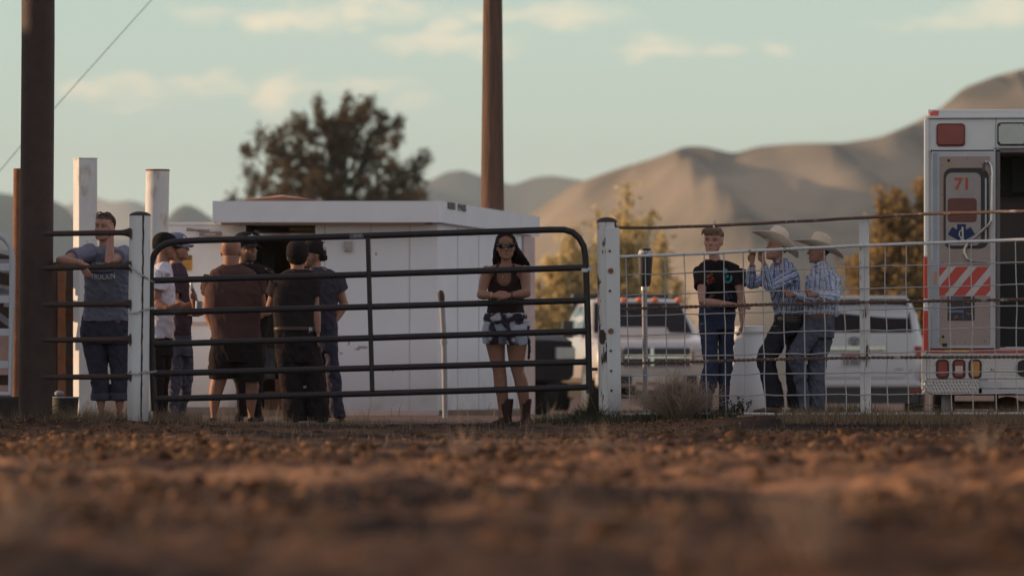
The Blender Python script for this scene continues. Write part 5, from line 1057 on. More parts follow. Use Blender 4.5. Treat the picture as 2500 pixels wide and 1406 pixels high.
# ------------------------------------------------ people
from mathutils.bvhtree import BVHTree
def fabric(name, col, var=0.12, attr=None, bump=0.35):
    return mat(name, col, 0.9, spec=0.15, var=var, vscale=14, bump=(90, bump, 0.002), attr=attr)
def skin_mat():
    m = mat('skin', (1, 1, 1), 0.55, spec=0.3, var=0.14, vscale=22, attr='tint', bump=(160, .25, .001)); b = m.node_tree.nodes['Principled BSDF']
    b.inputs['Subsurface Weight'].default_value = 0.0; return m
M_SKIN = skin_mat()
def hair_mat(name, col): return mat(name, col, 0.75, spec=0.12, var=0.45, vscale=60, stretch=(1.5, 1.5, 0.2), bump=(120, 0.8, 0.004))
def sell(a, e):  # superellipse helper
    c, s = math.cos(a), math.sin(a); return (math.copysign(abs(c)**(2/e), c), math.copysign(abs(s)**(2/e), s))
def px_rings(rows, Y, shrink=0.0, e=2.4, n=28):
    out = []
    for row in rows:
        py, xl, xr, hd = row[:4]; dY = row[4] if len(row) > 4 else 0.0
        Yc = Y+dY; a = P(xl, py, Yc); b = P(xr, py, Yc); c = (a+b)/2; hw = (b.x-a.x)/2-shrink; hdd = max(hd-shrink, 0.01)
        out.append([Vector((c.x+hw*sell(2*math.pi*k/n, e)[0], c.y+hdd*sell(2*math.pi*k/n, e)[1], c.z)) for k in range(n)])
    return out
def legs_rows(rows, Y, dY=0.0, hd=None): return [(r_[0], r_[1], r_[2], (r_[3] if len(r_) > 3 else (r_[2]-r_[1])*Y/FPX*0.52), (r_[4] if len(r_) > 4 else dY)) for r_ in rows]
def realise(mb, name, mat_, parent, voxel=0.006, smooth=3, fold=0.0, fold_scale=9.0, seed=0, cut=None, post=None):
    """fuse overlapping closed pieces into one continuous surface"""
    me = bpy.data.meshes.new('tmp'); me.from_pydata(mb.v, [], mb.f); me.update()
    import bmesh
    bm = bmesh.new(); bm.from_mesh(me); bmesh.ops.recalc_face_normals(bm, faces=bm.faces); bm.to_mesh(me); bm.free()
    o = bpy.data.objects.new('tmp', me); sc.collection.objects.link(o)
    m = o.modifiers.new('r', 'REMESH'); m.mode = 'VOXEL'; m.voxel_size = voxel; m.use_smooth_shade = True
    if smooth: s = o.modifiers.new('s', 'SMOOTH'); s.factor = 0.5; s.iterations = smooth
    bpy.context.view_layer.update(); dg = bpy.context.evaluated_depsgraph_get()
    me2 = bpy.data.meshes.new_from_object(o.evaluated_get(dg)); bpy.data.objects.remove(o); bpy.data.meshes.remove(me)
    n = len(me2.vertices); V = np.empty(n*3); me2.vertices.foreach_get('co', V); V = V.reshape(-1, 3)
    if fold:
        N_ = np.empty(n*3); me2.vertices.foreach_get('normal', N_); N_ = N_.reshape(-1, 3)
        q = V*fold_scale; w1 = fbm(q[:, 0]*1.3+q[:, 2]*0.8, q[:, 2]*0.9-q[:, 0]*0.35, q[:, 1], 3, seed+1)
        rid = 1-np.abs(w1)*2.2; V = V+N_*(fold*(rid-0.3))[:, None]
    if post is not None: V = post(V, me2)
    wpos = V.copy()
    if parent is not None:
        Mi = np.array(world_of(parent).inverted()); V = V@Mi[:3, :3].T+Mi[:3, 3]
    me2.vertices.foreach_set('co', V.ravel()); me2.name = name
    if cut is not None:
        bm = bmesh.new(); bm.from_mesh(me2); bm.verts.ensure_lookup_table()
        kill = cut(wpos); bmesh.ops.delete(bm, geom=[bm.verts[i] for i in np.nonzero(kill)[0]], context='VERTS'); bm.to_mesh(me2); bm.free()
    me2.update(); me2.polygons.foreach_set('use_smooth', [True]*len(me2.polygons))
    ob = link(name, me2, mat_, parent); ob['_w'] = 0; del ob['_w']
    return ob, wpos
def set_col(me, name, C):
    at = me.color_attributes.new(name, 'FLOAT_COLOR', 'POINT'); A4 = np.ones((len(C), 4)); A4[:, :3] = C; at.data.foreach_set('color', A4.ravel())
HEAD = ((0.0, .10, .35, .14), (.05, .185, .39, .02), (.12, .235, .40, -.08), (.20, .262, .395, -.17), (.30, .285, .39, -.27), (.40, .305, .38, -.35), (.50, .32, .375, -.40), (.58, .327, .395, -.43), (.68, .332, .385, -.445), (.78, .318, .345, -.425), (.87, .275, .27, -.36), (.94, .20, .18, -.27), (.98, .12, .10, -.17), (1.0, .05, .03, -.08))
class Head:
    def __init__(s, chin, crown, Y, yaw, pitch=0.0, dY=0.0, wide=1.0):
        c0 = P(chin[0], chin[1], Y+dY); c1 = P(crown[0], crown[1], Y+dY); s.o = c0; s.H = (c1-c0).length; s.u = (c1-c0).normalized()
        a = R(yaw); f = Vector((math.sin(a), -math.cos(a), math.sin(R(pitch)))); s.f = (f-s.u*f.dot(s.u)).normalized(); s.r = s.f.cross(s.u); s.w = wide
        if pitch:
            rot = Matrix.Rotation(-R(pitch), 3, s.r); s.f = (Matrix.Rotation(R(pitch), 3, s.r) @ s.f); s.u = s.r.cross(s.f).normalized()
            if s.u.z < 0: s.u = -s.u
    def p(s, x, y, z): return s.o+s.r*(x*s.H*s.w)+s.f*(y*s.H)+s.u*(z*s.H)
    def loc(s, V):
        D = V-np.array(s.o); return D@np.array(s.r)/s.H/s.w, D@np.array(s.f)/s.H, D@np.array(s.u)/s.H
    def M(s): 
        m = Matrix((s.r, s.f, s.u)).transposed(); return m
    def rings(s, grow=0.0, z0=0.0, z1=1.0, n=28):
        out = []
        for (z, w_, yf, yb) in HEAD:
            if z < z0 or z > z1: continue
            c = (yf+yb)/2; d = (yf-yb)/2+grow; ww = w_+grow; zz = z+(grow*(z-0.5)*1.6)
            out.append([s.p(ww*sell(2*math.pi*k/n, 2.3)[0], c+d*sell(2*math.pi*k/n, 2.3)[1], zz) for k in range(n)])
        return out
    def ell(s, mb, x, y, z, a, b, c, nu=14, nv=9):
        M3 = s.M(); mb.ell(s.p(x, y, z), a*s.H, b*s.H, c*s.H, nu, nv, M3)
    def build(s, mb, ears=True):
        mb.loft(s.rings()); H = s.H
        mb.tube([s.p(0, .37, .56), s.p(0, .415, .46), s.p(0, .465, .37), s.p(0, .43, .325)], [.026*H, .032*H, .046*H, .038*H], 10)
        for q in (-1, 1):
            mb.tube([s.p(q*.02, .43, .35), s.p(q*.055, .405, .345)], [.03*H, .026*H], 8)
            mb.tube([s.p(q*.04, .385, .575), s.p(q*.14, .375, .595), s.p(q*.24, .30, .575)], [.022*H, .028*H, .02*H], 8)
            s.ell(mb, q*.17, .30, .37, .08, .07, .075)
            if ears:
                s.ell(mb, q*.335, -.04, .455, .03, .07, .115); s.ell(mb, q*.33, -.02, .37, .025, .045, .05)
        mb.tube([s.p(-.10, .36, .215), s.p(-.05, .395, .222), s.p(0, .405, .226), s.p(.05, .395, .222), s.p(.10, .36, .215)], [.012*H, .02*H, .023*H, .02*H, .012*H], 8)
        mb.tube([s.p(-.085, .36, .19), s.p(0, .40, .178), s.p(.085, .36, .19)], [.013*H, .026*H, .013*H], 8)
        s.ell(mb, 0, .345, .055, .085, .06, .06)
    def neck(s, mb, base, r0=0.052, r1=0.06): mb.tube([s.p(0, -.05, .30), s.p(0, -.06, .08), base], [r0, r0, r1], 18)
    def tint(s, V, base, beard=0.0, brow=(0.12, 0.07, 0.045), scalp=0.0, lip=(1.15, .72, .72)):
        x, y, z = s.loc(V); C = np.ones((len(V), 3))*np.array(base); inh = (z > -.05) & (z < 1.1) & (np.abs(x) < .45) & (np.abs(y) < .6)
        def g(cx, cz, sx, sz): return np.exp(-(((np.abs(x)-cx)/sx)**2+((z-cz)/sz)**2))*(y > 0.1)*inh
        bl = lambda k, c: C*(1-k[:, None])+np.array(c)*k[:, None]
        C = bl(np.clip(g(0, .205, .10, .035)*0.9, 0, 1), np.array(base)*np.array(lip))
        C = bl(np.clip(g(.19, .36, .09, .09)*0.35+g(0, .37, .05, .05)*0.4, 0, 1), np.array(base)*np.array((1.12, .85, .82)))
        C = bl(np.clip(g(.14, .50, .075, .035)*0.75, 0, 1), np.array(base)*0.42)  # eye-socket shade painted into the skin colour
        C = bl(np.clip(1.5*np.exp(-(((np.abs(x)-.15)/.085)**2+((z-.605-.02*np.abs(x))/.02)**2))*(y > .1)*inh, 0, 1)*0.85, brow)
        if beard: C = bl(np.clip((sstep(.36, .22, z)*(y > -.08)*sstep(-.12, .05, y)*(z > -.25)+(z > -.05)*(z < .5)*(np.abs(x) > .25)*(y > -.03)*(y < .14)*0.8)*inh*beard*(1-g(0, .205, .06, .02)), 0, 1), brow)
        if scalp: C = bl(np.clip(sstep(.62, .75, z)*inh*scalp, 0, 1), np.array(base)*0.8)
        return C
    def socket(s, V, amt=.022):
        x, y, z = s.loc(V); k = np.exp(-(((np.abs(x)-.14)/.07)**2+((z-.50)/.045)**2))*(y > .2)*(y < .6)
        k2 = np.exp(-((x/.13)**2+((z-.125)/.03)**2))*(y > .2)*(y < .6)*0.4
        return V-np.array(s.f)[None]*((k+k2)*amt*s.H)[:, None]
def hand(mb, w, d, nrm, side, s=1.0, curl=25.0, spread=0.0, thumb=0.5):
    """palm, four bent fingers and a thumb from the side of the palm; nrm points out of the palm"""
    w = Vector(w); d = Vector(d).normalized(); nrm = Vector(nrm); nrm = (nrm-d*nrm.dot(d)).normalized(); L_ = d.cross(nrm)*side
    rings = []
    for t, hw, th in ((-.01, .022, .017), (.02, .030, .015), (.055, .038, .014), (.083, .039, .012), (.092, .034, .009)):
        c = w+d*(t*s); rings.append([c+L_*(hw*s*math.cos(2*math.pi*k/14))+nrm*(th*s*math.sin(2*math.pi*k/14)) for k in range(14)])
    mb.loft(rings)
    for i, (off, ln) in enumerate(((.029, .070), (.0095, .080), (-.010, .074), (-.029, .058))):
        p = w+d*(.083*s)+L_*(off*s); dd = (d+L_*(spread*off*12)).normalized(); pts = [p-dd*0.012]; rad = [.0095*s]
        for j, f in enumerate((.45, .31, .24)):
            a = R(curl*(0.9+0.12*i)*(1.0 if j else 0.75)); dd = (dd*math.cos(a)+nrm*math.sin(a)).normalized(); p = p+dd*(ln*s*f); pts.append(p); rad.append((.0088, .0080, .0068)[j]*s)
        mb.tube(pts, rad, 8)
    p0 = w+d*(.022*s)+L_*(.024*s); d1 = (d*0.75+L_*0.62+nrm*thumb*0.7).normalized(); d2 = (d*0.9+L_*0.15+nrm*thumb).normalized()
    mb.tube([p0, p0+d1*(.034*s), p0+d1*(.034*s)+d2*(.028*s), p0+d1*(.034*s)+d2*(.048*s)], [.0135*s, .0115*s, .010*s, .0078*s], 8)
def arm(mb, sh, el, wr, k=1.0, grow=0.0, upto=None, frm=0.0):
    """upper arm + forearm with muscle taper; upto/frm = part of the way (0..2) for sleeves"""
    sh, el, wr = Vector(sh), Vector(el), Vector(wr)
    T = [0, .25, .55, .85, 1.0, 1.22, 1.5, 1.8, 2.0]; Rr = [.058, .054, .048, .040, .040, .044, .038, .029, .026]
    pts = []; rad = []; end = 2.0 if upto is None else upto
    ts = [t for t in T if frm <= t <= end]
    if frm not in ts: ts = [frm]+ts
    if end not in ts: ts.append(end)
    for t in ts:
        p = sh.lerp(el, t) if t <= 1 else el.lerp(wr, t-1); pts.append(p); rad.append(float(np.interp(t, T, Rr))*k+grow)
    return mb.tube(pts, rad, 16)
def sleeve(mb, sh, el, wr, k, upto, grow=0.012, flare=0.010):
    sh, el, wr = Vector(sh), Vector(el), Vector(wr); T = [0, .25, .55, .85, 1.0, 1.22, 1.5, 1.8, 2.0]; Rr = [.074, .063, .051, .044, .044, .046, .041, .032, .03]
    ts = sorted(set([0, upto*0.3, upto*0.6, upto*0.85, upto]+[t for t in (0.5, 1.0, 1.25, 1.5, 1.8) if t < upto])); pts = []; rad = []
    for t in ts:
        p = sh.lerp(el, t) if t <= 1 else el.lerp(wr, t-1); pts.append(p); rad.append(float(np.interp(t, T, Rr))*k+grow+flare*(t/upto))
    return mb.tube(pts, rad, 18)
def shoe(mb, heel, toe, w_=0.045, h=0.07, pointy=False):
    heel, toe = Vector(heel), Vector(toe); d = toe-heel; L_ = d.length; d.normalize(); s = Vector((0, 0, 1)).cross(d).normalized(); rings = []
    for t, ww, hh in ((0, .7, .95), (.15, .85, 1.0), (.4, .85, .95), (.6, .95, .68), (.8, .9 if not pointy else .7, .5), (.94, .6 if not pointy else .38, .38), (1.0, .3 if not pointy else .15, .25)):
        c = heel+d*(L_*t); rings.append([c+s*(w_*ww*sell(2*math.pi*k/16, 2.6)[0])+Vector((0, 0, h*hh*0.5*(1+sell(2*math.pi*k/16, 2.6)[1]))) for k in range(16)])
    mb.loft(rings)
def eyes(hd, par, closed=False):
    for q in (-1, 1):
        mb = MB(); hd.ell(mb, q*.14, .318, .497, .044, .036, .021, 12, 8); e = mb.build('eye', mat('eye_white', (0.26, 0.22, 0.20), 0.4), par, smooth='all')
        mb = MB(); hd.ell(mb, q*.14, .345, .497, .019, .013, .018, 10, 6); mb.build('iris', mat('iris', (0.035, 0.03, 0.03), 0.2), e, smooth='all')
def cap(hd, par, m_crown, m_bill, bill=True, back=False, z0=.58, patch=None):
    mb = MB(); g = 0.05; n = 28; rings = []
    for (z, w_, yf, yb) in ((z0-.12, .335, .365, -.43), (.56, .34, .385, -.45), (.66, .34, .395, -.45), (.76, .335, .385, -.445), (.86, .30, .335, -.40), (.94, .235, .25, -.32), (1.0, .14, .14, -.20), (1.03, .03, -.0, -.06)):
        c = (yf+yb)/2; d = (yf-yb)/2+g; ww = w_+g; tilt = -.05*(yf-.1)*0
        rings.append([hd.p(ww*math.cos(2*math.pi*k/n), c+d*math.sin(2*math.pi*k/n), z+.035+(.10*math.sin(2*math.pi*k/n)*(1 if not back else -1) if z < .55 else .05*math.sin(2*math.pi*k/n)*(1-z))) for k in range(n)])
    mb.loft(rings); c_ = mb.build('cap', m_crown, par, smooth='all')
    if bill:
        s_ = -1 if back else 1; mb = MB(); top = []; bot = []
        for k in range(13):
            a = math.pi*k/12; x = .30*math.cos(a); y = s_*(.36 if not back else .40); ext = .30*math.sin(a)**0.8; dz = -.05*ext/.3-.10*abs(math.cos(a))**2
            top.append((hd.p(x, y-s_*0.06, .60), hd.p(x*1.05, y+s_*ext, .585+dz)))
        vs = [v for p_ in top for v in p_]+[v-hd.u*(.02*hd.H) for p_ in top for v in p_]; nn = len(top)*2; fs = []
        for k in range(12): a = 2*k; fs += [(a, a+1, a+3, a+2), (a+nn+2, a+nn+3, a+nn+1, a+nn), (a+1, a+1+nn, a+3+nn, a+3)]
        fs += [(0, nn, nn+1, 1), (24, 25, nn+25, nn+24)]
        mb.add(vs, fs); mb.build('bill', m_bill, c_, smooth=True)
    return c_
def cowboy(par, c, up, fwd, L_=0.235, W_=0.19, hgt=0.115, m=None, band=None, curl=0.075, dip=0.03):
    c = Vector(c); u = Vector(up).normalized(); f = Vector(fwd); f = (f-u*f.dot(u)).normalized(); r_ = f.cross(u); n = 48
    def pt(a, rad, z): return c+f*(math.cos(a)*rad[0])+r_*(math.sin(a)*rad[1])+u*z
    mb = MB(); rings = []
    for t, side in ((0, 1), (.3, 1), (.6, 1), (.85, 1), (1.0, 1), (1.0, -1), (.85, -1), (.6, -1), (.3, -1), (0, -1)):
        rg = []
        for k in range(n):
            a = 2*math.pi*k/n; s2 = math.sin(a)**2; z = curl*s2*t**1.6-dip*(1-s2)*t**1.5+(0.0028 if side > 0 else -0.0028)
            rad = (0.098+(L_-0.098)*t, 0.080+(W_-0.080)*t*(1-.18*s2*t)); rg.append(pt(a, rad, z))
        rings.append(rg)
    vs = [v for q in rings for v in q]; fs = []
    for i in range(len(rings)-1):
        for j in range(n): fs.append((i*n+j, i*n+(j+1) % n, (i+1)*n+(j+1) % n, (i+1)*n+j))
    mb.add(vs, fs); hat = mb.build('brim', m, par, smooth='all')
    mb = MB(); rings = []
    for z, kx, ky, dent in ((-.004, 1.0, 1.0, 0), (.03, 1.0, .98, 0), (.06, .96, .93, 0), (.085, .90, .86, .004), (.105, .80, .74, .014), (.112, .62, .55, .026), (.100, .40, .30, .020), (.094, .12, .10, .01)):
        rings.append([c+f*(math.cos(2*math.pi*k/n)*.093*kx)+r_*(math.sin(2*math.pi*k/n)*.082*ky*(1-0.16*(z > .07)*max(0, math.cos(2*math.pi*k/n))))+u*((z+(.006*math.cos(2*math.pi*k/n)+0.012*abs(math.sin(2*math.pi*k/n)))*(z > .08))*hgt/.115) for k in range(n)])
    mb.loft(rings); mb.build('hat_crown', m, par, smooth='all')
    if band:
        mb = MB(); rings = []
        for z, g in ((.004, .002), (.004, .0055), (.026, .0055), (.026, .001)):
            rings.append([c+f*(math.cos(2*math.pi*k/n)*(.100+g))+r_*(math.sin(2*math.pi*k/n)*(.082+g))+u*z for k in range(n)])
        mb.loft(rings, cap=False); mb.build('hat_band', band, par, smooth='all')
def drape(o, cloth, lift=0.004):
    """lay a flat print on the cloth below it (along the view axis Y)"""
    bm_v = [cloth.matrix_parent_inverse @ v.co for v in cloth.data.vertices]; W = world_of(cloth.parent)
    tree = BVHTree.FromPolygons([W @ v for v in bm_v], [tuple(p.vertices) for p in cloth.data.polygons])
    Wo = world_of(o.parent); Wi = Wo.inverted(); ys_ = [(Wo @ v.co).y for v in o.data.vertices]; y0 = min(ys_); y1 = max(ys_)
    for v in o.data.vertices:
        w_ = Wo @ v.co; h = tree.ray_cast(Vector((w_.x, 40, w_.z)), Vector((0, 1, 0)))
        if h[0] is not None: v.co = Wi @ Vector((w_.x, h[0].y-lift+(w_.y-y0)*0.6, w_.z))
def px_text(name, s, m, cloth, px, py, Y, hpx, wpx, slope=0.0, arc=0.0, bold=0.03):
    o = text_mesh(name, s, m, cloth, P(px, py, Y), (1, 0, slope), (0, 0, 1), hpx*Y/FPX, 0.003, bold=bold, width=wpx*Y/FPX, arc=arc)
    import bmesh
    bm = bmesh.new(); bm.from_mesh(o.data); bmesh.ops.subdivide_edges(bm, edges=[e for e in bm.edges if e.calc_length() > 0.02], cuts=2); bm.to_mesh(o.data); bm.free()
    drape(o, cloth); return o
def px_poly(name, polys, m, cloth, Y, lift=0.004):
    mb = MB()
    for poly in polys: mb.prism([P(x, y, Y) for x, y in poly], (0, 0.0025, 0))
    o = mb.build(name, m, cloth); drape(o, cloth, lift); return o
SK = dict(fair=(0.40, 0.205, 0.15), tan=(0.30, 0.15, 0.105), mid=(0.34, 0.18, 0.125))
def new_person(px, Y, label): 
    x = (px-1250)*Y/FPX; return empty('person', (x, Y, gz(x, Y)), label, 'person')
def J(px, py, Y, d=0.0): return P(px, py, Y+d)
def build_body(root, hd, Y, skin, torso=None, arms=(), legs=(), hands=(), neck=None, k=1.0, extra=None, beard=0.0, brow=(0.12, 0.07, 0.045), scalp=0.0, ears=True, nr=(0.05, 0.058), sh=0.014):
    mb = MB(); hd.build(mb, ears)
    if neck is not None: hd.neck(mb, neck, *nr)
    if torso: mb.loft(px_rings(torso, Y, sh))
    for lg in legs: mb.loft(px_rings(lg, Y, sh if len(legs) and lg[0][0] < 910 else 0.0, 2.1))
    for a in arms: arm(mb, *a, k=k)
    for h in hands: hand(mb, *h[:4], **(h[4] if len(h) > 4 else {}))
    if extra: extra(mb)
    o, w_ = realise(mb, 'body', M_SKIN, root, 0.0045, 2, post=lambda V, me: hd.socket(V))
    set_col(o.data, 'tint', hd.tint(w_, skin, beard=beard, brow=brow, scalp=scalp)); return o
def garment(root, name, m, Y, rings=None, legs=(), fn=None, fold=0.006, seed=0, voxel=0.006, e=2.4, cut=None, smooth=3, fs=9.0):
    mb = MB()
    if rings: mb.loft(px_rings(rings, Y, 0, e))
    for lg in legs: mb.loft(px_rings(lg, Y, 0, 2.2))
    if fn: fn(mb)
    o, w_ = realise(mb, name, m, root, voxel, smooth, fold=fold, seed=seed, cut=cut, fold_scale=fs); return o, w_
M_JEAN = fabric('navy_jeans', (0.045, 0.042, 0.065), 0.3); M_JEAN2 = fabric('grey_blue_jeans', (0.085, 0.09, 0.125), 0.35); M_BLKC = fabric('black_cloth', (0.020, 0.0135, 0.0145), 0.2)
M_SOLE = mat('dark_shoe_leather', (0.022, 0.015, 0.013), 0.7, spec=.15)

# ---- A: woman at the left rails
Y = 50.1; r = new_person(255, Y, 'person in a blue grey printed tee leaning on the rusty rails, chin on hand'); hd = Head((253, 588), (258, 521), Y, -22, dY=-.42)
sL, eL, wL = J(222, 618, Y, -.40), J(146, 636, Y, -.80), J(199, 641, Y, -1.17); sR, eR, wR = J(304, 622, Y, -.40), J(266, 638, Y, -1.03), J(272, 582, Y, -.86)
tor = [(600, 240, 276, .055, -.42), (607, 224, 294, .075, -.42), (618, 208, 312, .10, -.40), (640, 206, 318, .115, -.34), (680, 206, 318, .12, -.26), (720, 206, 316, .12, -.17), (752, 204, 315, .12, -.08), (784, 199, 317, .135, -.02)]
leg = [legs_rows([(800, 200, 258), (860, 207, 260), (900, 217, 261), (940, 224, 266), (975, 230, 262), (1000, 236, 258), (1020, 236, 260)], Y), legs_rows([(800, 258, 313), (860, 264, 311), (900, 270, 311), (940, 273, 311), (975, 276, 308), (1000, 281, 303), (1020, 281, 304)], Y)]
build_body(r, hd, Y, SK['fair'], tor+[(800, 200, 314, .12, 0), (820, 203, 313, .12, 0)], [(sL, eL, wL), (sR, eR, wR)], leg, [(wL, (0.45, -.1, -1), (0.5, 1, 0), 1, dict(s=.95, curl=16)), (wR, (0.1, -.1, 1), (-.6, .5, 0), 1, dict(s=.92, curl=38))], J(258, 608, Y, -.42), k=.92, brow=(0.18, 0.11, 0.07), nr=(.047, .056)); eyes(hd, r)
T_A = fabric('blue_grey_tee', (0.20, 0.205, 0.28)); tee, _ = garment(r, 'tee', T_A, Y, tor, fn=lambda mb: (sleeve(mb, sL, eL, wL, 1.0, .62, .012, .012), sleeve(mb, sR, eR, wR, 1.0, .5, .012, .012)), fold=.007, seed=3)
px_text('print_lettering', 'KEEP', mat('print_white', (0.72, 0.72, 0.74), 0.8), tee, 237, 643, 49.5, 7, 34); px_text('print_lettering', 'TRUCKIN', mat('print_white', (0.72, 0.72, 0.74), 0.8), tee, 247, 674.5, 49.5, 13, 60, slope=0.04, arc=0.5, bold=0.012)
px_poly('print_swoosh', [[(222+i*5, 661+3.5*math.sin(math.pi*i/10)), (227+i*5, 661+3.5*math.sin(math.pi*(i+1)/10)), (227+i*5, 665+3.5*math.sin(math.pi*(i+1)/10)), (222+i*5, 665+3.5*math.sin(math.pi*i/10))] for i in range(10)], mat('print_blue_red', (0.05, 0.05, 0.15), 0.8), tee, 49.5)
hip = [(770, 200, 316, .125, -.02), (790, 196, 317, .145, 0), (815, 196, 316, .148, 0), (840, 201, 315, .138, 0)]
jl = [legs_rows([(820, 200, 259), (860, 205, 262), (900, 215, 263), (940, 222, 268), (974, 224, 269)], Y), legs_rows([(820, 257, 313), (860, 262, 312), (900, 269, 312), (940, 271, 312), (974, 272, 312)], Y)]
garment(r, 'jeans', M_JEAN, Y, hip, jl, fold=.007, seed=5)
for a, b in ((222, 270), (270, 313)):
    garment(r, 'rolled_cuff', fabric('jean_cuff', (0.07, 0.07, 0.10)), Y, [(960, a, b, .088), (963, a-1, b+1, .092), (975, a-1, b+1, .092), (978, a, b, .088)], fold=.002, voxel=.007)
mb = MB(); shoe(mb, J(247, 1028, Y, .05), J(240, 1028, Y, -.17), .042, .05); mb.build('sandal', mat('red_brown_sandal', (0.10, 0.04, 0.035), .7), r, smooth=True)
mb = MB(); shoe(mb, J(293, 1028, Y, .05), J(296, 1028, Y, -.17), .042, .05); mb.build('sandal', mat('red_brown_sandal', (0.10, 0.04, 0.035), .7), r, smooth=True)
def hairA(mb): mb.loft(hd.rings(.022, .66)); hd.ell(mb, 0, -.15, .60, .345, .345, .36); hd.ell(mb, 0, -.50, .45, .10, .12, .12)
mb = MB(); hairA(mb); o, w_ = realise(mb, 'hair', hair_mat('dark_blond_hair', (0.10, 0.065, 0.045)), r, .006, 2, fold=.003, fold_scale=30, cut=lambda V: (hd.loc(V)[1] > .12) & (hd.loc(V)[2] < .78))
gl = MB(); [gl.tube([hd.p(q*.06, .22, 1.0), hd.p(q*.10, .27, .94), hd.p(q*.24, .22, .93), hd.p(q*.27, .12, 1.0), hd.p(q*.12, .12, 1.04), hd.p(q*.06, .22, 1.0)], .006, 6) for q in (-1, 1)]; gl.tube([hd.p(-.06, .22, 1.0), hd.p(.06, .22, 1.0)], .005, 5); [gl.tube([hd.p(q*.27, .16, .98), hd.p(q*.36, -.02, .80), hd.p(q*.355, -.12, .58)], .005, 5) for q in (-1, 1)]
gl.build('sunglasses_on_head', mat('brown_glasses', (0.06, 0.035, 0.03), .3), r, smooth='all')

# ---- B: white tee, black cap
Y = 51.5; r = new_person(400, Y, 'person in a white tee and black cap standing in profile by the gate'); hd = Head((402, 635), (400, 571), Y, 92, -4)
sL = J(392, 664, Y, -.12); eL = J(380, 738, Y, -.18); wL = J(410, 752, Y, -.26)
tor = [(640, 388, 412, .06), (649, 376, 416, .10), (665, 368, 420, .15), (700, 364, 426, .16), (750, 362, 428, .15), (800, 364, 426, .14), (826, 368, 422, .13)]
lg = [legs_rows([(840, 366, 405), (900, 370, 402), (960, 372, 400), (1015, 376, 400)], Y, -.06), legs_rows([(840, 385, 422), (900, 386, 418), (960, 386, 410), (1015, 388, 412)], Y, .06)]
build_body(r, hd, Y, SK['tan'], tor, [(sL, eL, wL)], lg, [(wL, (1, -.2, .1), (0, .6, .4), -1, dict(curl=40))], J(398, 645, Y), beard=.35, k=.98, nr=(.056, .062)); eyes(hd, r)
tee, _ = garment(r, 'white_tee', fabric('white_tee_cloth', (0.60, 0.58, 0.66), .06), Y, tor, fn=lambda mb: sleeve(mb, sL, eL, wL, 1.05, .62, .014, .014), fold=.009, seed=7)
wm = mat('print_black', (0.05, 0.04, 0.045), .8); px_text('print_lettering', 'DEN', wm, tee, 407.5, 670.5, 51.2, 7, 10, bold=0.0)
px_poly('print_frame', [[(392, 663), (414, 665.5), (414, 666.5), (392, 664)], [(392, 663), (393, 663), (395, 677), (394, 677)], [(394, 676.5), (414, 678), (414, 679), (394, 677.5)]], wm, tee, 51.2)
garment(r, 'trousers', M_BLKC, Y, [(818, 369, 420, .12), (845, 366, 424, .13), (870, 367, 422, .13)], lg, fold=.006, seed=9)
mb = MB(); shoe(mb, J(378, 1032, Y, -.06), J(415, 1032, Y, -.1), .045, .075); mb.build('shoe', M_SOLE, r, smooth=True); mb = MB(); shoe(mb, J(385, 1031, Y, .06), J(424, 1031, Y, .1), .045, .075); mb.build('shoe', M_SOLE, r, smooth=True)
cap(hd, r, fabric('black_cap', (0.012, 0.01, 0.011)), fabric('black_cap', (0.012, 0.01, 0.011)))
# ---- C: maroon tee, blue cap, bottle
Y = 52.1; r = new_person(440, Y, 'smiling person in a dark plum tee and blue grey cap holding a brown bottle'); hd = Head((434, 636), (431, 571), Y, 76, 2)
sL = J(430, 672, Y, -.14); eL = J(424, 738, Y, -.20); wL = J(452, 747, Y, -.33)
tor = [(642, 420, 446, .06), (651, 412, 452, .10), (668, 412, 458, .15), (700, 412, 462, .15), (750, 412, 467, .15), (795, 412, 469, .15), (818, 414, 467, .14)]
lg = [legs_rows([(840, 411, 448), (900, 411, 446), (950, 412, 441), (1000, 409, 437), (1018, 406, 438)], Y, -.05), legs_rows([(840, 434, 470), (900, 436, 471), (940, 438, 470), (975, 436, 462), (1000, 432, 454), (1018, 430, 457)], Y, .06)]
build_body(r, hd, Y, SK['mid'], tor, [(sL, eL, wL)], lg, [(wL, (1, -.1, .12), (0, .8, .3), -1, dict(curl=48)), (J(462, 768, Y, -.3), (1, 0, -.1), (0, 0, 1), 1, dict(curl=22))], J(432, 648, Y), beard=.45, nr=(.055, .06)); eyes(hd, r)
garment(r, 'plum_tee', fabric('plum_cloth', (0.065, 0.042, 0.055)), Y, tor, fn=lambda mb: sleeve(mb, sL, eL, wL, 1.0, .7, .014, .014), fold=.007, seed=11)
garment(r, 'jeans', M_JEAN2, Y, [(808, 415, 467, .13), (840, 411, 469, .135), (870, 410, 470, .13)], lg, fold=.010, seed=12)
mb = MB(); shoe(mb, J(408, 1030, Y, -.05), J(440, 1030, Y, -.12), .045, .07); mb.build('shoe', M_SOLE, r, smooth=True); mb = MB(); shoe(mb, J(432, 1029, Y, .08), J(466, 1029, Y, .06), .045, .07); mb.build('shoe', M_SOLE, r, smooth=True)
cp = cap(hd, r, fabric('blue_grey_cap', (0.16, 0.17, 0.25)), fabric('blue_grey_cap', (0.16, 0.17, 0.25)))
mb = MB(); hd.ell(mb, .20, .39, .80, .13, .035, .085); mb.build('cap_patch', fabric('pale_patch', (0.5, 0.55, 0.62)), cp, smooth='all')
b0 = J(479, 760, Y, -.36); b1 = J(467, 690, Y, -.36); bt = empty('bottle', b0, 'brown glass beer bottle held by the smiling capped person', 'bottle')
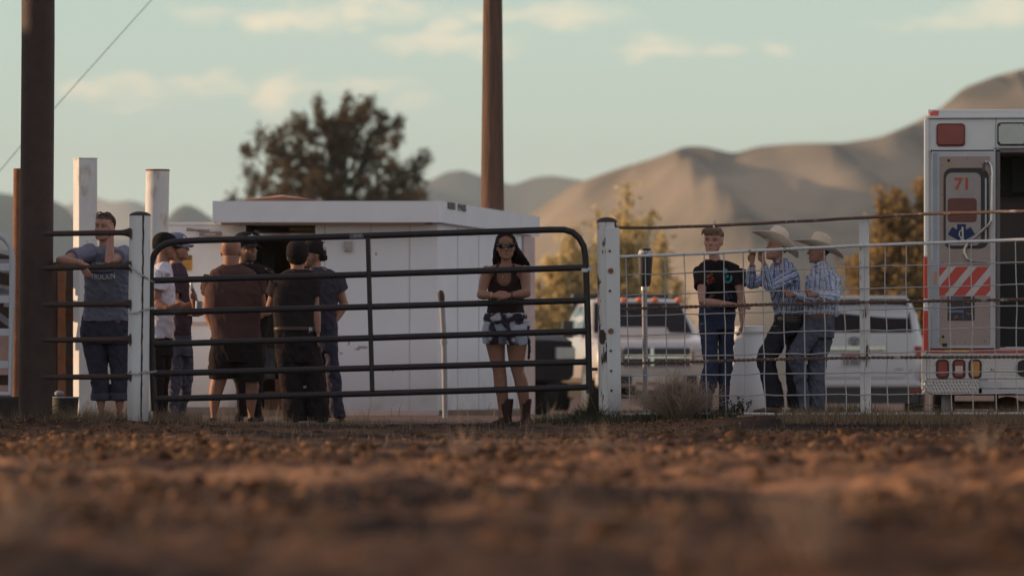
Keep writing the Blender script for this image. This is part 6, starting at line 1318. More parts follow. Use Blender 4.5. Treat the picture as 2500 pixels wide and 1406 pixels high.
mb = MB(); q = lambda t: b0.lerp(b1, t); mb.tube([q(0), q(.02), q(.55), q(.66), q(.78), q(.80)], [.029, .031, .031, .024, .0145, .014], 16); mb.build('bottle_glass', mat('amber_bottle_glass', (0.10, 0.03, 0.012), .12, spec=.7), bt, smooth=True)
mb = MB(); mb.tube([q(.79), q(.80), q(.99), q(1.0)], [.014, .0155, .0145, .013], 14); mb.build('foil_neck', mat('silver_foil', (0.5, 0.48, 0.5), .35, metal=.4), bt, smooth=True)
mb = MB(); mb.tube([q(.12), q(.13), q(.42), q(.43)], [.031, .0322, .0322, .031], 16); mb.build('bottle_label', mat('bottle_label_brown', (0.16, 0.05, 0.03), .6), bt, smooth=True)
mb = MB(); mb.tube([J(484, 764, Y, -.40), J(486, 735, Y, -.40)], [.030, .034], 16)
tag(mb.build('cup', mat('blue_plastic_cup', (0.26, 0.32, 0.42), .4), smooth=True), 'pale blue plastic cup held just beside the brown bottle', 'cup')

# ---- E: black tee, skull cap (behind the bald man)
Y = 52.6; r = new_person(598, Y, 'bearded person in black tee and black cap, facing us behind the bald one'); hd = Head((602, 640), (598, 570), Y, 42)
sL, eL, wL = J(522, 676, Y), J(502, 748, Y, .05), J(520, 802, Y, .0); sR, eR, wR = J(668, 678, Y), J(678, 745, Y), J(648, 765, Y, -.25)
tor = [(644, 576, 626, .065), (652, 545, 652, .09), (664, 520, 670, .12), (690, 516, 676, .14), (740, 520, 670, .14), (800, 520, 655, .15), (835, 520, 650, .15)]
lg = [legs_rows([(850, 532, 592), (900, 560, 600), (950, 577, 604), (1000, 579, 602), (1016, 578, 604)], Y, -.03), legs_rows([(850, 588, 648), (900, 600, 645), (950, 612, 640), (1000, 616, 638), (1016, 614, 640)], Y, .03)]
build_body(r, hd, Y, SK['mid'], tor, [(sL, eL, wL), (sR, eR, wR)], lg, [(wL, (.4, .1, -1), (1, 0, 0), 1, dict(curl=20)), (wR, (-1, -.2, 0), (0, 1, 0), 1)], J(600, 650, Y), k=1.12, beard=.9, brow=(0.05, 0.03, 0.025), nr=(.065, .072)); eyes(hd, r)
garment(r, 'black_tee', M_BLKC, Y, tor, fn=lambda mb: (sleeve(mb, sL, eL, wL, 1.15, .50, .014, .016), sleeve(mb, sR, eR, wR, 1.15, .55, .014, .016)), fold=.008, seed=15)
garment(r, 'trousers', M_BLKC, Y, [(825, 522, 650, .14), (850, 526, 650, .14), (880, 540, 648, .13)], lg, fold=.006, seed=16)
for (a, b, d) in ((586, 580, -.03), (630, 634, .03)):
    mb = MB(); shoe(mb, J(a, 1028, Y, .1+d), J(b, 1030, Y, -.17+d), .048, .08); mb.build('shoe', M_SOLE, r, smooth=True)
cp = cap(hd, r, fabric('black_cap', (0.012, 0.01, 0.011)), fabric('black_cap', (0.012, 0.01, 0.011)))
mb = MB(); M3 = hd.M()
for (x0, z0, x1, z1) in ((-.13, .84, .13, .76), (-.13, .76, .13, .84), (-.02, .74, .03, .86)): mb.tube([hd.p(x0+.05, .425, z0+.06), hd.p((x0+x1)/2+.05, .445, (z0+z1)/2+.06), hd.p(x1+.05, .42, z1+.06)], .005, 6)
hd.ell(mb, .05, .435, .91, .045, .025, .045); mb.build('white_crossed_emblem', mat('emblem_thread', (0.42, 0.40, 0.42), .8), cp, smooth='all')

# ---- D: bald man from behind
Y = 51.0; r = new_person(570, Y, 'bald person in a brown tee and black shorts with back to us'); hd = Head((564, 648), (564, 577), Y, 172)
sL, eL, wL = J(520, 682, Y), J(508, 748, Y, .10), J(550, 742, Y, .34); sR, eR, wR = J(622, 682, Y), J(640, 746, Y, .06), J(596, 740, Y, .32)
tor = [(646, 542, 588, .075), (652, 530, 602, .095), (662, 514, 620, .12), (680, 504, 634, .14), (715, 500, 640, .155), (755, 505, 637, .15), (795, 513, 634, .15), (825, 514, 640, .16), (836, 514, 642, .16)]
lg = [legs_rows([(880, 512, 575), (915, 513, 562), (940, 508, 554), (963, 505, 546), (990, 508, 539), (1012, 511, 532), (1026, 511, 533)], Y), legs_rows([(880, 576, 642), (915, 598, 634), (945, 596, 637), (970, 595, 632), (995, 599, 627), (1012, 603, 624), (1026, 603, 625)], Y)]
build_body(r, hd, Y, (0.30, 0.15, 0.105), tor+[(860, 516, 640, .14), (880, 518, 638, .14)], [(sL, eL, wL), (sR, eR, wR)], lg, [(wL, (1, .2, 0), (0, 1, 0), 1), (wR, (-1, .2, 0), (0, 1, 0), 1)], J(564, 652, Y), k=1.16, scalp=.5, nr=(.072, .078)); eyes(hd, r)
garment(r, 'brown_tee', fabric('brown_tee_cloth', (0.085, 0.046, 0.042)), Y, tor, fn=lambda mb: (sleeve(mb, sL, eL, wL, 1.18, .55, .012, .014), sleeve(mb, sR, eR, wR, 1.18, .55, .012, .014)), fold=.005, seed=18, e=2.6, fs=6)
garment(r, 'black_shorts', M_BLKC, Y, [(824, 514, 641, .15), (860, 511, 644, .155), (885, 509, 646, .15)], [legs_rows([(875, 509, 580), (900, 508, 577), (924, 508, 571)], Y), legs_rows([(875, 574, 646), (900, 574, 646), (931, 575, 646)], Y)], fold=.006, seed=19)
for (a, b) in ((521, 516), (614, 620)):
    mb = MB(); shoe(mb, J(a, 1034, Y, -.07), J(b, 1034, Y, .2), .045, .055); mb.build('shoe', M_SOLE, r, smooth=True)

# ---- G: hand on hip
Y = 51.5; r = new_person(790, Y, 'person in a charcoal tee with one hand on the hip and a pale-backed cap'); hd = Head((766, 652), (765, 588), Y, -75)
sR, eR, wR = J(816, 680, Y), J(840, 742, Y, .05), J(812, 792, Y, -.03); sL, eL, wL = J(770, 682, Y), J(760, 740, Y), J(752, 780, Y, -.1)
tor = [(652, 752, 788, .06), (660, 744, 812, .085), (672, 742, 826, .11), (700, 748, 832, .125), (740, 756, 824, .125), (780, 764, 822, .12), (806, 768, 825, .12)]
lg = [legs_rows([(830, 768, 806), (900, 770, 806), (960, 772, 806), (1018, 774, 808)], Y, .05), legs_rows([(830, 790, 824), (880, 794, 826), (930, 796, 834), (970, 800, 835), (1000, 803, 840), (1018, 806, 844)], Y, -.05)]
build_body(r, hd, Y, SK['mid'], tor, [(sR, eR, wR), (sL, eL, wL)], lg, [(wR, (-.6, -.1, -.9), (.2, 1, 0), 1, dict(curl=14, spread=.3)), (wL, (0, 0, -1), (1, 0, 0), 1)], J(768, 656, Y), beard=.5, k=1.05, nr=(.052, .06)); eyes(hd, r)
garment(r, 'charcoal_tee', fabric('charcoal_cloth', (0.048, 0.044, 0.062)), Y, tor, fn=lambda mb: (sleeve(mb, sR, eR, wR, 1.08, .50, .014, .016), sleeve(mb, sL, eL, wL, 1.08, .5, .014, .014)), fold=.008, seed=21)
garment(r, 'trousers', M_JEAN, Y, [(800, 769, 824, .115), (830, 768, 824, .12), (860, 770, 824, .12)], lg, fold=.008, seed=22)
mb = MB(); shoe(mb, J(828, 1031, Y, .1), J(832, 1031, Y, -.18), .045, .07); mb.build('shoe', M_SOLE, r, smooth=True); mb = MB(); shoe(mb, J(792, 1030, Y, .15), J(788, 1030, Y, -.12), .045, .07); mb.build('shoe', M_SOLE, r, smooth=True)
mb = MB(); hd.ell(mb, 0, -.20, .56, .35, .30, .36); [hd.ell(mb, q*.16, -.40, .35, .14, .10, .13) for q in (-1, 0, 1)]
o, w_ = realise(mb, 'hair', hair_mat('dark_brown_hair', (0.03, 0.018, 0.014)), r, .006, 2, fold=.006, fold_scale=34, cut=lambda V: (hd.loc(V)[1] > .02) & (hd.loc(V)[2] < .62))
cp = cap(hd, r, M_BLKC, M_BLKC); mb = MB(); hd.ell(mb, -.14, -.36, .74, .20, .13, .17); mb.build('cap_mesh_panel', fabric('white_cap_mesh', (0.5, 0.47, 0.46)), cp, smooth='all')

# ---- F: dark cap from behind
Y = 50.6; r = new_person(727, Y, 'person all in black with dark cap, back to us, next to the hand-on-hip one'); hd = Head((726, 660), (727, 590), Y, 178)
sR, eR, wR = J(760, 688, Y), J(769, 752, Y, .0), J(776, 812, Y, -.04); sL, eL, wL = J(682, 688, Y), J(660, 746, Y, .1), J(690, 740, Y, .35)
tor = [(656, 706, 750, .065), (663, 692, 768, .09), (676, 676, 782, .115), (700, 668, 778, .13), (740, 666, 770, .13), (780, 668, 768, .13), (803, 670, 771, .13)]
lg = [legs_rows([(840, 671, 730), (880, 675, 738), (920, 681, 742), (960, 687, 745), (1000, 690, 748), (1026, 693, 750)], Y), legs_rows([(840, 722, 780), (880, 730, 788), (920, 740, 792), (960, 746, 798), (1000, 750, 803), (1026, 754, 805)], Y)]
build_body(r, hd, Y, SK['tan'], tor, [(sR, eR, wR), (sL, eL, wL)], lg, [(wR, (.05, .1, -1), (-1, 0, 0), -1, dict(curl=18)), (wL, (1, .3, 0), (0, 0, -1), 1)], J(727, 662, Y), k=1.05, nr=(.058, .066)); eyes(hd, r)
garment(r, 'black_tee', fabric('faded_black_cloth', (0.026, 0.019, 0.021)), Y, tor, fn=lambda mb: (sleeve(mb, sR, eR, wR, 1.1, .58, .012, .014), sleeve(mb, sL, eL, wL, 1.1, .55, .012, .014)), fold=.004, seed=25, fs=6)
tr, _ = garment(r, 'black_trousers', M_BLKC, Y, [(795, 670, 770, .125), (830, 670, 776, .135), (860, 672, 784, .135), (885, 675, 789, .13)], lg, fold=.008, seed=26)
garment(r, 'belt', mat('brown_leather', (0.06, 0.032, 0.026), .5), Y, [(798, 669, 771, .134), (799, 668, 772, .137), (806, 668, 773, .137), (807, 669, 773, .134)], fold=0, voxel=.005, smooth=1)
px_poly('reflective_patch', [[(738, 943), (746, 941), (747, 946), (740, 948)], [(734, 974), (746, 974), (747, 979), (736, 978)]][:1], mat('pale_mark', (0.4, 0.4, 0.42), .6), tr, 50.4)
mb = MB(); p = J(756, 799, Y, -.16); mb.tube([p, p+Vector((0, -.01, -.05))], .007, 6); mb.tube([p+Vector((.01, 0, 0)), p+Vector((.02, -.01, -.04))], .005, 6); mb.build('key_bunch', M_STEEL, r, smooth='all')
for (a, b) in ((720, 712), (780, 786)):
    mb = MB(); shoe(mb, J(a, 1034, Y, -.08), J(b, 1034, Y, .2), .048, .07); mb.build('shoe', M_SOLE, r, smooth=True)
cap(hd, r, M_BLKC, M_BLKC); mb = MB(); hd.ell(mb, 0, -.12, .48, .345, .34, .34); o, w_ = realise(mb, 'hair', hair_mat('black_hair', (0.02, 0.014, 0.013)), r, .006, 2, fold=.003, fold_scale=34, cut=lambda V: (hd.loc(V)[1] > .0) & (hd.loc(V)[2] < .7))

# ---- H: woman at the gate
Y = 49.45; r = new_person(1234, Y, 'person in sunglasses with long dark hair leaning on the black gate'); hd = Head((1236, 633), (1234, 570), Y, 1, dY=-.12, wide=1.06)
sL, eL, wL = J(1190, 661, Y, -.06), J(1174, 720, Y, -.42), J(1207, 722, Y, -.56); sR, eR, wR = J(1281, 663, Y, -.06), J(1286, 716, Y, -.42), J(1245, 721, Y, -.56)
tor = [(644, 1218, 1256, .05, -.10), (649, 1198, 1276, .065, -.09), (656, 1184, 1288, .08, -.08), (670, 1190, 1284, .095, -.07), (690, 1193, 1276, .105, -.06), (715, 1194, 1275, .10, -.04), (742, 1194, 1276, .095, -.02), (765, 1188, 1281, .11, 0), (800, 1182, 1286, .12, 0)]
lg = [legs_rows([(790, 1182, 1236), (838, 1185, 1233), (877, 1195, 1233), (905, 1203, 1236), (925, 1205, 1238), (945, 1206, 1239), (965, 1212, 1241), (1000, 1217, 1240), (1022, 1216, 1242)], Y), legs_rows([(790, 1234, 1288), (838, 1236, 1287), (877, 1241, 1281), (905, 1248, 1279), (925, 1254, 1287), (945, 1258, 1291), (965, 1264, 1292), (1000, 1270, 1291), (1022, 1270, 1292)], Y)]
build_body(r, hd, Y, (0.27, 0.135, 0.09), tor, [(sL, eL, wL), (sR, eR, wR)], lg, [(wL, (1, -.1, .15), (0, .8, -.5), 1, dict(s=.92, curl=42)), (wR, (-1, -.15, -.05), (0, .8, -.4), -1, dict(s=.92, curl=46))], J(1236, 650, Y, -.10), k=.93, brow=(0.05, 0.03, 0.025), nr=(.043, .048), sh=0.0)
def ucut(V):
    px = 1250+V[:, 0]*FPX/V[:, 1]; py = YH-(V[:, 2]-HC)*FPX/V[:, 1]; front = V[:, 1] < Y-.06
    u = front & (np.abs(px-1230.5) < 17.5*np.clip((698-py)/14, 0, 1)**.5) & (py < 697)
    back = (~front) & (py < 690)
    return u | back
top = [(650, 1210, 1263, .078, -.11), (660, 1205, 1266, .108, -.08), (675, 1197, 1271, .118, -.07), (690, 1191, 1277, .126, -.06), (715, 1191, 1278, .118, -.04), (742, 1191, 1278, .110, -.02), (766, 1187, 1282, .116, 0)]
garment(r, 'halter_top', fabric('brown_knit', (0.040, 0.020, 0.019), .1), Y, top, fold=.0025, seed=30, voxel=.0045, cut=ucut)
mb = MB(); [mb.tube([J(a, 668, Y, -.185), J(b, 655, Y, -.165), J(c, 645, Y, -.13), J(c+(3 if c < 1236 else -3), 640, Y, -.08)], .011, 8) for a, b, c in ((1208, 1212, 1217), (1259, 1256, 1252))]; mb.build('neck_straps', fabric('brown_knit', (0.040, 0.020, 0.019), .1), r, smooth='all')
def frayed(V):
    px = 1250+V[:, 0]*FPX/V[:, 1]; py = YH-(V[:, 2]-HC)*FPX/V[:, 1]; return py > 840+3.5*vnoise(px/2.4, px*0, 0, 4)
garment(r, 'denim_shorts', fabric('bleached_denim', (0.40, 0.43, 0.52), .22), Y, [(764, 1184, 1285, .118), (790, 1180, 1288, .128), (812, 1178, 1289, .13)], [legs_rows([(800, 1178, 1236), (825, 1177, 1234), (847, 1178, 1233)], Y), legs_rows([(800, 1232, 1289), (825, 1233, 1290), (847, 1235, 1289)], Y)], fold=.005, seed=31, cut=frayed)
def plaid_mat():
    m = fabric('plaid_cloth', (0.4, 0.4, 0.45)); nt = m.node_tree; N = nt.nodes.new; L = nt.links.new; b = nt.nodes['Principled BSDF']; ge = N("ShaderNodeNewGeometry")
    outs = []
    for rot in (20, 110):
        mp = N("ShaderNodeMapping"); mp.inputs['Rotation'].default_value = (0, R(rot), 0); L(ge.outputs['Position'], mp.inputs[0]); wv = N("ShaderNodeTexWave"); wv.inputs['Scale'].default_value = 2.6; wv.inputs['Distortion'].default_value = 2.5; wv.inputs['Detail Scale'].default_value = 3; L(mp.outputs[0], wv.inputs[0]); outs.append(wv.outputs['Fac'])
    mm = N("ShaderNodeMath"); mm.operation = 'MULTIPLY'; L(outs[0], mm.inputs[0]); L(outs[1], mm.inputs[1]); r1 = N("ShaderNodeValToRGB"); L(mm.outputs[0], r1.inputs[0]); e = r1.color_ramp.elements
    e[0].position = .12; e[0].color = (.035, .028, .045, 1); e[1].position = .5; e[1].color = (.48, .47, .52, 1); q = e.new(.28); q.color = (.16, .13, .17, 1); L(r1.outputs[0], b.inputs['Base Color']); return m
M_PLAID = plaid_mat()
def tied(mb):
    mb.loft(px_rings([(766, 1184, 1284, .124), (772, 1181, 1287, .136), (784, 1180, 1288, .140), (792, 1184, 1286, .132)], Y)); 
    mb.tube([J(1204, 778, Y, -.15), J(1212, 776, Y, -.165), J(1222, 781, Y, -.15)], [.02, .027, .018], 10)
    mb.tube([J(1206, 780, Y, -.15), J(1201, 800, Y, -.16), J(1205, 822, Y, -.165), J(1207, 840, Y, -.16)], [.018, .030, .044, .040], 10)
    mb.tube([J(1216, 780, Y, -.15), J(1238, 795, Y, -.16), J(1246, 820, Y, -.16), J(1247, 842, Y, -.155)], [.018, .026, .038, .036], 10)
    mb.tube([J(1284, 784, Y, 0), J(1290, 815, Y, -.02), J(1292, 845, Y, -.02), J(1291, 876, Y, -.0)], [.03, .022, .018, .010], 10)
mb = MB(); tied(mb); realise(mb, 'tied_plaid_shirt', M_PLAID, r, .006, 2, fold=.006, fold_scale=16, seed=33)
M_BOOT = mat('brown_boot_leather', (0.045, 0.020, 0.016), .7, spec=.2, var=.3, vscale=10)
for k_, (sh_, toe) in enumerate(((0, (1200, 1036)), (52, (1262, 1036)))):
    def bt_(mb, s=sh_, t=toe):
        mb.loft(px_rings([(973, 1218+s*.98, 1254+s*.86, .052), (985, 1219+s, 1253+s*.85, .055), (1000, 1221+s, 1251+s*.85, .055), (1018, 1222+s, 1250+s*.86, .052), (1033, 1221+s, 1250+s*.9, .05)], Y)); shoe(mb, J(1242+s, 1036, Y, .03), J(t[0], t[1], Y, -.17), .042, .06, True)
    def dip_(V, s=sh_):
        px = 1250+V[:, 0]*FPX/V[:, 1]; py = YH-(V[:, 2]-HC)*FPX/V[:, 1]; return py < 973+13*np.clip(1-np.abs(px-(1227+s))/9, 0, 1)+3*(V[:, 1] > Y)
    mb = MB(); bt_(mb); realise(mb, 'cowboy_boot', M_BOOT, r, .005, 2, fold=.002, seed=40+k_, cut=dip_)
def hairH(mb):
    mb.loft(hd.rings(.045, .50)); hd.ell(mb, 0, -.16, .55, .37, .34, .46)
    mb.loft(px_rings([(578, 1212, 1232, .045, -.10), (592, 1208, 1222, .055, -.08), (606, 1205, 1219, .055, -.07), (620, 1203, 1218, .05, -.05), (634, 1202, 1217, .04, -.03), (646, 1203, 1214, .022, .02), (652, 1205, 1211, .010, .03)], Y))
    mb.loft(px_rings([(578, 1238, 1255, .045, -.10), (592, 1249, 1262, .055, -.08), (606, 1252, 1268, .055, -.07), (618, 1254, 1276, .05, -.05), (629, 1256, 1284, .04, -.03), (638, 1259, 1290, .028, .0), (644, 1266, 1294, .014, .02), (649, 1280, 1296, .006, .03)], Y))
    mb.loft(px_rings([(580, 1212, 1256, .07, .0), (600, 1207, 1264, .06, .04), (625, 1206, 1274, .045, .06), (650, 1210, 1280, .03, .08)], Y))
mb = MB(); hairH(mb); realise(mb, 'hair', hair_mat('long_black_hair', (0.022, 0.012, 0.012)), r, .0055, 2, fold=.003, fold_scale=30, seed=35, cut=lambda V: (hd.loc(V)[1] > .05) & (np.abs(hd.loc(V)[0]) < .285*np.clip((.92-hd.loc(V)[2])/.14, 0, 1)**.5) & (hd.loc(V)[2] < .92))
g_ = MB()
for q in (-1, 1): g_.prism([hd.p(q*x, .445-.09*(abs(x) > .2), z) for x, z in ((.03, .56), (.16, .575), (.29, .57), (.285, .47), (.22, .415), (.10, .415), (.04, .47))], -hd.f*(.03*hd.H))
sg_ = g_.build('sunglasses', mat('dark_lens', (0.018, 0.014, 0.013), .1, spec=.7), r, bevel=.001)
g_ = MB(); g_.tube([hd.p(-.32, .31, .565), hd.p(-.16, .44, .585), hd.p(0, .47, .56), hd.p(.16, .44, .585), hd.p(.32, .31, .565)], .0055, 6); [g_.tube([hd.p(q*.32, .31, .56), hd.p(q*.35, -.05, .53)], .004, 5) for q in (-1, 1)]; g_.build('glasses_frame', mat('tortoise_frame', (0.09, 0.06, 0.045), .3), sg_, smooth='all')
mb = MB(); c = J(1199, 722, Y, -.53); mb.tube([c+Vector((0.004*math.sin(a), .033*math.cos(a), .033*math.sin(a))) for a in [2*math.pi*k/20 for k in range(21)]], .003, 5); mb.build('bracelet', mat('gold', (0.7, 0.5, 0.25), .3, metal=.8), r, smooth='all')
mb = MB(); c = J(1250, 720, Y, -.55); mb.tube([c+Vector((0, .032*math.cos(a), .032*math.sin(a))) for a in [2*math.pi*k/20 for k in range(21)]], .005, 5); mb.build('hair_tie', M_BLACK, r, smooth='all')
mb = MB(); mb.ell(J(1227.5, 676, Y, -.175), .0045, .004, .008); mb.build('pendant', mat('gold', (0.7, 0.5, 0.25), .3, metal=.8), r, smooth='all')

# ---- I: boy in black tee
Y = 48.95; r = new_person(1748, Y, 'blond boy in a black tee with orange and teal prints leaning on the fence'); hd = Head((1741, 620), (1743, 556), Y, -18, dY=-.18, wide=1.03)
sL, eL, wL = J(1714, 660, Y, -.14), J(1713, 736, Y, -.42), J(1796, 745, Y, -.48); sR, eR, wR = J(1800, 662, Y, -.14), J(1811, 735, Y, -.22), J(1812, 785, Y, -.34)
tor = [(634, 1724, 1764, .05, -.16), (641, 1712, 1788, .065, -.16), (650, 1704, 1806, .085, -.14), (672, 1710, 1806, .10, -.12), (700, 1716, 1804, .10, -.09), (730, 1720, 1800, .10, -.05), (753, 1720, 1800, .10, -.02)]
lg = [legs_rows([(790, 1705, 1752), (830, 1710, 1753), (870, 1716, 1753), (900, 1715, 1754), (940, 1707, 1750), (975, 1700, 1738), (1004, 1698, 1730)], Y, -.03), legs_rows([(790, 1748, 1794), (830, 1752, 1793), (870, 1755, 1792), (895, 1752, 1790), (930, 1752, 1782), (975, 1756, 1780), (1004, 1756, 1780)], Y, .04)]
build_body(r, hd, Y, (0.42, 0.225, 0.165), tor, [(sL, eL, wL), (sR, eR, wR)], lg, [(wL, (1, -.1, -.05), (0, .5, -1), 1, dict(s=.85, curl=20)), (wR, (-.1, -.1, -1), (-1, .2, 0), 1, dict(s=.85, curl=28))], J(1746, 640, Y, -.17), k=.82, brow=(0.16, 0.10, 0.07), nr=(.043, .05)); eyes(hd, r)
tee, _ = garment(r, 'black_tee', M_BLKC, Y, tor, fn=lambda mb: (sleeve(mb, sL, eL, wL, .84, .54, .014, .014), sleeve(mb, sR, eR, wR, .84, .5, .014, .014)), fold=.006, seed=50)
rg = random.Random(12)
def blob(x0, x1, y0, y1, n, w_): 
    out = []
    for i in range(n):
        x = rg.uniform(x0, x1); y = rg.uniform(y0, y1); a = rg.uniform(0, 3); out.append([(x+w_*math.cos(a+q*2.1)*rg.uniform(.6, 1.3), y+w_*math.sin(a+q*2.1)*rg.uniform(.6, 1.3)) for q in range(3)])
    return out
px_poly('orange_print', blob(1725, 1742, 668, 694, 26, 4), mat('print_orange', (0.30, 0.075, 0.035), .8), tee, 48.8)
px_poly('blue_print', blob(1772, 1788, 716, 730, 16, 3.5), mat('print_blue', (0.05, 0.06, 0.22), .8), tee, 48.8); px_poly('ochre_print', blob(1731, 1745, 718, 725, 8, 3), mat('print_ochre', (0.2, 0.13, 0.05), .8), tee, 48.8)
def ringp(cx, cy, r0, r1, a0, a1, n=12): return [[(cx+rr_*math.cos(a), cy-rr_*1.15*math.sin(a)) for rr_, a in ((r0, R(a0+(a1-a0)*i/n)), (r1, R(a0+(a1-a0)*i/n)), (r1, R(a0+(a1-a0)*(i+1)/n)), (r0, R(a0+(a1-a0)*(i+1)/n)))] for i in range(n)]
px_poly('teal_print', ringp(1776, 679, 6.5, 11.5, 150, 400, 16)+ringp(1775, 675, 0, 4, 0, 360, 8)+ringp(1770, 662, 0, 6, 0, 360, 8), mat('print_teal', (0.05, 0.25, 0.29), .8), tee, 48.8)
garment(r, 'jeans', fabric('blue_jeans', (0.035, 0.045, 0.09), .3), Y, [(746, 1709, 1797, .095, -.02), (775, 1705, 1795, .105), (805, 1706, 1793, .10)], lg, fold=.007, seed=51)
mb = MB(); shoe(mb, J(1718, 1016, Y, .05), J(1700, 1016, Y, -.15), .04, .07); mb.build('boot', M_BOOT, r, smooth=True); mb = MB(); shoe(mb, J(1768, 1016, Y, .1), J(1764, 1016, Y, -.13), .04, .07); mb.build('boot', M_BOOT, r, smooth=True)
def hairI(mb):
    mb.loft(hd.rings(.035, .66)); hd.ell(mb, 0, -.14, .62, .345, .33, .36); rq = random.Random(4)
    for i in range(16): x = -.28+.56*i/15; mb.tube([hd.p(x, .05, .97-.25*x*x), hd.p(x+.05, .26, .93-.5*x*x), hd.p(x+.08*rq.random(), .385, .85+.02*rq.random()), hd.p(x+.06+.08*rq.random(), .41, .72-.12*x+.05*rq.random())], [.011, .012, .010, .004], 6)
    for i in range(5): mb.tube([hd.p(.22+.03*i, .1-.05*i, .92), hd.p(.33+.015*i, .12-.06*i, .86)], [.016, .006], 6)
mb = MB(); hairI(mb); realise(mb, 'hair', hair_mat('blond_hair', (0.17, 0.105, 0.065)), r, .005, 1, fold=.003, fold_scale=30, seed=52, cut=lambda V: (hd.loc(V)[1] > .14) & (hd.loc(V)[2] < .70-.3*(hd.loc(V)[1] > .37)))

# ---- J, K: boys in straw hats
def stripe_mat(name, c0, c1, c2, freq):
    m = fabric(name, c0, .08); nt = m.node_tree; N = nt.nodes.new; L = nt.links.new; b = nt.nodes['Principled BSDF']; at = N("ShaderNodeAttribute"); at.attribute_name = 'across'
    mu = N("ShaderNodeMath"); mu.operation = 'MULTIPLY'; mu.inputs[1].default_value = freq; L(at.outputs['Fac'], mu.inputs[0]); fr = N("ShaderNodeMath"); fr.operation = 'FRACT'; L(mu.outputs[0], fr.inputs[0])
    r1 = N("ShaderNodeValToRGB"); r1.color_ramp.interpolation = 'LINEAR'; L(fr.outputs[0], r1.inputs[0]); e = r1.color_ramp.elements; e[0].position = 0; e[0].color = (*c0, 1); e[1].position = 1; e[1].color = (*c0, 1)
    for p_, c in ((.18, c0), (.24, c2), (.32, c2), (.38, c1), (.62, c1), (.68, c2), (.74, c0), (.86, c0), (.9, c1), (.95, c0)): q = e.new(p_); q.color = (*c, 1)
    L(r1.outputs[0], b.inputs['Base Color']); return m
def across(o, w_, bones, Y, cx):
    """cloth-width coordinate so that stripes run along each limb"""
    best = np.full(len(w_), 1e9); U = (w_[:, 0]-cx)+0.12*np.sin((w_[:, 1]-Y)*4)
    for (a, b, rad) in bones:
        a_, b_ = np.array(a), np.array(b); d = b_-a_; L2 = d@d; t = np.clip(((w_-a_)@d)/L2, 0, 1); c = a_+t[:, None]*d; v = w_-c; ds = np.linalg.norm(v, axis=1); dn_ = d/math.sqrt(L2)
        s1 = np.cross(dn_, np.array([0, 1., 0.])); s1 /= np.linalg.norm(s1)+1e-9; s2 = np.cross(dn_, s1); ang = np.arctan2(v@s2, v@s1)
        k = (ds < rad) & (ds < best); best = np.where(k, ds, best); U = np.where(k, ang*0.045, U)
    at = o.data.attributes.new('across', 'FLOAT', 'POINT'); at.data.foreach_set('value', U.astype(np.float32))
M_STRAWHAT = mat('straw_hat_weave', (0.66, 0.54, 0.43), .75, var=.1, vscale=20, bump=(260, .6, .002), patch=((0.46, 0.35, 0.27), 5, .58, .1)); M_STRAW2 = mat('felt_hat', (0.58, 0.47, 0.36), .8, var=.08, vscale=10)
Y = 48.75; r = new_person(1925, Y, 'boy in a big tilted straw hat and navy striped shirt peering over the rail'); hd = Head((1893, 636), (1899, 573), Y, -72, 4, dY=-.30)
sN, eN, wN = J(1932, 675, Y, -.25), J(1878, 700, Y, -.50), J(1864, 640, Y, -.60); sF, eF, wF = J(1884, 672, Y, -.12), J(1832, 696, Y, -.42), J(1836, 642, Y, -.60)
tor = [(637, 1888, 1922, .05, -.25), (644, 1882, 1936, .07, -.24), (655, 1878, 1946, .09, -.22), (680, 1877, 1952, .105, -.18), (710, 1879, 1956, .105, -.12), (740, 1885, 1961, .105, -.06), (768, 1892, 1967, .105, -.02)]
lg = [legs_rows([(795, 1884, 1935), (830, 1866, 1922), (860, 1850, 1908), (880, 1846, 1896), (905, 1852, 1897), (935, 1861, 1908), (965, 1867, 1913), (993, 1870, 1915)], Y, -.05), legs_rows([(795, 1922, 1974), (840, 1920, 1974), (880, 1917, 1968), (920, 1917, 1962), (960, 1921, 1959), (993, 1923, 1958)], Y, .06)]
build_body(r, hd, Y, SK['mid'], tor, [(sN, eN, wN), (sF, eF, wF)], lg, [(wN, (-.35, -.1, 1), (.3, -1, .3), -1, dict(s=.8, curl=52)), (wF, (0, -.1, 1), (.3, -1, .3), -1, dict(s=.8, curl=52))], J(1903, 645, Y, -.26), k=.78, brow=(0.16, 0.10, 0.07), nr=(.043, .048)); eyes(hd, r)
M_S1 = stripe_mat('navy_striped_cloth', (.34, .40, .56), (.11, .13, .24), (.50, .52, .64), 26.0)
sh, w_ = garment(r, 'striped_shirt', M_S1, Y, tor, fn=lambda mb: (sleeve(mb, sN, eN, wN, .86, 1.86, .010, -.004), sleeve(mb, sF, eF, wF, .82, 1.86, .010, -.004), mb.tube([J(1884, 646, Y, -.30), J(1893, 640, Y, -.34), J(1912, 634, Y, -.30), J(1920, 634, Y, -.2)], [.010, .014, .014, .01], 8)), fold=.008, seed=60, voxel=.0055, fs=12)
across(sh, w_, [(sN, eN, .085), (eN, wN, .075), (sF, eF, .08), (eF, wF, .075)], Y, 1.8)
garment(r, 'studded_belt', mat('dark_belt_leather', (0.028, 0.018, 0.016), .45), Y, [(768, 1890, 1968, .109), (770, 1889, 1970, .113), (788, 1890, 1973, .113), (790, 1891, 1973, .108)], fold=0, voxel=.005, smooth=1)
mb = MB()
for i in range(7):
    for yy in (774, 781): a = .35+.16*i; c = J(1931, yy, Y); mb.ell(Vector((c.x+.142*math.sin(a-.6), c.y-.117*math.cos(a-.6), c.z)), .0028, .003, .0028, 6, 4)
mb.build('belt_studs', mat('gold', (0.7, 0.5, 0.25), .3, metal=.8), r, smooth='all')
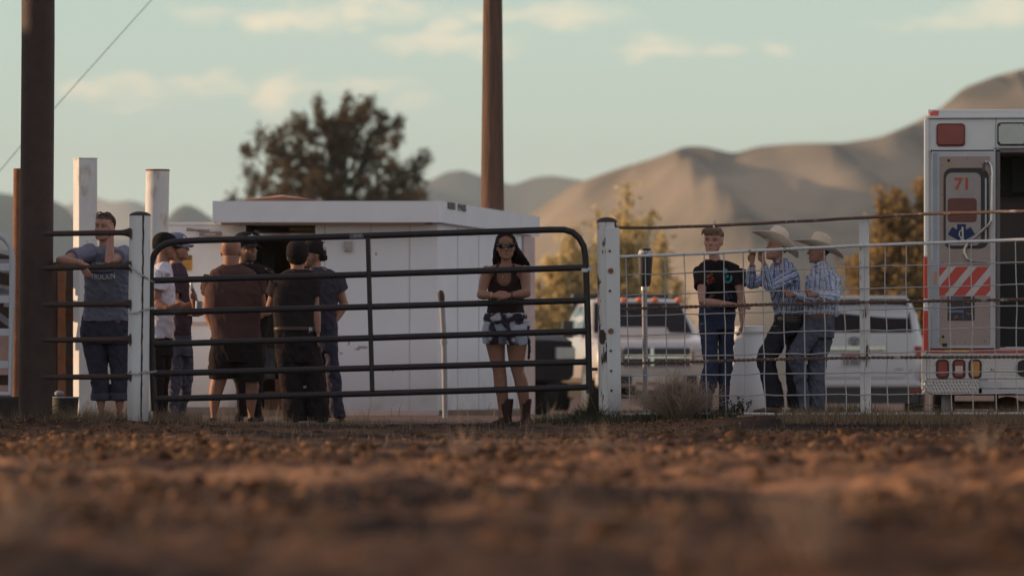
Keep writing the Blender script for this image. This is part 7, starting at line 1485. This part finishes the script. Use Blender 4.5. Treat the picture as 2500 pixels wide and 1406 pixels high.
mb = MB(); p = J(1905, 778, Y, -.118); mb.ell(p, .028, .008, .02); mb.build('belt_buckle', mat('dull_buckle', (.2, .16, .12), .4, metal=.7), r, smooth='all')
garment(r, 'jeans', fabric('dark_jeans', (0.028, 0.026, 0.038), .25), Y, [(772, 1891, 1970, .104), (800, 1886, 1974, .112), (820, 1882, 1974, .105)], lg, fold=.007, seed=61)
for (h_, t_, d) in (((1908, 1008), (1838, 1006), -.08), ((1950, 1009), (1920, 1009), .06)):
    mb = MB(); shoe(mb, J(h_[0], h_[1], Y, d+.02), J(t_[0], t_[1], Y, d), .04, .062, True); mb.build('boot', mat('tan_boot', (0.13, 0.065, 0.045), .5), r, smooth=True)
t_ = R(27); cowboy(r, J(1892, 594, Y, -.30), (math.sin(t_), .13, math.cos(t_)), (-math.cos(t_), -.25, math.sin(t_)), L_=.235, W_=.165, hgt=.135, m=M_STRAWHAT, band=M_STRAWHAT, curl=.07, dip=.012)
mb = MB(); hd.ell(mb, 0, -.12, .60, .34, .34, .34); realise(mb, 'hair', hair_mat('light_brown_hair', (0.12, 0.07, 0.045)), r, .006, 2, fold=.002, fold_scale=34, cut=lambda V: (hd.loc(V)[1] > .04) & (hd.loc(V)[2] < .74))

Y = 48.6; r = new_person(2005, Y, 'boy in a pale felt hat and light blue striped shirt gripping the wire'); hd = Head((2000, 642), (2001, 580), Y, -84, dY=-.12)
sN, eN, wN = J(2030, 684, Y, -.14), J(2036, 728, Y, -.22), J(1988, 720, Y, -.50); sF, eF, wF = J(1986, 682, Y, .04), J(1972, 736, Y, -.1), J(1934, 720, Y, -.50)
tor = [(642, 1986, 2016, .045, -.10), (650, 1980, 2028, .065, -.1), (662, 1977, 2040, .085, -.09), (685, 1975, 2048, .10, -.06), (715, 1969, 2050, .105, -.04), (742, 1964, 2046, .105, -.02), (768, 1963, 2040, .10, 0)]
lg = [legs_rows([(795, 1958, 2002), (830, 1940, 1994), (860, 1922, 1976), (882, 1924, 1968), (910, 1932, 1970), (945, 1943, 1974), (975, 1950, 1975), (1002, 1952, 1977)], Y, -.07), legs_rows([(795, 1984, 2036), (835, 1976, 2032), (870, 1972, 2020), (910, 1968, 2015), (950, 1967, 2014), (1004, 1966, 2012)], Y, .05)]
build_body(r, hd, Y, SK['tan'], tor, [(sN, eN, wN), (sF, eF, wF)], lg, [(wN, (-1, -.35, .1), (0, -.3, .2), 1, dict(s=.8, curl=62)), (wF, (-1, -.35, .1), (0, -.3, .2), 1, dict(s=.8, curl=62))], J(2003, 650, Y, -.11), k=.78, brow=(0.06, 0.035, 0.03), nr=(.043, .048)); eyes(hd, r)
M_S2 = stripe_mat('light_striped_cloth', (.50, .55, .66), (.24, .27, .40), (.40, .44, .58), 30.0)
sh, w_ = garment(r, 'striped_shirt', M_S2, Y, tor, fn=lambda mb: (sleeve(mb, sN, eN, wN, .95, 1.88, .014, -.006), sleeve(mb, sF, eF, wF, .82, 1.88, .010, -.004), mb.tube([J(1984, 652, Y, -.14), J(1993, 647, Y, -.17), J(2010, 641, Y, -.15), J(2018, 641, Y, -.08)], [.010, .014, .014, .01], 8), mb.loft(px_rings([(745, 2018, 2046, .06, -.02), (765, 2026, 2050, .05, -.02), (772, 2032, 2044, .03, -.02)], Y))), fold=.010, seed=64, voxel=.0055, fs=12)
across(sh, w_, [(sN, eN, .085), (eN, wN, .085), (sF, eF, .08), (eF, wF, .075)], Y, 2.4)
garment(r, 'belt', mat('tan_belt', (0.13, 0.06, 0.035), .5), Y, [(766, 1966, 2034, .101), (768, 1965, 2036, .105), (778, 1964, 2036, .105), (780, 1964, 2036, .10)], fold=0, voxel=.005, smooth=1)
garment(r, 'jeans', M_JEAN2, Y, [(772, 1964, 2036, .10), (800, 1959, 2037, .11), (825, 1955, 2035, .105)], lg, fold=.009, seed=65)
for (h_, t__, d) in (((1966, 1009), (1938, 1009), -.07), ((1998, 1012), (1968, 1012), .05)):
    mb = MB(); shoe(mb, J(h_[0], h_[1], Y, d+.02), J(t__[0], t__[1], Y, d), .04, .06, True); mb.build('boot', mat('tan_boot', (0.13, 0.065, 0.045), .5), r, smooth=True)
t_ = R(19); cowboy(r, J(1999, 606, Y, -.12), (math.sin(t_), .04, math.cos(t_)), (-math.cos(t_), -.15, math.sin(t_)), L_=.235, W_=.175, hgt=.125, m=M_STRAW2, band=mat('dark_hat_band', (0.07, 0.05, 0.06), .7), curl=.055, dip=.012)
mb = MB(); hd.ell(mb, 0, -.12, .60, .34, .34, .34); realise(mb, 'hair', hair_mat('dark_brown_hair', (0.03, 0.018, 0.014)), r, .006, 2, fold=.002, fold_scale=34, cut=lambda V: (hd.loc(V)[1] > .04) & (hd.loc(V)[2] < .74))

# ------------------------------------------------ evening haze
HAZE = 0.00009
mb = MB(); mb.box(-5200, 5200, -60, 11300, -5.5, 460)
hz = mb.build('haze', None); tag(hz, kind='stuff', label='thin pale evening haze over the whole valley', cat='haze')
hm = bpy.data.materials.new('haze_air'); hm.use_nodes = True; nt = hm.node_tree; nt.nodes.clear()
o_ = nt.nodes.new("ShaderNodeOutputMaterial"); v_ = nt.nodes.new("ShaderNodeVolumePrincipled"); v_.inputs['Density'].default_value = HAZE; v_.inputs['Color'].default_value = (0.64, 0.82, 0.93, 1); v_.inputs['Anisotropy'].default_value = 0.0
nt.links.new(v_.outputs[0], o_.inputs['Volume']); hz.data.materials.append(hm)
